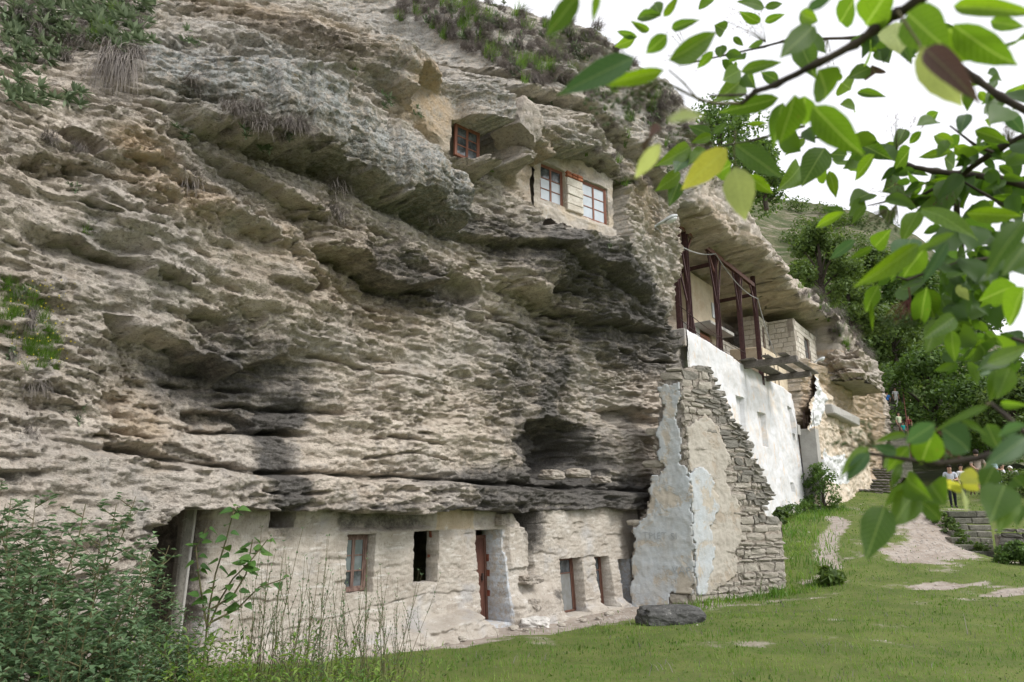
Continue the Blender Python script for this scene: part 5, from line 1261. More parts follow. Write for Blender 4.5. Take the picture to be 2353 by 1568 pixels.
# (pixel of base, depth, height, width, ...)
for k, (u, v, Y, h, w, mt, n, label, gname) in enumerate([
    (1665, 470, 34, 6.2, 6.4, M_TREEL, 9000, 'dark leafy tree standing on the cliff top behind the overhanging branch', None),
    (1760, 470, 34, 3.8, 2.6, M_TREEL, 3500, 'narrow dark tree at the cliff edge, right of the larger cliff top tree', None),
    (1895, 700, 44, 6.2, 4.6, M_TREEB, 7000, 'bright green tree with dark forked limbs on the slope above the brow', None),
    (1960, 770, 48, 4.6, 4.6, M_TREEB, 5000, 'light green bush lower down the slope above the far rocks', None),
    (2160, 1040, 50, 8.2, 9.0, M_TREEL, 12000, 'broad dark green tree beside the far stone steps', None),
    (2060, 830, 58, 4.6, 6.0, M_TREEB, 5000, 'yellow green bush on the slope above the far steps', None),
    (2270, 1050, 46, 5.5, 6.0, M_TREEL, 6500, 'dark tree behind the group of visitors', None),
    (2345, 1030, 42, 4.6, 4.5, M_TREEB, 4500, 'light green tree at the right edge behind the visitors', None),
    (2090, 690, 75, 5.0, 7.0, M_TREEL, 3500, 'dark scrub tree high on the far hillside', 'a'),
    (2010, 640, 80, 4.0, 6.0, M_TREEB, 3000, 'green scrub patch near the ridge of the far hill', 'a'),
    (2200, 780, 70, 5.0, 9.0, M_TREEL, 4000, 'wide dark scrub on the falling shoulder of the far hill', 'a'),
    (2310, 950, 60, 5.5, 8.0, M_TREEL, 4500, 'dense scrub tree at the foot of the far hill', 'a')]):
    tree('tree' if h > 4.7 else 'bush', aY(u, v, Y)[:], h, w, label, 'tree' if h > 4.7 else 'bush', mt, n, .15 * Y / 45, 60 + k, 'trees and scrub beyond the cliff', .03 if k > 1 else .12, 14)
R = random.Random(44); blobs = []
for k in range(230):
    u = R.uniform(1825, 2150); v = R.uniform(vsky(u) + 8, 1010); t = min(1, max(.02, (1085 - v) / (1085 - vsky(u)))); t = math.asin(t ** 1.25) / (math.pi / 2)
    if R.random() < .25 + .5 * (u > 2020) * (v < 760): continue
    p = aY(u, v, 49 + 75 * t); s_ = R.uniform(.7, 1.7) * (1 + t * .6); blobs.append((p.x, p.y - .8, p.z + .3, s_ * 1.25, s_, s_ * .75))
leafcloud('hillside_scrub', blobs, 30000, .20, M_TREEB, None, 45); tag(C['hillside_scrub'], 'continuous green scrub covering the slope between the cliff and the far hill', 'scrub', None, 'stuff')
def groundp(u, v):
    Y = 5.0
    while Y < 60:
        p = aY(u, v, Y)
        if p.z < gh(p.x, p.y): return p
        Y += .15
    return aY(u, v, 60)
def bush(u, v, h, w, label, mat, n, leaf, seed, Y=None, name='bush', cat='bush', group=None):
    p = groundp(u, v) if Y is None else aY(u, v, Y); 
    if Y is not None: p.z = gh(p.x, p.y)
    return tree(name, p[:], h, w, label, cat, mat, n, leaf, seed, group, .02, 10)
bush(1896, 1166, 1.9, 1.8, 'leafy green shrub standing beside the concrete column', M_TREEL, 3200, .055, 90, 28.5)
bush(1818, 1190, .55, .9, 'low bush at the foot of the white wall', M_TREEL, 900, .04, 91)
bush(1850, 1168, .5, .9, 'small dark bush between white wall and column', M_TREEL, 700, .04, 92, 27.5)
bush(1905, 1345, .35, .7, 'dock plant with long leaves beside the earth path', M_TREEB, 260, .12, 93)
bush(2352, 1335, .55, .9, 'dark brambles covering the low stone wall at the right', M_TREEL, 2600, .045, 94, 18)
bush(2335, 1250, .6, .9, 'green creeper hanging over the low stone wall', M_TREEL, 2600, .05, 95, 19.8)
bush(2350, 1165, .8, 1.8, 'light bush at the right edge behind the stone wall', M_TREEB, 2600, .06, 96, 27)
bush(2110, 1160, .3, .7, 'low weeds at the head of the bare earth slope', M_TREEB, 400, .04, 97)
bush(1797, 1225, .35, .45, 'dock leaves growing on top of the ruined buttress foot', M_TREEB, 240, .08, 98, 17.35)
C_ = [o for o in C if o.get('label') == 'dock leaves growing on top of the ruined buttress foot'][0]; C_.location.z += BB.px(1800, 1200)[1] - gh(C_.location.x, C_.location.y) - .05
for k in range(7):
    p = Vector((13.7 + random.uniform(-.3, .2), 21 + k * .33, 0)); p.z = gh(p.x, p.y)
    tree('bush', p[:], .3, .5, 'small weed clump %s' % ['at the foot of the stone steps, left side', 'by the second stone step', 'by the third stone step', 'by the fourth stone step', 'by the fifth stone step', 'by the sixth stone step', 'beside the top stone step'][k], 'bush', M_TREEB, 260, .05, 110 + k, 'weeds along the stone steps', .02, 6)

# ------------------------------------------------------------------ stone steps and low wall on the right
M_STEP = stone_mat('mossy step stone', (.12, .12, .095), (.22, .21, .175), (.06, .065, .045))
st = empty('stone_steps', (16, 22, .6)); tag(st, 'flight of worn grey stone steps climbing to the upper lawn', 'steps'); bpy.context.view_layer.update()
lo = groundp(2250, 1283); hi_Y = lo.y + 2.7; z0 = .45
for k in range(8):
    Y = 20.4 + k * .36; vv_ = 1281 - k * 15.3; zt = aY(2240, vv_ + 1, Y).z; xa = aY(2178 + (5 if k else 20), vv_, Y).x + random.uniform(-.08, .08); xb = aY(2288 - k * 2, vv_, Y).x
    nseg = 3; xs_ = [xa] + [xa + (xb - xa) * random.uniform(.35, .7)] + [xb]
    for a, b in zip(xs_, xs_[1:]):
        if b - a < .15: continue
        MB().bbox((a + .006, Y, zt - .19), (b - .006, Y + .46, zt + random.uniform(-.012, .012)), .025, None, .012).build('step_stone', M_STEP, st).matrix_world = Matrix()
lw = empty('low_stone_wall', (18.5, 19.5, .6)); tag(lw, 'low overgrown dry stone wall right of the steps', 'wall'); bpy.context.view_layer.update()
pL = aY(2290, 1225, 20.3); LW = Fr((pL.x, pL.y, 0), math.radians(-28)); zl0, zl1 = .2, pL.z
MB().box((0, .1, zl0 - .3), (4.5, .6, zl1 - .05)).build('core', M_MORT, lw).matrix_world = LW.M
lay(LW, 0, 4.5, zl0 - .2, zl1 + .1, .42, .19, lw, 'stone', ydep=.3, mort=.02, rnd=.35, pick=lambda x, z: random.choice(STM[1]), rowj=.01)

# ------------------------------------------------------------------ far carved front, its ledge and plaster; terraces, far steps
fw = empty('far_cave_house', sdz(33, 0, 4)); tag(fw, 'far row of crumbling cave rooms with white plaster patches and square window holes', 'cave dwelling'); bpy.context.view_layer.update()
FD = .55
FF = Fr(sdz(25.6, FD, 0), AT)
def fp(u, v): return FF.px(u, v)
def fh(u0, u1, v0, v1, d=.5): return (fp(u0, v0)[0], fp(u1, v0)[0], fp((u0 + u1) / 2, v1)[1], fp((u0 + u1) / 2, v0)[1], d, False)
FH = [fh(1909, 1917, 987, 1010), fh(1934, 1946, 990, 1024), fh(1952, 1960, 1000, 1030), fh(1880, 1888, 1050, 1090, .6), fh(1972, 1980, 1010, 1040)]
x1f = fp(1996, 1000)[0]; print('far front', x1f, FH[0])
def fdp(X, Z):
    return fbm(X * .5, Z * .8, 4, 600) * .3 + fbm(X * 2, Z * 4, 4, 601) * .14 + fbm(X * 6, Z * 11, 3, 602) * .06
def fwh(X, Z):
    p1 = 1 * inside([fp(*q) for q in [(1872,860),(1890,900),(1896,935),(1886,975),(1862,985),(1860,950),(1872,925)]], X, Z)
    p2 = 1 * inside([fp(*q) for q in [(1888,1030),(1905,1050),(1935,1045),(1955,1060),(1950,1110),(1930,1115),(1890,1100)]], X, Z); return np.clip(p1 + p2, 0, 1)
g = NG('crumbling far plaster'); c = g.ramp(g.noise(1.3, 6, .7), [(.3, (.38, .30, .21)), (.5, (.52, .45, .36)), (.7, (.62, .56, .48))])
c = g.mix(g.rng(g.noise(5, 5, .7), .55, .7, 0, .6), c, (.27, .22, .17)); c = g.mix(g.rng(g.math('ADD', g.attr('wash'), g.math('MULTIPLY', g.math('SUBTRACT', g.noise(3, 6, .75), .5), .7)), .4, .6), c, (.64, .65, .66))
M_FARP = g.done(c, g.bump(g.noise(10, 6, .7), .6, .05), .95, .1)
zft = lambda x: np.interp(x, [0, 2.5, 8, x1f], [fp(1866, 862)[1], fp(1885, 890)[1], fp(1930, 900)[1], fp(1996, 960)[1]])
xx = np.arange(fp(1851, 1000)[0], x1f, .075); zz = np.arange(1.2, 8.6, .06)
fo = cut_wall('wall', xx, zz, fdp, FH, M_FARP, fw, None, None, fwh, jit=.03, seed=11)
lim_t = fp(1940, 960)[1]
mv = fo.data; bm = bmesh.new(); bm.from_mesh(mv)
pol = [fp(*q) for q in [(1874, 1165), (1874, 1000), (1858, 990), (1862, 930), (1874, 905), (1872, 858), (1880, 858), (1893, 895), (1930, 935), (1975, 985), (2000, 1000), (2000, 1150)]]
dele = [f for f in bm.faces if not inside(pol, f.calc_center_median().x, f.calc_center_median().z)]
bmesh.ops.delete(bm, geom=dele, context='FACES'); bm.to_mesh(mv); bm.free(); fo.matrix_world = FF.M
# sloping cornice, seen running away
ca_, cb_ = fp(1893, 905), fp(1962, 985); zc_2 = (ca_[1] + cb_[1]) / 2
MB().bbox((ca_[0], -.35, zc_2 - .45), (cb_[0], .3, zc_2 + .05), .05, None, .05).build('ledge', M_CONC, fw).matrix_world = FF.M
lump_child('overhang_block', fp(1935, 860)[0] + 25.6, -.9, fp(1935, 868)[1], (3.0, 1.2, 1.0), 61, M_BOULD, fw, .3, sub=5, freq=2.4)['label'] = 'great brown block overhanging the far rooms'
for k, (u, v, sz) in enumerate([(1272, 1096, (.26, .2, .12)), (1330, 1092, (.34, .22, .11)), (1385, 1106, (.2, .2, .09))]):
    s_, z_ = cl(u, v, .12); lb = rock_lump('fallen_block', (0, 0, 0), sz, M_BOULD, 80 + k, amp=.2); lb.matrix_world = CLM @ Matrix.Translation((s_, -.08, z_ + .02))
    tag(lb, ['leftmost small block lying in the sooty hollow above the rooms', 'long flat block lying in the middle of the sooty hollow', 'rightmost low block on the ledge beside the sooty hollow'][k], 'block')
# terraces edged with wattle at the foot of the far rocks
for k, (u0, u1, v, Y, lab) in enumerate([(1962, 2030, 1142, 36, 'lowest woven wattle terrace edge near the shrub'), (1975, 2045, 1118, 39, 'middle woven wattle terrace edge'), (1990, 2050, 1092, 43, 'upper woven wattle terrace edge below the far steps')]):
    a, b = aY(u0, v, Y), aY(u1, v + 2, Y - .5); e = empty('wattle_edging', a[:]); tag(e, lab, 'wattle fence', 'wattle edged terraces'); bpy.context.view_layer.update()
    for r in range(5):
        zz_ = -.25 + r * .15; P_ = [a.lerp(b, t) + Vector((0, .03 * math.sin(t * 25 + r * 3), zz_ + random.uniform(-.015, .015))) for t in [i / 14 for i in range(15)]]
        MB().tube(P_, .055, 5).build('rod', M_PLANK, e).matrix_world = Matrix()
    MB().box((0, 0, 0), (1, 1, 1), Matrix(((b.x - a.x, 0, 0, a.x), (b.y - a.y, 3.0, 0, a.y + .1), (0, 0, 1.5, a.z - 1.2), (0, 0, 0, 1)))).build('earth_fill', M_SOIL, e).matrix_world = Matrix()
fs = empty('far_steps', aY(2060, 1040, 44)[:]); tag(fs, 'steep dark stone steps climbing beside the far end of the cliff', 'steps'); bpy.context.view_layer.update()
for k in range(26):
    t = k / 25; Y = 43 + t * 10; v = 1080 - t * 205; w0 = 2048 - t * 8; w1 = 2098 - t * 26; a = aY(w0, v, Y); b = aY(w1, v, Y)
    MB().bbox((a.x, Y, a.z - .5), (b.x, Y + .5, a.z), .03, None, .02).build('step_stone', M_STEP, fs).matrix_world = Matrix()
hr = MB()
for t in (0.1, .35, .6, .85): a = aY(2098 - t * 26, 1080 - t * 205, 43 + t * 10); hr.tube([a, a + Vector((0, 0, 1.0))], .03, 5)
a0, a1 = aY(2096, 1060, 44) + Vector((0, 0, 1)), aY(2074, 890, 52.5) + Vector((0, 0, 1)); hr.tube([a0, a1], .03, 5)
tag(hr.build('handrail', M_RTWIG), 'thin reddish handrail along the far steps', 'handrail')

# ------------------------------------------------------------------ cliff plants
def tuft_mesh(kind, seed):
    R = np.random.RandomState(seed); V = []; F = []; rnd = []
    def blade(base, d, L, w, curl, n=4):
        b0 = len(V); p = np.array(base, float); d = np.array(d, float); d /= np.linalg.norm(d); side = np.cross(d, [0, 0, 1.]); side = side / (np.linalg.norm(side) + 1e-6); r = R.rand()
        for i in range(n):
            t = i / (n - 1); ww = w * (1 - t) ** .7 if kind != 'rosette' else w * math.sin(math.pi * min(.97, .12 + t * .85)); ww = max(ww, .0008)
            V.append(p - side * ww); V.append(p + side * ww); rnd.extend([r, r]); p = p + d * L / (n - 1); d = d + np.array([0, 0, curl]); d /= np.linalg.norm(d)
        for i in range(n - 1): F.append((b0 + 2 * i, b0 + 2 * i + 1, b0 + 2 * i + 3, b0 + 2 * i + 2))
    if kind == 'rosette':
        for c in range(5):
            o = np.array([R.uniform(-.13, .13), R.uniform(-.12, -.0), R.uniform(-.10, .12)])
            for i in range(13):
                a = R.rand() * 2 * np.pi; blade(o, (np.cos(a), -.55 + .5 * R.rand(), np.sin(a) * .8 + .35), R.uniform(.07, .13), .016, -.12)
    elif kind == 'dry':
        for i in range(130):
            blade((R.uniform(-.11, .11), R.uniform(-.05, .02), R.uniform(-.05, .10)), (R.uniform(-.5, .5), -R.uniform(.3, 1.1), R.uniform(-.2, .8)), R.uniform(.15, .42), .0032, -R.uniform(.35, .8), 5)
    elif kind == 'tail':
        for i in range(230):
            blade((R.uniform(-.16, .14), R.uniform(-.1, .02), R.uniform(-.08, .14)), (R.uniform(-.4, .35), -R.uniform(.3, 1.0), R.uniform(-.6, .4)), R.uniform(.3, .75), .0035, -R.uniform(.5, .9), 6)
    elif kind == 'grass':
        for i in range(90):
            blade((R.uniform(-.12, .12), R.uniform(-.05, .02), 0), (R.uniform(-.6, .6), -R.uniform(.0, .7), 1), R.uniform(.12, .34), .0035, -R.uniform(.1, .35), 4)
    return np.array(V), F, np.array(rnd)
TM = {}
for kind, mt, nv in (('rosette', M_SAGE, 4), ('dry', M_DRY, 4), ('tail', M_DRY, 1), ('grass', M_GRASS, 3)):
    for k in range(nv):
        V, F, rn = tuft_mesh(kind, 700 + k * 7 + len(kind)); o = npmesh('tmp', V, F, mt, attrs=dict(rnd=rn)); me = o.data; C.remove(o); TM.setdefault(kind, []).append(me)
NAMES = dict(rosette=('cliff_plant', 'plant'), dry=('dry_tuft', 'dry grass'), tail=('dry_tuft', 'dry grass'), grass=('grass_tuft', 'grass tuft'))
def tuft(u, v, kind, sc, label, group):
    h_ = hit(u, v)
    if not h_: return
    s_, d_, z_ = h_; nm, ct = NAMES[kind]; o = C.new(nm, random.choice(TM[kind])); col.objects.link(o)
    dist = math.hypot(*(sdz(s_, d_, 0).xy)); k = sc
    o.matrix_world = CLM @ Matrix.Translation((s_, -d_ - .01, z_)) @ Matrix.Rotation(random.uniform(-.5, .5), 4, 'Z') @ Matrix.Diagonal((k * random.choice((-1, 1)), k, k, 1))
    tag(o, label, ct, group)
random.seed(77)
for u, v, k in [(20,40,1),(55,62,1.1),(100,95,1),(62,130,.9),(130,60,1),(180,32,1.1),(222,42,1.1),(255,62,1.2),(292,32,1.2),(305,62,1.1),(262,92,1.2),(232,112,1),(100,142,.9),(28,152,.9),(240,18,1),(322,20,1),(150,20,1),(10,92,1),(85,30,1),(30,10,1),(120,12,.9),(195,75,1.1),(285,110,1.1),(170,100,.9),(45,95,.9),(315,95,.9),(215,15,1)]:
    tuft(u, v, 'rosette', k * 1.2, 'sage green leafy plant in the patch at the top left of the cliff', 'plants of the top left patch')
for k, (u, v) in enumerate([(60,226),(92,240),(32,232),(40,208),(182,236)]):
    tuft(u, v, 'rosette', 1.0, 'small sage plant of the loose row on the pale rock at the far left', 'plants on the pale rock at the left')
for u, v, kind, sc, lab in [(262,150,'tail',1.05,'large grey tuft of dead stalks hanging below the top left patch'),(300,130,'tail',.7,'smaller dry tail hanging just right of the large dead tuft'),(430,200,'dry',1.0,'round grey green dry tuft right of the hanging dead stalks'),
    (428,425,'dry',1.05,'dry root tuft hanging beside the smooth warm hollow'),(108,325,'dry',.6,'thin dry strands hanging at the small cave on the left'),(176,345,'dry',.5,'tiny round dry tuft right of the small left cave'),
    (770,440,'dry',1.25,'reddish dry roots hanging under the middle ledge, upper bunch'),(765,500,'dry',1.15,'reddish dry roots hanging under the middle ledge, lower bunch'),(985,505,'dry',1.1,'grey tuft below the right end of the lichened slab'),
    (545,265,'dry',.9,'dry brush under the left end of the lichened slab'),(590,300,'dry',1,'dry brush below the slab, second clump from its left end'),(640,320,'dry',.9,'dry brush below the slab, third clump'),(440,95,'rosette',.8,'single sage plant left of the lichened slab'),
    (560,300,'rosette',.8,'small sage plant in the dry brush below the slab'),(660,310,'rosette',.7,'small sage plant at the right of the dry brush below the slab'),(815,180,'grass',.9,'bright green grass sprout in the groove above the slab'),
    (958,262,'rosette',.6,'tiny sage plant below the cut wall of the upper dwelling'),(885,238,'rosette',.8,'sage plant on the slab edge left of the cut wall'),(412,310,'rosette',.7,'small green plant above the smooth warm hollow'),
    (1215,240,'rosette',.8,'small sage plant on top of the boulder by the crevice'),(1260,235,'rosette',.7,'small sage plant right of the boulder top'),(1125,395,'grass',.6,'thin green grass beside the left upper window'),(1400,565,'rosette',.7,'small sage plant under the right upper window'),
    (170,440,'rosette',.4,'tiny plant in the pale rock below the left cave'),(200,540,'grass',.5,'green sprig in the long slit at the left'),(60,1000,'dry',.6,'dry sprig on the lower left bulge'),(80,890,'dry',.7,'dry twig tuft on the left bulge'),(168,955,'rosette',.6,'small sage plant on the left bulge')]:
    tuft(u, v, kind, sc, lab, None)
for u, v, n_ in [(1050,60,1)]: pass
# mixed growth on the sloping terrace near the top, along the brow and at the left
def growth(name, pts, label, seed, sizes=(.8, 1.5), kinds=('dry', 'grass', 'rosette'), wts=(.55, .3, .15)):
    R = random.Random(seed); VV = []; FF_ = []; RN = []; mi = []; b0 = 0
    for (u, v) in pts:
        h_ = hit(u, v)
        if not h_: continue
        s_, d_, z_ = h_; kd = R.choices(kinds, wts)[0]; me = R.choice(TM[kd]); n = len(me.vertices); a = np.zeros(n * 3, dtype=np.float32); me.vertices.foreach_get('co', a); a = a.reshape(-1, 3)
        sc = R.uniform(*sizes) * (1 + max(0, s_ - 5) * .05); an = R.uniform(-.6, .6); c, s2 = math.cos(an), math.sin(an); a = a * sc * np.array([R.choice((-1, 1)), 1, 1]); a = np.stack([a[:, 0] * c - a[:, 1] * s2, a[:, 0] * s2 + a[:, 1] * c, a[:, 2]], 1) + [s_, -d_ - .01, z_]
        f = np.zeros(len(me.polygons) * 4, dtype=np.int32); me.loops.foreach_get('vertex_index', f); FF_.append(f.reshape(-1, 4) + b0); VV.append(a); r = np.zeros(n, dtype=np.float32); me.attributes['rnd'].data.foreach_get('value', r); RN.append(r)
        mi.append(np.full(len(me.polygons), kinds.index(kd))); b0 += n
    if not VV: return
    mp = dict(dry=M_DRY, grass=M_GRASS, rosette=M_SAGE)
    o = npmesh(name, np.concatenate(VV), np.concatenate(FF_), None, attrs=dict(rnd=np.concatenate(RN)), mats=[mp[k] for k in kinds], fmat=np.concatenate(mi)); o.matrix_world = CLM
    tag(o, label, 'scrub', None, 'stuff')
R = random.Random(5)
def inpoly(poly, n):
    xs_ = [p[0] for p in poly]; ys_ = [p[1] for p in poly]; out = []
    while len(out) < n:
        u, v = R.uniform(min(xs_), max(xs_)), R.uniform(min(ys_), max(ys_))
        if inside(poly, u, v): out.append((u, v))
    return out
growth('scrub', inpoly([(870,0),(1330,-10),(1400,60),(1330,190),(1200,200),(1120,150),(980,70),(880,40)], 330), 'dry grey and green scrub covering the high slope above the upper windows', 1, (.7, 1.3))
growth('scrub', inpoly([(0,0),(330,0),(330,60),(200,130),(100,190),(0,200)], 70), 'low sage and dry growth filling the top left corner of the cliff', 2, (.4, .75), wts=(.35, .1, .55))
brow_line = [(1400,90),(1480,180),(1560,250),(1640,320),(1700,370),(1760,420),(1800,480),(1845,560),(1870,640),(1920,710),(1975,770),(2010,860)]
bl = []
for k in range(260):
    i = R.randrange(len(brow_line) - 1); t = R.random(); (a, b), (c, d) = brow_line[i], brow_line[i + 1]; bl.append((a + (c - a) * t + R.uniform(-45, 8), b + (d - b) * t + R.uniform(-10, 45)))
growth('scrub', bl, 'dry grass fringe hanging along the top edge of the rock brow', 3, (.45, 1.0), wts=(.6, .35, .05))
growth('scrub', [(R.uniform(1330, 1560), R.uniform(180, 430)) for k in range(90)], 'scattered dry tufts on the rough rock behind the berries', 4, (.5, 1.0))
growth('scrub', [(R.uniform(500, 700), R.uniform(230, 350)) for k in range(16)], 'dry brush in the recess beneath the lichened slab', 6, (.5, .9), wts=(.8, 0, .2))
growth('scrub', inpoly([(0,640),(60,660),(140,760),(130,850),(60,860),(0,830)], 60), 'yellow green growth clinging to the left edge of the cliff', 7, (.28, .5), wts=(.1, .75, .15))

# ------------------------------------------------------------------ weeds in front at the left
def weed_parts(kind, seed):
    """returns (stem MB, leaf V, F, rnd) of a plant about 1 m tall"""
    R = random.Random(seed); st = MB(); V = []; F = []; rn = []
    def leaf(p, d, L, w, droop=.3):
        d = Vector(d).normalized(); side = d.cross(Vector((0, 0, 1))); side = side.normalized() if side.length > .05 else Vector((1, 0, 0)); b = len(V); r = R.random()
        q1 = p + d * L * .45; q2 = p + d * L + Vector((0, 0, -droop * L)); up = side.cross(d) * w * .25
        V.extend([p, q1 - side * w + up, q2, q1 + side * w + up]); F.append((b, b + 1, b + 2, b + 3)); rn.extend([r] * 4)
    def stem(p, d, L, r, n=6, bend=.15):
        P = [Vector(p)]; d = Vector(d).normalized()
        for i in range(n):
            d = (d + Vector((R.uniform(-bend, bend), R.uniform(-bend, bend), .05))).normalized(); P.append(P[-1] + d * L / n)
        st.tube(P, [r * (1 - .75 * i / n) for i in range(n + 1)], 4, False); return P
    if kind == 'goosefoot':
        for s_ in range(3):
            P = stem((R.uniform(-.08, .08), R.uniform(-.08, .08), 0), (R.uniform(-.25, .25), R.uniform(-.25, .25), 1), R.uniform(.75, 1.05), .006)
            for i in range(15):
                t = .15 + .85 * i / 15; k = t * (len(P) - 1); p = P[int(k)].lerp(P[min(int(k) + 1, len(P) - 1)], k % 1); a = i * 2.4 + R.random(); d = Vector((math.cos(a), math.sin(a), .55))
                Q = stem(p, d, .26 * (1.1 - t * .75), .0028, 3)
                for j in range(7):
                    q = Q[min(3, 1 + j // 3)] + Vector((R.uniform(-.012, .012), R.uniform(-.012, .012), R.uniform(-.01, .012))); b_ = R.random() * 6.28; leaf(q, (math.cos(b_), math.sin(b_), R.uniform(-.1, .7)), R.uniform(.045, .085) * (1.15 - t * .5), R.uniform(.011, .02))
    elif kind == 'leafy':
        for s_ in range(4):
            P = stem((R.uniform(-.08, .08), R.uniform(-.08, .08), 0), (R.uniform(-.3, .3), R.uniform(-.3, .3), 1), R.uniform(.55, .95), .005)
            for i in range(34):
                t = .08 + .92 * i / 34; k = t * (len(P) - 1.01); p = P[int(k)].lerp(P[int(k) + 1], k % 1); a = i * 2.4 + R.random(); leaf(p, (math.cos(a), math.sin(a), .5), R.uniform(.06, .11) * (1.15 - t * .6), R.uniform(.010, .018), .25)
    elif kind == 'stalk':
        for s_ in range(4):
            P = stem((R.uniform(-.06, .06), R.uniform(-.06, .06), 0), (R.uniform(-.3, .3), R.uniform(-.2, .2), 1), R.uniform(.8, 1.1), .0035, 8, .08)
            for i in range(7):
                t = .3 + .6 * i / 7; k = t * 8; p = P[int(k)]; Q = stem(p, (R.uniform(-.6, .6), R.uniform(-.5, .5), 1.1), .28 * (1.2 - t), .0018, 5, .06)
                for q in Q[1:]: leaf(q, (R.uniform(-1, 1), R.uniform(-1, 1), .8), .016, .004, 0)
            for i in range(1, 9):
                for c in range(2): leaf(P[i], (R.uniform(-1, 1), R.uniform(-1, 1), .6), .02, .005, 0)
            for i in range(8): leaf(P[i // 3], (R.uniform(-1, 1), R.uniform(-1, 1), .9), .09, .008, .3)
    elif kind == 'wormwood':
        for s_ in range(3):
            P = stem((R.uniform(-.05, .05), R.uniform(-.05, .05), 0), (R.uniform(-.25, .25), R.uniform(-.2, .2), 1), R.uniform(.75, 1.0), .0045, 8, .07)
            for i in range(46):
                t = .15 + .85 * i / 46; k = t * 7.99; p = P[int(k)].lerp(P[int(k) + 1], k % 1); a = i * 2.4
                for c in range(3): leaf(p, (math.cos(a) + R.uniform(-.4, .4), math.sin(a) + R.uniform(-.4, .4), .8), R.uniform(.03, .06) * (1.2 - t * .5), .004, .1)
    elif kind == 'low':
        for s_ in range(9):
            P = stem((R.uniform(-.12, .12), R.uniform(-.12, .12), 0), (R.uniform(-.5, .5), R.uniform(-.5, .5), 1), R.uniform(.45, .9), .003, 4)
            for i in range(26):
                k = (i / 26) * 3.99; p = P[int(k)].lerp(P[int(k) + 1], k % 1); leaf(p, (R.uniform(-1, 1), R.uniform(-1, 1), .6), R.uniform(.04, .08), .010, .2)
    elif kind == 'flowering':
        for s_ in range(5):
            P = stem((R.uniform(-.1, .1), R.uniform(-.1, .1), 0), (R.uniform(-.4, .4), R.uniform(-.4, .4), 1), R.uniform(.6, 1), .004, 6)
            for i in range(30):
                k = (i / 30) * 5.99; p = P[int(k)].lerp(P[int(k) + 1], k % 1); leaf(p, (R.uniform(-1, 1), R.uniform(-1, 1), .6), R.uniform(.03, .055), .007, .2)
    return st, V, F, rn
WM = {}
for kind, mt, nv in (('goosefoot', M_WEED, 4), ('leafy', M_WEEDB, 3), ('stalk', M_WEED, 4), ('wormwood', M_WEED, 2), ('low', M_WEEDB, 3), ('flowering', M_WEEDB, 2)):
    for k in range(nv):
        st_, V, F, rn = weed_parts(kind, 900 + 13 * k + len(kind)); a = st_.build('stem', M_TWIG); b = npmesh('leaves', np.array([v[:] for v in V]), F, mt, attrs=dict(rnd=np.array(rn)))
        WM.setdefault(kind, []).append((a.data, b.data)); C.remove(a); C.remove(b)
def weed(kind, x, y, h, label, group, z=None, cat='weed'):
    a, b = random.choice(WM[kind]); z = gh(x, y) if z is None else z
    e = empty({'goosefoot': 'goosefoot_plant', 'leafy': 'leafy_weed', 'stalk': 'dry_stalk_plant', 'wormwood': 'wormwood_plant', 'low': 'low_weed', 'flowering': 'flowering_weed'}[kind], (x, y, z - .03), random.uniform(0, 6.28))
    w_ = h * random.uniform(.85, 1.15); e.scale = (w_, w_, h); tag(e, label, cat, group)
    for nm, me in (('stem', a), ('leaves', b)):
        o = C.new(nm, me); col.objects.link(o); o.parent = e
        if nm == 'leaves': o['kind'] = 'stuff'
random.seed(31)
def wpx(u, vt, Y, kind, label, group, hmax=3):
    p = aY(u, vt, Y); z = gh(p.x, Y); weed(kind, p.x, Y, min(hmax, max(.15, (p.z - z) * .98)), label, group)
G1 = 'tall grey green weeds at the lower left'
for u, vt, Y in [(20,1120,4.9),(70,1105,4.7),(120,1100,5.0),(165,1120,4.6),(215,1120,4.9),(265,1150,4.6),(300,1240,4.9),(40,1200,4.3),(110,1230,4.2),(170,1225,4.4),(235,1250,4.2),(290,1290,4.5),(330,1345,4.9),(360,1350,4.6),(390,1385,5.2),(15,1290,3.9),(80,1330,3.8),(150,1340,3.9),(215,1360,3.8),(270,1370,4.1),(330,1380,4.2),(400,1390,4.7),(440,1400,4.9),(-30,1150,4.5),(-20,1250,4.0),(345,1290,5.6),(425,1370,5.3)]:
    wpx(u, vt, Y, 'goosefoot', 'tall grey green weed of the dense stand at the lower left corner', G1)
G2 = 'fresh green weeds before the left rooms'
for u, vt, Y in [(470,1380,4.8),(520,1420,4.6),(560,1400,5.0),(600,1440,4.7),(480,1450,4.3),(420,1440,4.2),(540,1480,4.2),(350,1450,3.9),(290,1470,3.7),(640,1470,4.8),(200,1480,3.6),(100,1470,3.6),(450,1400,5.2),(500,1340,5.3)]:
    wpx(u, vt, Y, 'leafy', 'fresh green leafy weed in front of the left end of the rooms', G2)
G3 = 'thin bare stalks before the rooms'
for u, vt, Y in [(560,1370,5.0),(600,1230,5.3),(640,1210,5.2),(690,1225,5.2),(740,1250,5.3),(790,1300,5.5),(820,1350,5.2),(850,1290,5.6),(880,1280,5.4),(900,1310,5.6),(930,1290,5.8),(700,1330,4.9),(640,1300,4.9),(960,1440,5.5),(760,1400,5.0),(670,1380,5.0)]:
    wpx(u, vt, Y, 'stalk', 'thin nearly bare upright stalk in front of the carved rooms', G3)
wpx(765, 1345, 5.2, 'wormwood', 'feathery wormwood standing below the first paned window', None); wpx(735, 1410, 5.0, 'wormwood', 'shorter feathery wormwood left of the tall one', None)
G4 = 'low bright weeds along the bottom edge'
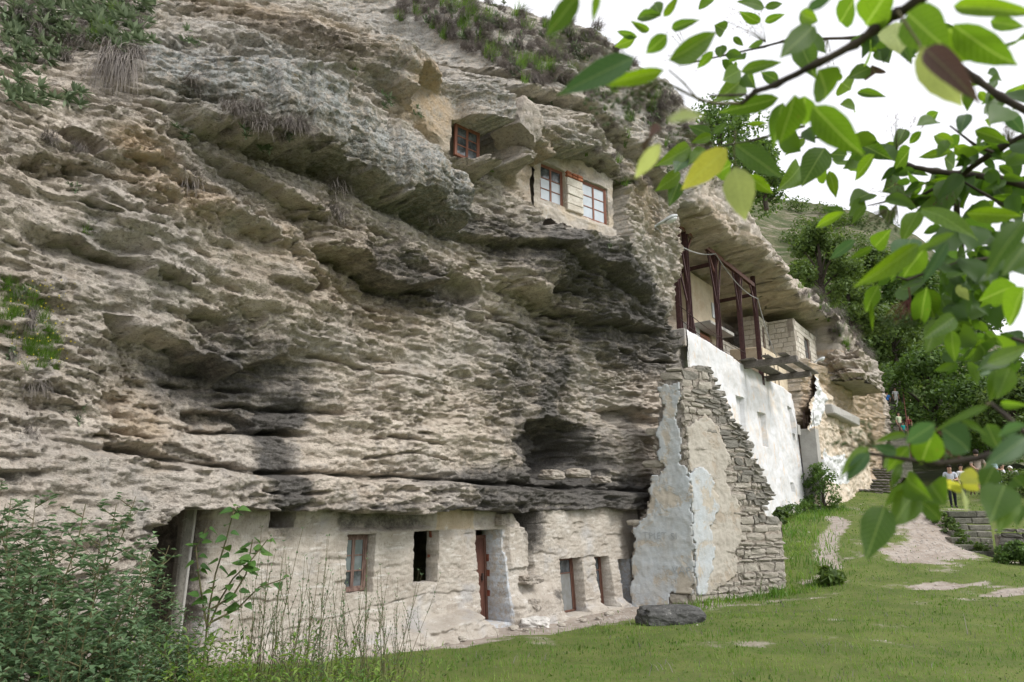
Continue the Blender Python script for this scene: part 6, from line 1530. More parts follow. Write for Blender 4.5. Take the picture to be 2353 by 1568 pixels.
for k in range(60):
    u = 240 + k * 12.5 + random.uniform(-20, 20); wpx(u, random.uniform(1330, 1440) + max(0, u - 650) * .22, random.uniform(4.3, 5.6), 'low', 'low bright green weed along the bottom edge of the view', G4)
for u, vt, Y in [(20,680,5.6),(60,700,5.7),(100,740,5.8),(40,760,5.6),(80,790,5.7)]:
    h_ = hit(u, vt + 110)
    if h_:
        p = sdz(h_[0], h_[1] - .02, h_[2]); weed('flowering', p.x, p.y, .55, 'yellow flowering weed of the clump growing from the left edge of the cliff', 'yellow flowering weeds on the left rock', p.z)
# tiny yellow flowers of that clump
R = random.Random(8); b = MB()
for k in range(90):
    u, v = R.uniform(0, 135), R.uniform(650, 850); h_ = hit(u, v)
    if h_: p = sdz(h_[0], h_[1] + R.uniform(.1, .4), h_[2]); r = R.uniform(.004, .008); b.add([p + Vector(q) * r for q in ((1, 0, 0), (0, 1, 0), (-1, 0, 0), (0, -1, 0), (0, 0, 1), (0, 0, -1))], [(0, 1, 4), (1, 2, 4), (2, 3, 4), (3, 0, 4), (1, 0, 5), (2, 1, 5), (3, 2, 5), (0, 3, 5)])
tag(b.build('yellow_flowers', M_YEL), 'sprinkle of tiny yellow flowers on the weeds at the left edge', 'flowers', None, 'stuff')

for (u, v, hgt, lab) in LATE:
    x, z = BB.px(u, v); p = BB.w(x, .25, z - .05); weed('stalk', p.x, p.y, hgt, lab, None, p.z)
q = cl(1172, 300, .2); q2 = cl(1170, 225, .2)
tag(MB().tube([sdz(q[0], .1, q[1] - .3), sdz(q2[0], .1, q2[1])], .045, 8).build('downpipe', M_CONC), 'pale grey pipe standing in the dark crevice between the upper blocks', 'pipe')
# sapling with heart shaped leaves
def leafmesh(name, mat, wid, curl, fold, seed, heart=False):
    R = random.Random(seed); V = []; F = []; n = 9; m = 2
    for i in range(n + 1):
        t = i / n; w = wid * .5 * (math.sin(math.pi * t ** (.55 if heart else .8)) ** .85) * (1 - .25 * t if not heart else 1 - .1 * t)
        if t > .85: w *= 1 - (t - .85) / .15 * .55
        for j in range(-m, m + 1):
            x = w * j / m * (1 + .03 * math.sin(i * 2.7 + seed) * (abs(j) == m)); V.append((x, t, -curl * t * t + abs(x) * fold + .01 * math.sin(t * 9 + j + seed)))
    k = 2 * m + 1
    for i in range(n):
        for j in range(2 * m): a = i * k + j; F.append((a, a + 1, a + k + 1, a + k))
    me = bpy.data.meshes.new(name); me.from_pydata(V, [], F); me.polygons.foreach_set('use_smooth', [True] * len(me.polygons)); me.materials.append(mat); return me
def set_leaf(name, me, base, tip, nrm, wk, parent):
    y = (tip - base); L = y.length; y.normalize(); x = y.cross(nrm); x = x.normalized() if x.length > .01 else Vector((1, 0, 0)); z = x.cross(y)
    o = C.new(name, me); col.objects.link(o); o.parent = parent
    M = Matrix((x * L * wk, y * L, z * L)).transposed().to_4x4(); M.translation = base; o.matrix_world = M; return o
HL = [leafmesh('leaf', leaf_mat('sapling leaf', [(.04, .10, .03), (.06, .14, .03), (.09, .18, .04)], .3, .45), .85, c, f, k, True) for k, (c, f) in enumerate([(.1, .15), (.25, .3), (-.05, .2)])]
sapY = 6.2; p0 = aY(490, 1470, sapY); p0.z = gh(p0.x, sapY)
sap = empty('sapling', p0[:]); tag(sap, 'slender young sapling with broad heart shaped leaves before the dark opening', 'sapling'); bpy.context.view_layer.update()
R = random.Random(12)
for pts in ([(497,1480),(505,1400),(520,1320),(545,1240),(560,1180),(572,1165)], [(505,1440),(530,1380),(560,1330),(600,1290),(640,1240)], [(500,1440),(490,1380),(480,1310),(475,1260),(500,1215)], [(510,1400),(560,1370),(590,1320),(600,1270),(605,1240)], [(510,1430),(570,1400),(620,1350),(680,1330)]):
    P_ = [aY(u - 25, v, sapY + R.uniform(-.1, .1)) for u, v in pts]; P_[0].z = min(P_[0].z, p0.z + .2) if pts[0][1] > 1470 else P_[0].z
    MB().tube(P_, [.009 * (1 - .8 * i / len(P_)) + .001 for i in range(len(P_))], 5).build('branch', M_TWIG, sap).matrix_world = Matrix()
    for i in range(len(P_) - 1):
        for j in range(5):
            if i == 0 and j < 2: continue
            q = P_[i].lerp(P_[i + 1], (j + R.random()) / 4); a = (i * 4 + j) * 2.4 + R.random(); d = Vector((math.cos(a), math.sin(a) * .8, R.uniform(-.5, .15))); L = R.uniform(.09, .15)
            set_leaf('leaf', R.choice(HL), q + d * .02, q + d * L, Vector((R.uniform(-.4, .4), -.5, .9)), R.uniform(.9, 1.05), sap)

# ------------------------------------------------------------------ overhanging elder boughs close to the viewer
EL = empty('elder_tree', (2.2, 1.0, 1.2)); tag(EL, 'leafy elder boughs with unripe berry clusters reaching in from the right, close to the viewer', 'tree'); bpy.context.view_layer.update()
LMESH = [leafmesh('leaf', M_LEAF, .5, c, f, 20 + k) for k, (c, f) in enumerate([(.12, .2), (.3, .35), (-.08, .15), (.2, .1), (.05, .45)])]
LM_Y = leafmesh('leaf', M_LEAFY, .5, .12, .12, 31); LM_P = leafmesh('leaf', leaf_mat('pale green leaf', [(.28, .34, .12), (.34, .40, .15)], .4, .5), .5, .1, .1, 32); LM_B = leafmesh('leaf', M_LEAFB, .5, .35, .6, 33)
LM_U = leafmesh('leaf', leaf_mat('blue green leaf', [(.045, .10, .035), (.06, .125, .045)], .35, .45), .5, .15, .2, 34)
R = random.Random(99)
FL = dict(v=[], f=[], m=[])
def put(bx, by, tx, ty, w, D, c='g', fine=False):
    k = R.uniform(-.12, .12); b = ar(bx, by, D); t = ar(tx, ty, D * (1 + k * .6)); view = (Vector((0, 0, CZ)) - b).normalized()
    nrm = (view + Vector((R.uniform(-.45, .45), R.uniform(-.3, .3), R.uniform(-.2, .6)))).normalized()
    me = dict(g=None, y=LM_Y, p=LM_P, b=LM_B, u=LM_U)[c] or R.choice(LMESH)
    if fine:                                    # the many small far leaves form one part
        y = (t - b); L = y.length; y.normalize(); x = y.cross(nrm).normalized(); z = x.cross(y); q0 = len(FL['v'])
        for v_ in me.vertices: q = v_.co; FL['v'].append(b + x * (q.x * L * w / .5) + y * (q.y * L) + z * (q.z * L))
        for p_ in me.polygons: FL['f'].append([q0 + i for i in p_.vertices])
        FL['m'].append(R.random()); return
    o = set_leaf('leaf', me, b, t, nrm, w / .5, EL)
    if c in 'yb': o['label'] = {'y': 'yellowing leaf', 'b': 'withered brown leaf'}[c]
def br(pts, D, w0, w1, mat=M_BARK, D2=None):
    P_ = []; n = len(pts)
    for i, (u, v) in enumerate(pts):
        t = i / (n - 1); P_.append(ar(u, v, D + ((D2 or D) - D) * t))
    Rr = [(w0 + (w1 - w0) * i / (n - 1)) / FPX / 2 * (D + ((D2 or D) - D) * i / (n - 1)) for i in range(n)]
    # smooth subdivision with knots
    Q = []; S_ = []
    for i in range(n - 1):
        for k in range(4):
            t = k / 4; Q.append(P_[i].lerp(P_[i + 1], t) + Vector((R.uniform(-1, 1), 0, R.uniform(-1, 1))) * Rr[i] * .15); S_.append(Rr[i] + (Rr[i + 1] - Rr[i]) * t + (Rr[i] * .35 if k == 0 and i else 0))
    Q.append(P_[-1]); S_.append(Rr[-1]); MB().tube(Q, S_, 7).build('branch', mat, EL, True).matrix_world = Matrix()
BRL = [
 ([(2180,-50),(2111,0),(2065,30),(2006,69),(1967,102),(1881,144),(1783,194),(1737,210),(1704,238)], .95, 22, 9, M_BARK, 1.05),
 ([(1704,238),(1650,238),(1609,230),(1560,205),(1517,184)], 1.05, 7, 4, M_TWIG, .95), ([(1605,230),(1570,190),(1537,161)], 1.0, 4, 3, M_TWIG, .95), ([(1629,220),(1680,219),(1717,218)], 1.05, 4, 6, M_BARK, 1.05),
 ([(2160,60),(2045,82),(1967,87),(1850,90),(1801,95),(1757,107),(1675,125),(1583,146)], 1.7, 7, 3, M_BARK, 1.9),
 ([(2120,70),(2180,130),(2245,184),(2300,222),(2370,262)], 1.5, 9, 13, M_BARK, 1.5),
 ([(2370,430),(2292,410),(2216,400),(2144,394),(2088,381),(2055,364),(1993,338),(1901,317),(1826,315)], 1.9, 14, 3, M_BARK, 2.2),
 ([(2370,306),(2295,341),(2210,400),(2193,410),(2111,453),(2050,460),(1993,473)], 1.85, 14, 2, M_BARK, 2.0),
 ([(2183,289),(2242,335),(2282,351)], 1.85, 3, 7, M_BARK, 1.85),
 ([(2203,404),(2198,480),(2210,552),(2213,598),(2236,618),(2239,700),(2236,749),(2216,778)], 1.9, 9, 4, M_BARK, 2.0),
 ([(2370,585),(2295,591),(2210,601),(2144,621),(2085,644),(2062,637)], 1.6, 7, 4, M_BARK, 1.5), ([(2210,416),(2260,445),(2321,480)], 1.9, 4, 6, M_BARK, 1.9), ([(2210,549),(2275,562)], 1.9, 4, 4, M_BARK, 1.9),
 ([(2370,1036),(2273,1050),(2210,1059),(2162,1066),(2083,1056),(2001,1043),(1950,1035)], 1.0, 15, 4, M_BARK, 1.0), ([(2276,926),(2310,955),(2370,1005)], 1.0, 6, 9, M_BARK, 1.0), ([(2276,926),(2240,950),(2160,985),(2083,1010)], 1.0, 6, 3, M_TWIG, 1.0),
 ([(2325,778),(2370,790)], 1.3, 7, 7, M_BARK, 1.3), ([(1690,300),(1686,345),(1690,380),(1720,402)], 1.15, 3, 3, M_TWIG, 1.15), ([(1650,339),(1690,330),(1722,325),(1850,290)], 1.6, 3, 5, M_BARK, 1.6),
 ([(2063,25),(2085,60),(2112,100),(2116,112)], .8, 5, 3, M_TWIG, .78), ([(2088,660),(2092,690),(2078,735)], 1.4, 3, 2, M_RTWIG, 1.4), ([(2150,985),(2195,1030),(2207,1060)], 1.0, 4, 5, M_RTWIG, 1.0)]
for b_ in BRL: br(*b_)
for q in [  # base, tip, width, distance, colour
 (1330,-12,1248,85,.48,.75),(1376,-22,1363,49,.32,.78),(1458,131,1286,213,.33,.8,'u'),(1527,161,1376,200,.26,.85),(1533,79,1481,128,.62,1.0),(1537,138,1652,74,.42,.95),(1520,36,1438,36,.25,1.3),
 (1517,36,1494,-10,.36,1.3),(1525,39,1560,-8,.42,1.3),(1491,72,1450,49,.32,1.5),(1465,85,1412,73,.3,1.6),(1461,88,1418,108,.36,1.6),(1543,66,1596,46,.4,1.2),(1642,57,1685,80,.45,1.8),(1747,52,1702,33,.45,1.9),(1757,50,1801,33,.4,1.9),
 (1620,-18,1655,18,.6,1.8),(1757,18,1704,-5,.45,1.8),(1757,18,1803,5,.45,1.8),(1685,85,1709,107,.5,1.9),(1639,118,1600,160,.45,1.4),(1658,104,1655,141,.35,1.8),(1714,133,1675,141,.38,1.7),(1702,165,1795,138,.4,1.2),(1701,161,1652,189,.45,1.5),
 (1704,184,1675,216,.5,1.6),(1717,166,1731,200,.4,1.6),(1789,187,1753,169,.42,1.5),(1790,225,1655,262,.33,1.1),(1536,272,1612,259,.35,.5,'p'),(1520,300,1459,330,.5,.8,'b'),(1517,330,1455,417,.33,.7,'p'),
 (1671,341,1565,437,.5,.95,'y'),(1688,384,1714,508,.62,.85,'p'),(1691,331,1799,417,.48,1.0),(1632,308,1584,292,.5,1.5),(1640,307,1670,284,.5,1.5),(1635,312,1589,328,.5,1.5),(1586,338,1533,371,.4,1.5),(1579,354,1556,384,.5,1.5,'u'),(1619,341,1589,368,.5,1.5),
 (1563,397,1519,433,.42,1.5),(1560,420,1538,473,.5,1.5),(1717,402,1773,443,.35,1.4),(1681,377,1652,400,.5,1.5),(1717,285,1763,282,.3,1.6),(1800,235,1765,335,.45,1.1),(1872,59,1783,144,.36,1.0),(1840,105,1864,155,.55,1.3),(1880,160,1925,245,.62,.95),
 (1868,243,1977,364,.5,.85),(1826,217,1793,338,.5,.9),(1850,220,1842,300,.7,1.0),(1990,58,2040,-25,.62,1.0),(1930,52,1975,-12,.5,1.2),(1880,50,1816,25,.42,1.1),(1855,20,1915,-8,.5,.8,'u'),(2085,30,2165,110,.72,.85),(2180,65,2245,158,.75,1.0),(2190,55,2335,172,.45,.85),
 (2190,15,2365,20,.26,.9),(2275,50,2365,62,.3,1.1),(2360,90,2310,105,.5,1.3),(2060,52,2068,110,.6,1.3,'p'),(2066,92,2095,146,.4,1.4),(2000,92,2005,150,.42,1.4),(2112,108,2217,250,.46,.78,'p'),(2125,112,2238,208,.36,.74,'b'),
 (2000,155,1942,184,.45,1.7),(2004,150,2018,195,.55,1.7,'b'),(1934,190,1963,210,.55,1.9),(1970,212,2036,222,.34,1.8),(1930,240,1993,245,.3,1.8),(1915,165,1932,195,.5,1.6),(2157,258,2114,286,.45,2.0),(2220,262,2208,298,.4,1.6,'u'),(2080,297,2062,330,.5,2.1),(2118,302,2088,332,.45,2.0),
 (2193,330,2135,308,.3,2.0),(2092,340,2058,395,.6,1.9),(2035,330,2068,350,.4,2.1),(2060,370,2045,412,.6,2.0),(2190,348,2105,360,.34,2.0),(2193,335,2240,365,.5,2.0),(2170,364,2206,387,.45,2.1),(2088,392,2130,400,.3,2.1),(2072,415,2045,432,.7,2.1),(2010,354,1955,417,.45,1.8),(1985,335,2022,352,.4,2.0),
 (1957,380,1914,374,.35,2.0),(1905,393,1925,454,.45,1.8),(1900,382,1853,430,.45,1.8),(1895,340,1850,412,.6,1.7),(1850,320,1803,357,.35,1.8),(1838,382,1822,420,.5,1.9),(1908,355,1960,358,.3,1.9),(2001,445,1963,450,.62,2.0),(1940,487,1893,480,.42,1.6),(1942,488,1858,526,.28,1.5),(1990,472,1957,512,.45,1.7),
 (2270,255,2300,282,.45,1.8),(2311,255,2355,310,.5,1.6,'u'),(2355,192,2310,225,.4,1.7),(2250,210,2275,240,.5,1.8),(2240,300,2320,325,.48,1.7),(2295,360,2350,352,.3,1.9),(2295,380,2335,405,.5,1.9),(2256,398,2290,382,.45,2.0),(2080,445,2130,418,.5,1.9),(2135,415,2188,432,.4,2.0),(2290,428,2310,458,.5,2.0),
 (1967,552,1900,597,.35,1.4,'u'),(2010,568,2045,529,.5,1.5),(2006,568,1950,595,.35,1.5),(2110,560,1984,662,.33,1.0),(2193,536,2085,580,.24,1.0),(2128,568,2068,640,.65,1.3),(2177,555,2122,652,.28,1.0,'u'),(2095,549,2062,588,.6,1.3,'u'),(2068,620,2030,650,.45,1.4),(2019,657,1980,722,.5,1.3),(2003,693,2003,765,.15,1.3),
 (2124,647,2075,673,.4,1.5),(2130,660,2110,760,.3,1.3),(2125,664,2150,735,.5,1.5),(2157,736,2130,810,.58,1.4),(2193,729,2124,778,.3,1.3),(2187,759,2190,831,.5,1.3),(2200,742,2249,758,.3,1.5),(2334,654,2259,690,.52,1.2),(2355,660,2311,752,.55,1.0),(2360,505,2268,601,.35,.8),(2360,560,2305,633,.48,.85),
 (2118,480,2242,520,.36,1.4),(2111,486,2072,542,.55,1.4),(2220,490,2360,500,.33,1.3),(2265,765,2302,795,.5,1.5),(2223,805,2259,785,.5,1.5),(2250,790,2285,832,.6,1.4),(2268,835,2360,798,.3,1.1),(2320,845,2291,918,.6,1.1),(2250,862,2295,850,.3,1.2,'u'),(2223,620,2180,650,.5,1.5),(2200,655,2225,690,.6,1.5,'p'),(2165,690,2180,730,.6,1.6),(2150,690,2190,720,.5,1.7),
 (1998,1040,1941,1104,.45,.9,'u'),(1995,1028,1930,1094,.28,.92),(2083,1000,2010,1015,.22,1.0),(2061,1040,2010,1025,.45,.95,'u'),(2150,974,2070,1025,.4,.9,'u'),(2145,990,2115,1072,.55,.95),(2090,1025,2033,1085,.45,1.0),(2070,1066,2042,1125,.3,1.0),(2276,930,2147,980,.16,1.0),(2165,985,2248,1043,.6,.9,'u'),(2210,965,2267,996,.35,1.0),(2267,975,2300,1040,.6,1.1),
 (2360,1004,2273,1069,.38,.8,'u'),(2285,1072,2258,1124,.78,.95),(2210,1085,2245,1107,.48,1.1,'y'),(2213,1107,2254,1134,.48,1.1,'y'),(2204,1110,2168,1128,.5,1.1,'y'),(2210,1122,2213,1156,.7,1.1,'p'),(2310,1113,2282,1178,.6,.95),(2325,1130,2305,1212,.4,.95),(2330,1098,2360,1125,.5,1.0),(2083,1100,2137,1150,.5,1.0),(2140,1114,2168,1158,.7,1.0),
 (2115,1150,2173,1200,.55,1.0),(2100,1132,2058,1204,.5,1.0),(2080,1110,2033,1164,.33,1.05),(2033,1165,1996,1267,.5,.95),(2290,850,2286,917,.6,1.1),(2300,928,2360,932,.33,1.1),(2360,978,2273,1000,.24,.9,'u'),(2052,1058,2025,1075,.6,1.1),(2350,1160,2335,1200,.4,1.1)]:
    put(*q)
# finer leaves along the farther twigs
nf = 0
for pts, D, w0, w1, m_, D2 in [b_ for b_ in BRL if b_[1] >= 1.5]:
    for (u0, v0), (u1, v1) in zip(pts, pts[1:]):
        L = math.hypot(u1 - u0, v1 - v0); n = int(L / 13) if max(u0, u1) > 2040 else int(L / 45)
        for k in range(n):
            t = (k + R.random()) / max(n, 1); u, v = u0 + (u1 - u0) * t, v0 + (v1 - v0) * t
            if nf > 240: break
            a = R.uniform(-.4, 3.5); off = R.uniform(8, 48); bu, bv = u + math.cos(a) * off, v + abs(math.sin(a)) * off * .9 - 12; l = R.uniform(32, 62); a2 = a + R.uniform(-.7, .7)
            if 1930 < bu < 2190 and 100 < bv < 255: continue
            put(bu, bv, bu + math.cos(a2) * l, bv + abs(math.sin(a2)) * l * .9 + 6, R.uniform(.38, .55), D * R.uniform(.95, 1.15), 'g', True); nf += 1
for k in range(90):
    bu, bv = R.uniform(2160, 2353), R.uniform(480, 850); a2 = R.uniform(0, 3.14); l = R.uniform(34, 60); put(bu, bv, bu + math.cos(a2) * l, bv + math.sin(a2) * l, R.uniform(.4, .6), R.uniform(1.4, 1.9), 'g', True); nf += 1
print('fill leaves', nf, len([o for o in EL.children if o.name.startswith('leaf')]))
lf_ = npmesh('fine_leaves', np.array([v[:] for v in FL['v']]), FL['f'], leaf_mat('fine elder leaves', [(.04, .085, .018), (.06, .125, .022), (.09, .165, .028)], .5, .5, False), EL, smooth=True, attrs=dict(rnd=np.repeat(np.array(FL['m']), len(LMESH[0].vertices)))); lf_['kind'] = 'stuff'; lf_.matrix_world = Matrix()
def berries(cu, cv, su, sv_, n, r, D, su0, sv0, mat, smat, seed, depth=.05):
    R = random.Random(seed); b = MB(); st = MB(); s0 = ar(su0, sv0, D)
    for k in range(n):
        a = R.random() * 6.28; q = math.sqrt(R.random()); p = ar(cu + math.cos(a) * q * su, cv + math.sin(a) * q * sv_, D + R.uniform(-depth, depth)); t = (1 + 5 ** .5) / 2
        rr = r * R.uniform(.75, 1.2); VV = [Vector(c).normalized() * rr + p for c in ((-1, t, 0), (1, t, 0), (-1, -t, 0), (1, -t, 0), (0, -1, t), (0, 1, t), (0, -1, -t), (0, 1, -t), (t, 0, -1), (t, 0, 1), (-t, 0, -1), (-t, 0, 1))]
        b.add(VV, [(0, 11, 5), (0, 5, 1), (0, 1, 7), (0, 7, 10), (0, 10, 11), (1, 5, 9), (5, 11, 4), (11, 10, 2), (10, 7, 6), (7, 1, 8), (3, 9, 4), (3, 4, 2), (3, 2, 6), (3, 6, 8), (3, 8, 9), (4, 9, 5), (2, 4, 11), (6, 2, 10), (8, 6, 7), (9, 8, 1)])
        if k % 3 == 0 or n < 50: st.tube([s0, s0.lerp(p, .55) + Vector((R.uniform(-.006, .006), 0, R.uniform(-.004, .008))), p], [min(r * .35, .0006), min(r * .22, .0004), .0003], 4, False)
    o = b.build('berries', mat, EL, True); o.matrix_world = Matrix(); o['kind'] = 'stuff'; st.build('cluster_stalk', smat, EL).matrix_world = Matrix()
M_SPENT = flat_mat('spent flower heads', (.16, .05, .045), .8)
berries(1412, 232, 68, 62, 75, .0026, 1.0, 1515, 186, M_BERRY, M_TWIG, 1); berries(1500, 210, 40, 28, 16, .0026, 1.0, 1515, 186, M_BERRY, M_TWIG, 2)
berries(1562, 318, 30, 24, 45, .0021, 1.6, 1640, 330, M_BERRY, M_TWIG, 3); berries(1650, 410, 36, 26, 30, .0018, 1.7, 1690, 385, M_BERRY, M_TWIG, 4)
berries(1995, 515, 30, 18, 45, .0022, 1.7, 2040, 480, M_BERRY, M_TWIG, 5); berries(2046, 520, 20, 16, 30, .0022, 1.7, 2060, 470, M_BERRY, M_TWIG, 6)
berries(2078, 738, 62, 16, 170, .0026, 1.4, 2086, 690, M_BERRY, M_RTWIG, 7); berries(1968, 985, 42, 40, 20, .0022, 1.0, 2010, 1030, M_BERRY, M_TWIG, 8); berries(1935, 1020, 35, 12, 12, .0022, 1.0, 2000, 1040, M_BERRY, M_TWIG, 9)
berries(2165, 1045, 36, 26, 60, .0022, 1.1, 2200, 1040, M_BERRY, M_RTWIG, 10)
for k, (cu, cv, su, sv_, n, D, a, b_) in enumerate([(1705, 50, 55, 42, 60, 1.9, 1760, 98), (1885, 135, 38, 34, 60, 1.9, 1900, 88), (2075, 285, 48, 30, 50, 2.0, 2060, 345), (2050, 455, 55, 40, 90, 1.95, 2090, 455), (1560, 120, 60, 60, 26, 1.7, 1600, 142), (2320, 290, 22, 26, 40, 1.9, 2320, 330), (2170, 455, 40, 22, 40, 1.9, 2190, 415)]):
    berries(cu, cv, su, sv_, n, .0013, D, a, b_, M_SPENT, M_TWIG, 20 + k, .12)

# ------------------------------------------------------------------ people
def person(feet, h, face, shirt, legs, label, hair=(.02, .015, .012), skin=(.42, .26, .19), shorts=False, dress=False, bend=0.0, arms='down', stride=.1, longhair=False, sit=False, hat=None):
    e = empty('person', feet[:], face); tag(e, label, 'person'); bpy.context.view_layer.update()
    hip = .50; kn = .27; V = {}; 
    V['pel'] = (0, 0, hip); V['wst'] = (0, -.02 * 1 - bend * .05, .60); V['chs'] = (0, -.01 - bend * .16, .72 - bend * .04); V['nck'] = (0, -bend * .26, .835 - bend * .10); V['hd0'] = (0, -.012 - bend * .30, .885 - bend * .13); V['hd1'] = (0, -.018 - bend * .34, .955 - bend * .17)
    for sx, nm in ((-1, 'l'), (1, 'r')):
        st_ = stride * sx; V['hp' + nm] = (sx * .048, 0, hip - .02); V['kn' + nm] = (sx * .052, st_ * .5 - .015, kn); V['an' + nm] = (sx * .055, st_, .04); V['to' + nm] = (sx * .062, st_ - .085, .015)
        ch = V['chs']; V['sh' + nm] = (sx * .105, ch[1] + .0, ch[2] + .065); 
        if arms == 'down': V['el' + nm] = (sx * .135, ch[1] + .02, ch[2] - .10); V['wr' + nm] = (sx * .13, ch[1] - .03, ch[2] - .24); V['ha' + nm] = (sx * .125, ch[1] - .045, ch[2] - .29)
        elif arms == 'front': V['el' + nm] = (sx * .13, ch[1] - .02, ch[2] - .09); V['wr' + nm] = (sx * .05, ch[1] - .13, ch[2] - .10); V['ha' + nm] = (sx * .02, ch[1] - .16, ch[2] - .09)
        else: V['el' + nm] = (sx * .145, ch[1] + .05, ch[2] - .08); V['wr' + nm] = (sx * .07, ch[1] + .09, ch[2] - .17); V['ha' + nm] = (sx * .02, ch[1] + .10, ch[2] - .17)
    Rr = dict(pel=.085, wst=.075, chs=.088, nck=.032, hd0=.052, hd1=.050)
    for nm in 'lr': Rr.update({'hp' + nm: .062, 'kn' + nm: .038, 'an' + nm: .024, 'to' + nm: .02, 'sh' + nm: .042, 'el' + nm: .027, 'wr' + nm: .019, 'ha' + nm: .022})
    keys = list(V); ix = {k: i for i, k in enumerate(keys)}
    E = [('pel', 'wst'), ('wst', 'chs'), ('chs', 'nck'), ('nck', 'hd0'), ('hd0', 'hd1')]
    for nm in 'lr': E += [('pel', 'hp' + nm), ('hp' + nm, 'kn' + nm), ('kn' + nm, 'an' + nm), ('an' + nm, 'to' + nm), ('chs', 'sh' + nm), ('sh' + nm, 'el' + nm), ('el' + nm, 'wr' + nm), ('wr' + nm, 'ha' + nm)]
    me = bpy.data.meshes.new('body'); me.from_pydata([Vector(V[k]) * h for k in keys], [(ix[a], ix[b]) for a, b in E], []); o = C.new('body', me); col.objects.link(o)
    sk_ = o.modifiers.new('s', 'SKIN'); 
    for k, sv2 in zip(keys, me.skin_vertices[0].data):
        r = Rr[k] * h; sv2.radius = (r, r * (.72 if k in ('wst', 'chs', 'pel') else 1)); sv2.use_root = (k == 'pel')
    o.modifiers.new('b', 'SUBSURF').levels = 1
    dg = bpy.context.evaluated_depsgraph_get(); m2 = bpy.data.meshes.new_from_object(o.evaluated_get(dg)); C.remove(o); o = link('body', m2, e); m2.name = 'body'
    m2.materials.clear()
    for m_ in (flat_mat('skin', skin, .6), shirt, legs, flat_mat('shoe', (.05, .045, .04), .7)): m2.materials.append(m_)
    P_ = {k: Vector(V[k]) * h for k in keys}
    def near(c):
        best = None
        for a, b in E:
            d = P_[b] - P_[a]; t = max(0, min(1, (c - P_[a]).dot(d) / d.length_squared)); q = (c - P_[a] - d * t).length - min(Rr[a], Rr[b]) * h * .6
            if best is None or q < best[0]: best = (q, a, b, t)
        return best
    for f in m2.polygons:
        _, a, b, t = near(f.center); s_ = 0
        if a in ('pel', 'wst') and b in ('wst', 'chs'): s_ = 1 if (a == 'wst' or t > .3) else 2
        elif a == 'chs': s_ = 1 if b != 'nck' or t < .55 else 0
        elif a.startswith('sh'): s_ = 1 if t < .7 else 0
        elif a == 'pel' or (a.startswith('hp') and (not shorts or t < .85)): s_ = 2
        elif a.startswith('kn') and not shorts: s_ = 2
        elif a.startswith('an'): s_ = 3
        f.material_index = s_; f.use_smooth = True
    # hair and small features of the face
    hm = bmesh.new(); bmesh.ops.create_uvsphere(hm, u_segments=12, v_segments=8, radius=1); hc = (P_['hd0'] + P_['hd1']) / 2
    for v in hm.verts:
        x, y, z = v.co; cut = -.15 if not longhair else -1.6
        if y < -.2 and z < .35: y = -.2; 
        v.co = Vector((x * .060 * h, y * .068 * h + .010 * h, (z * .072 if z > 0 else z * (.045 if not longhair else .13)) * h + .012 * h)) + hc
    hme = bpy.data.meshes.new('hair'); hm.to_mesh(hme); hm.free(); hme.materials.append(flat_mat('hair', hat or hair, .7)); link('hair', hme, e)
    fb = MB(); fb.box((-.006 * h, -.070 * h, -.012 * h), (.006 * h, -.050 * h, .010 * h), Matrix.Translation(hc)).build('nose', m2.materials[0], e)
    for sx in (-1, 1): MB().bbox((-.008 * h, -.058 * h, .006 * h), (.008 * h, -.05 * h, .016 * h), .003, Matrix.Translation(hc + Vector((sx * .02 * h, 0, 0)))).build('eye', flat_mat('dark eye', (.03, .02, .02), .3), e)
    if dress:
        P2 = []; st2 = MB(); n = 14; zs = [.60, .5, .36, .26]; rs = [.085, .10, .13, .15]
        for z_, r_ in zip(zs, rs):
            for k in range(n): a = 6.283 * k / n; P2.append(Vector((math.cos(a) * r_, math.sin(a) * r_ * .75 - .005, z_)) * h)
        st2.add(P2, [(i * n + k, i * n + (k + 1) % n, (i + 1) * n + (k + 1) % n, (i + 1) * n + k) for i in range(3) for k in range(n)]); st2.build('skirt', shirt, e, True)
    return e
def cloth(n, c): return flat_mat(n, c, .85, .1)
def onground(u, Y, dz=0): p = aY(u, 1150, Y); p.z = gh(p.x, Y) + dz; return p
WHT = cloth('white shirt', (.72, .73, .76)); DRK = cloth('dark trousers', (.02, .022, .03))
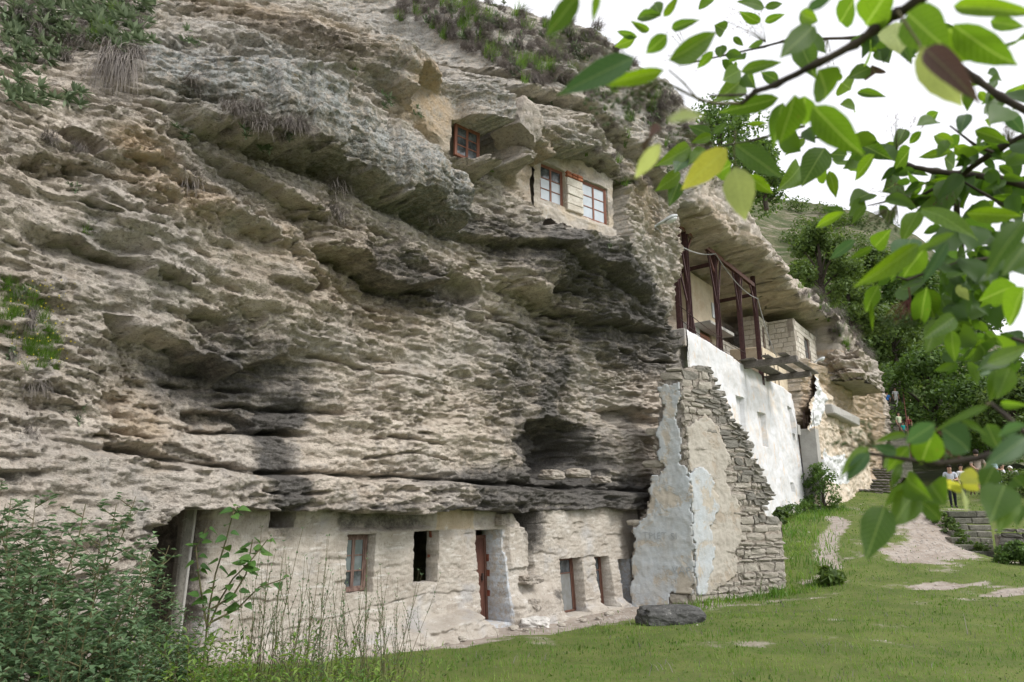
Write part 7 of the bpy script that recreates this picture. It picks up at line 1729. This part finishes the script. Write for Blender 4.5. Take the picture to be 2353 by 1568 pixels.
person(onground(2260, 28), 1.80, math.radians(165), cloth('beige shirt', (.40, .34, .29)), cloth('khaki shorts', (.22, .17, .13)), 'tall man in beige shirt and shorts seen from behind, hands together', shorts=True, arms='back', stride=.05)
person(onground(2190, 26), 1.64, math.radians(-20), cloth('white patterned shirt', (.55, .58, .66)), DRK, 'person in patterned white shirt and black trousers standing above the stone steps', arms='front', bend=.25, stride=.06)
person(onground(2298, 29.5), 1.62, math.radians(40), cloth('light blue dress', (.45, .58, .68)), cloth('light blue dress hem', (.45, .58, .68)), 'woman in a light blue dress right of the beige shirted man', shorts=True, dress=True, arms='front', longhair=True)
person(onground(2315, 31), 1.58, math.radians(60), WHT, DRK, 'youth in white t-shirt and dark trousers holding something in front', arms='front')
person(onground(2345, 31.5), 1.60, math.radians(-70), WHT, DRK, 'person in loose white shirt and white hat bending forward at the right edge', arms='front', bend=.6, hat=(.75, .75, .72))
person(onground(2238, 29.5), 1.20, math.radians(30), WHT, cloth('brown trousers', (.12, .08, .06)), 'small boy in white t-shirt half hidden beside the beige shirted man', arms='down')
person(onground(2218, 30.5), 1.55, math.radians(10), WHT, DRK, 'person in white blouse behind the leaves, left of the small boy', arms='down')
def onstep(u, v, dY=.2): t = (1080 - v) / 205; return aY(u, v, 43 + t * 10 + dY)
person(onstep(2070, 1001), 1.62, math.radians(15), cloth('pale green top', (.52, .60, .42)), cloth('taupe trousers', (.18, .13, .11)), 'woman in pale green top walking down the far steps', arms='down', longhair=True, stride=.12)
person(onstep(2079, 1008), 1.12, math.radians(10), cloth('teal shirt', (.03, .38, .36)), cloth('grey shorts', (.1, .1, .12)), 'child in teal shirt in front of the woman on the far steps', arms='down')
person(onstep(2043, 945), 1.5, math.radians(180), cloth('blue shirt', (.06, .20, .55)), DRK, 'person in blue shirt climbing the top of the far steps', arms='down')
person(onstep(2062, 939), 1.6, math.radians(0), WHT, cloth('white trousers', (.7, .68, .65)), 'person in white trousers at the top of the far steps', arms='down')
person(onstep(2092, 1000), 1.35, math.radians(-30), cloth('maroon shirt', (.20, .05, .05)), DRK, 'person in maroon by the handrail of the far steps', arms='down')
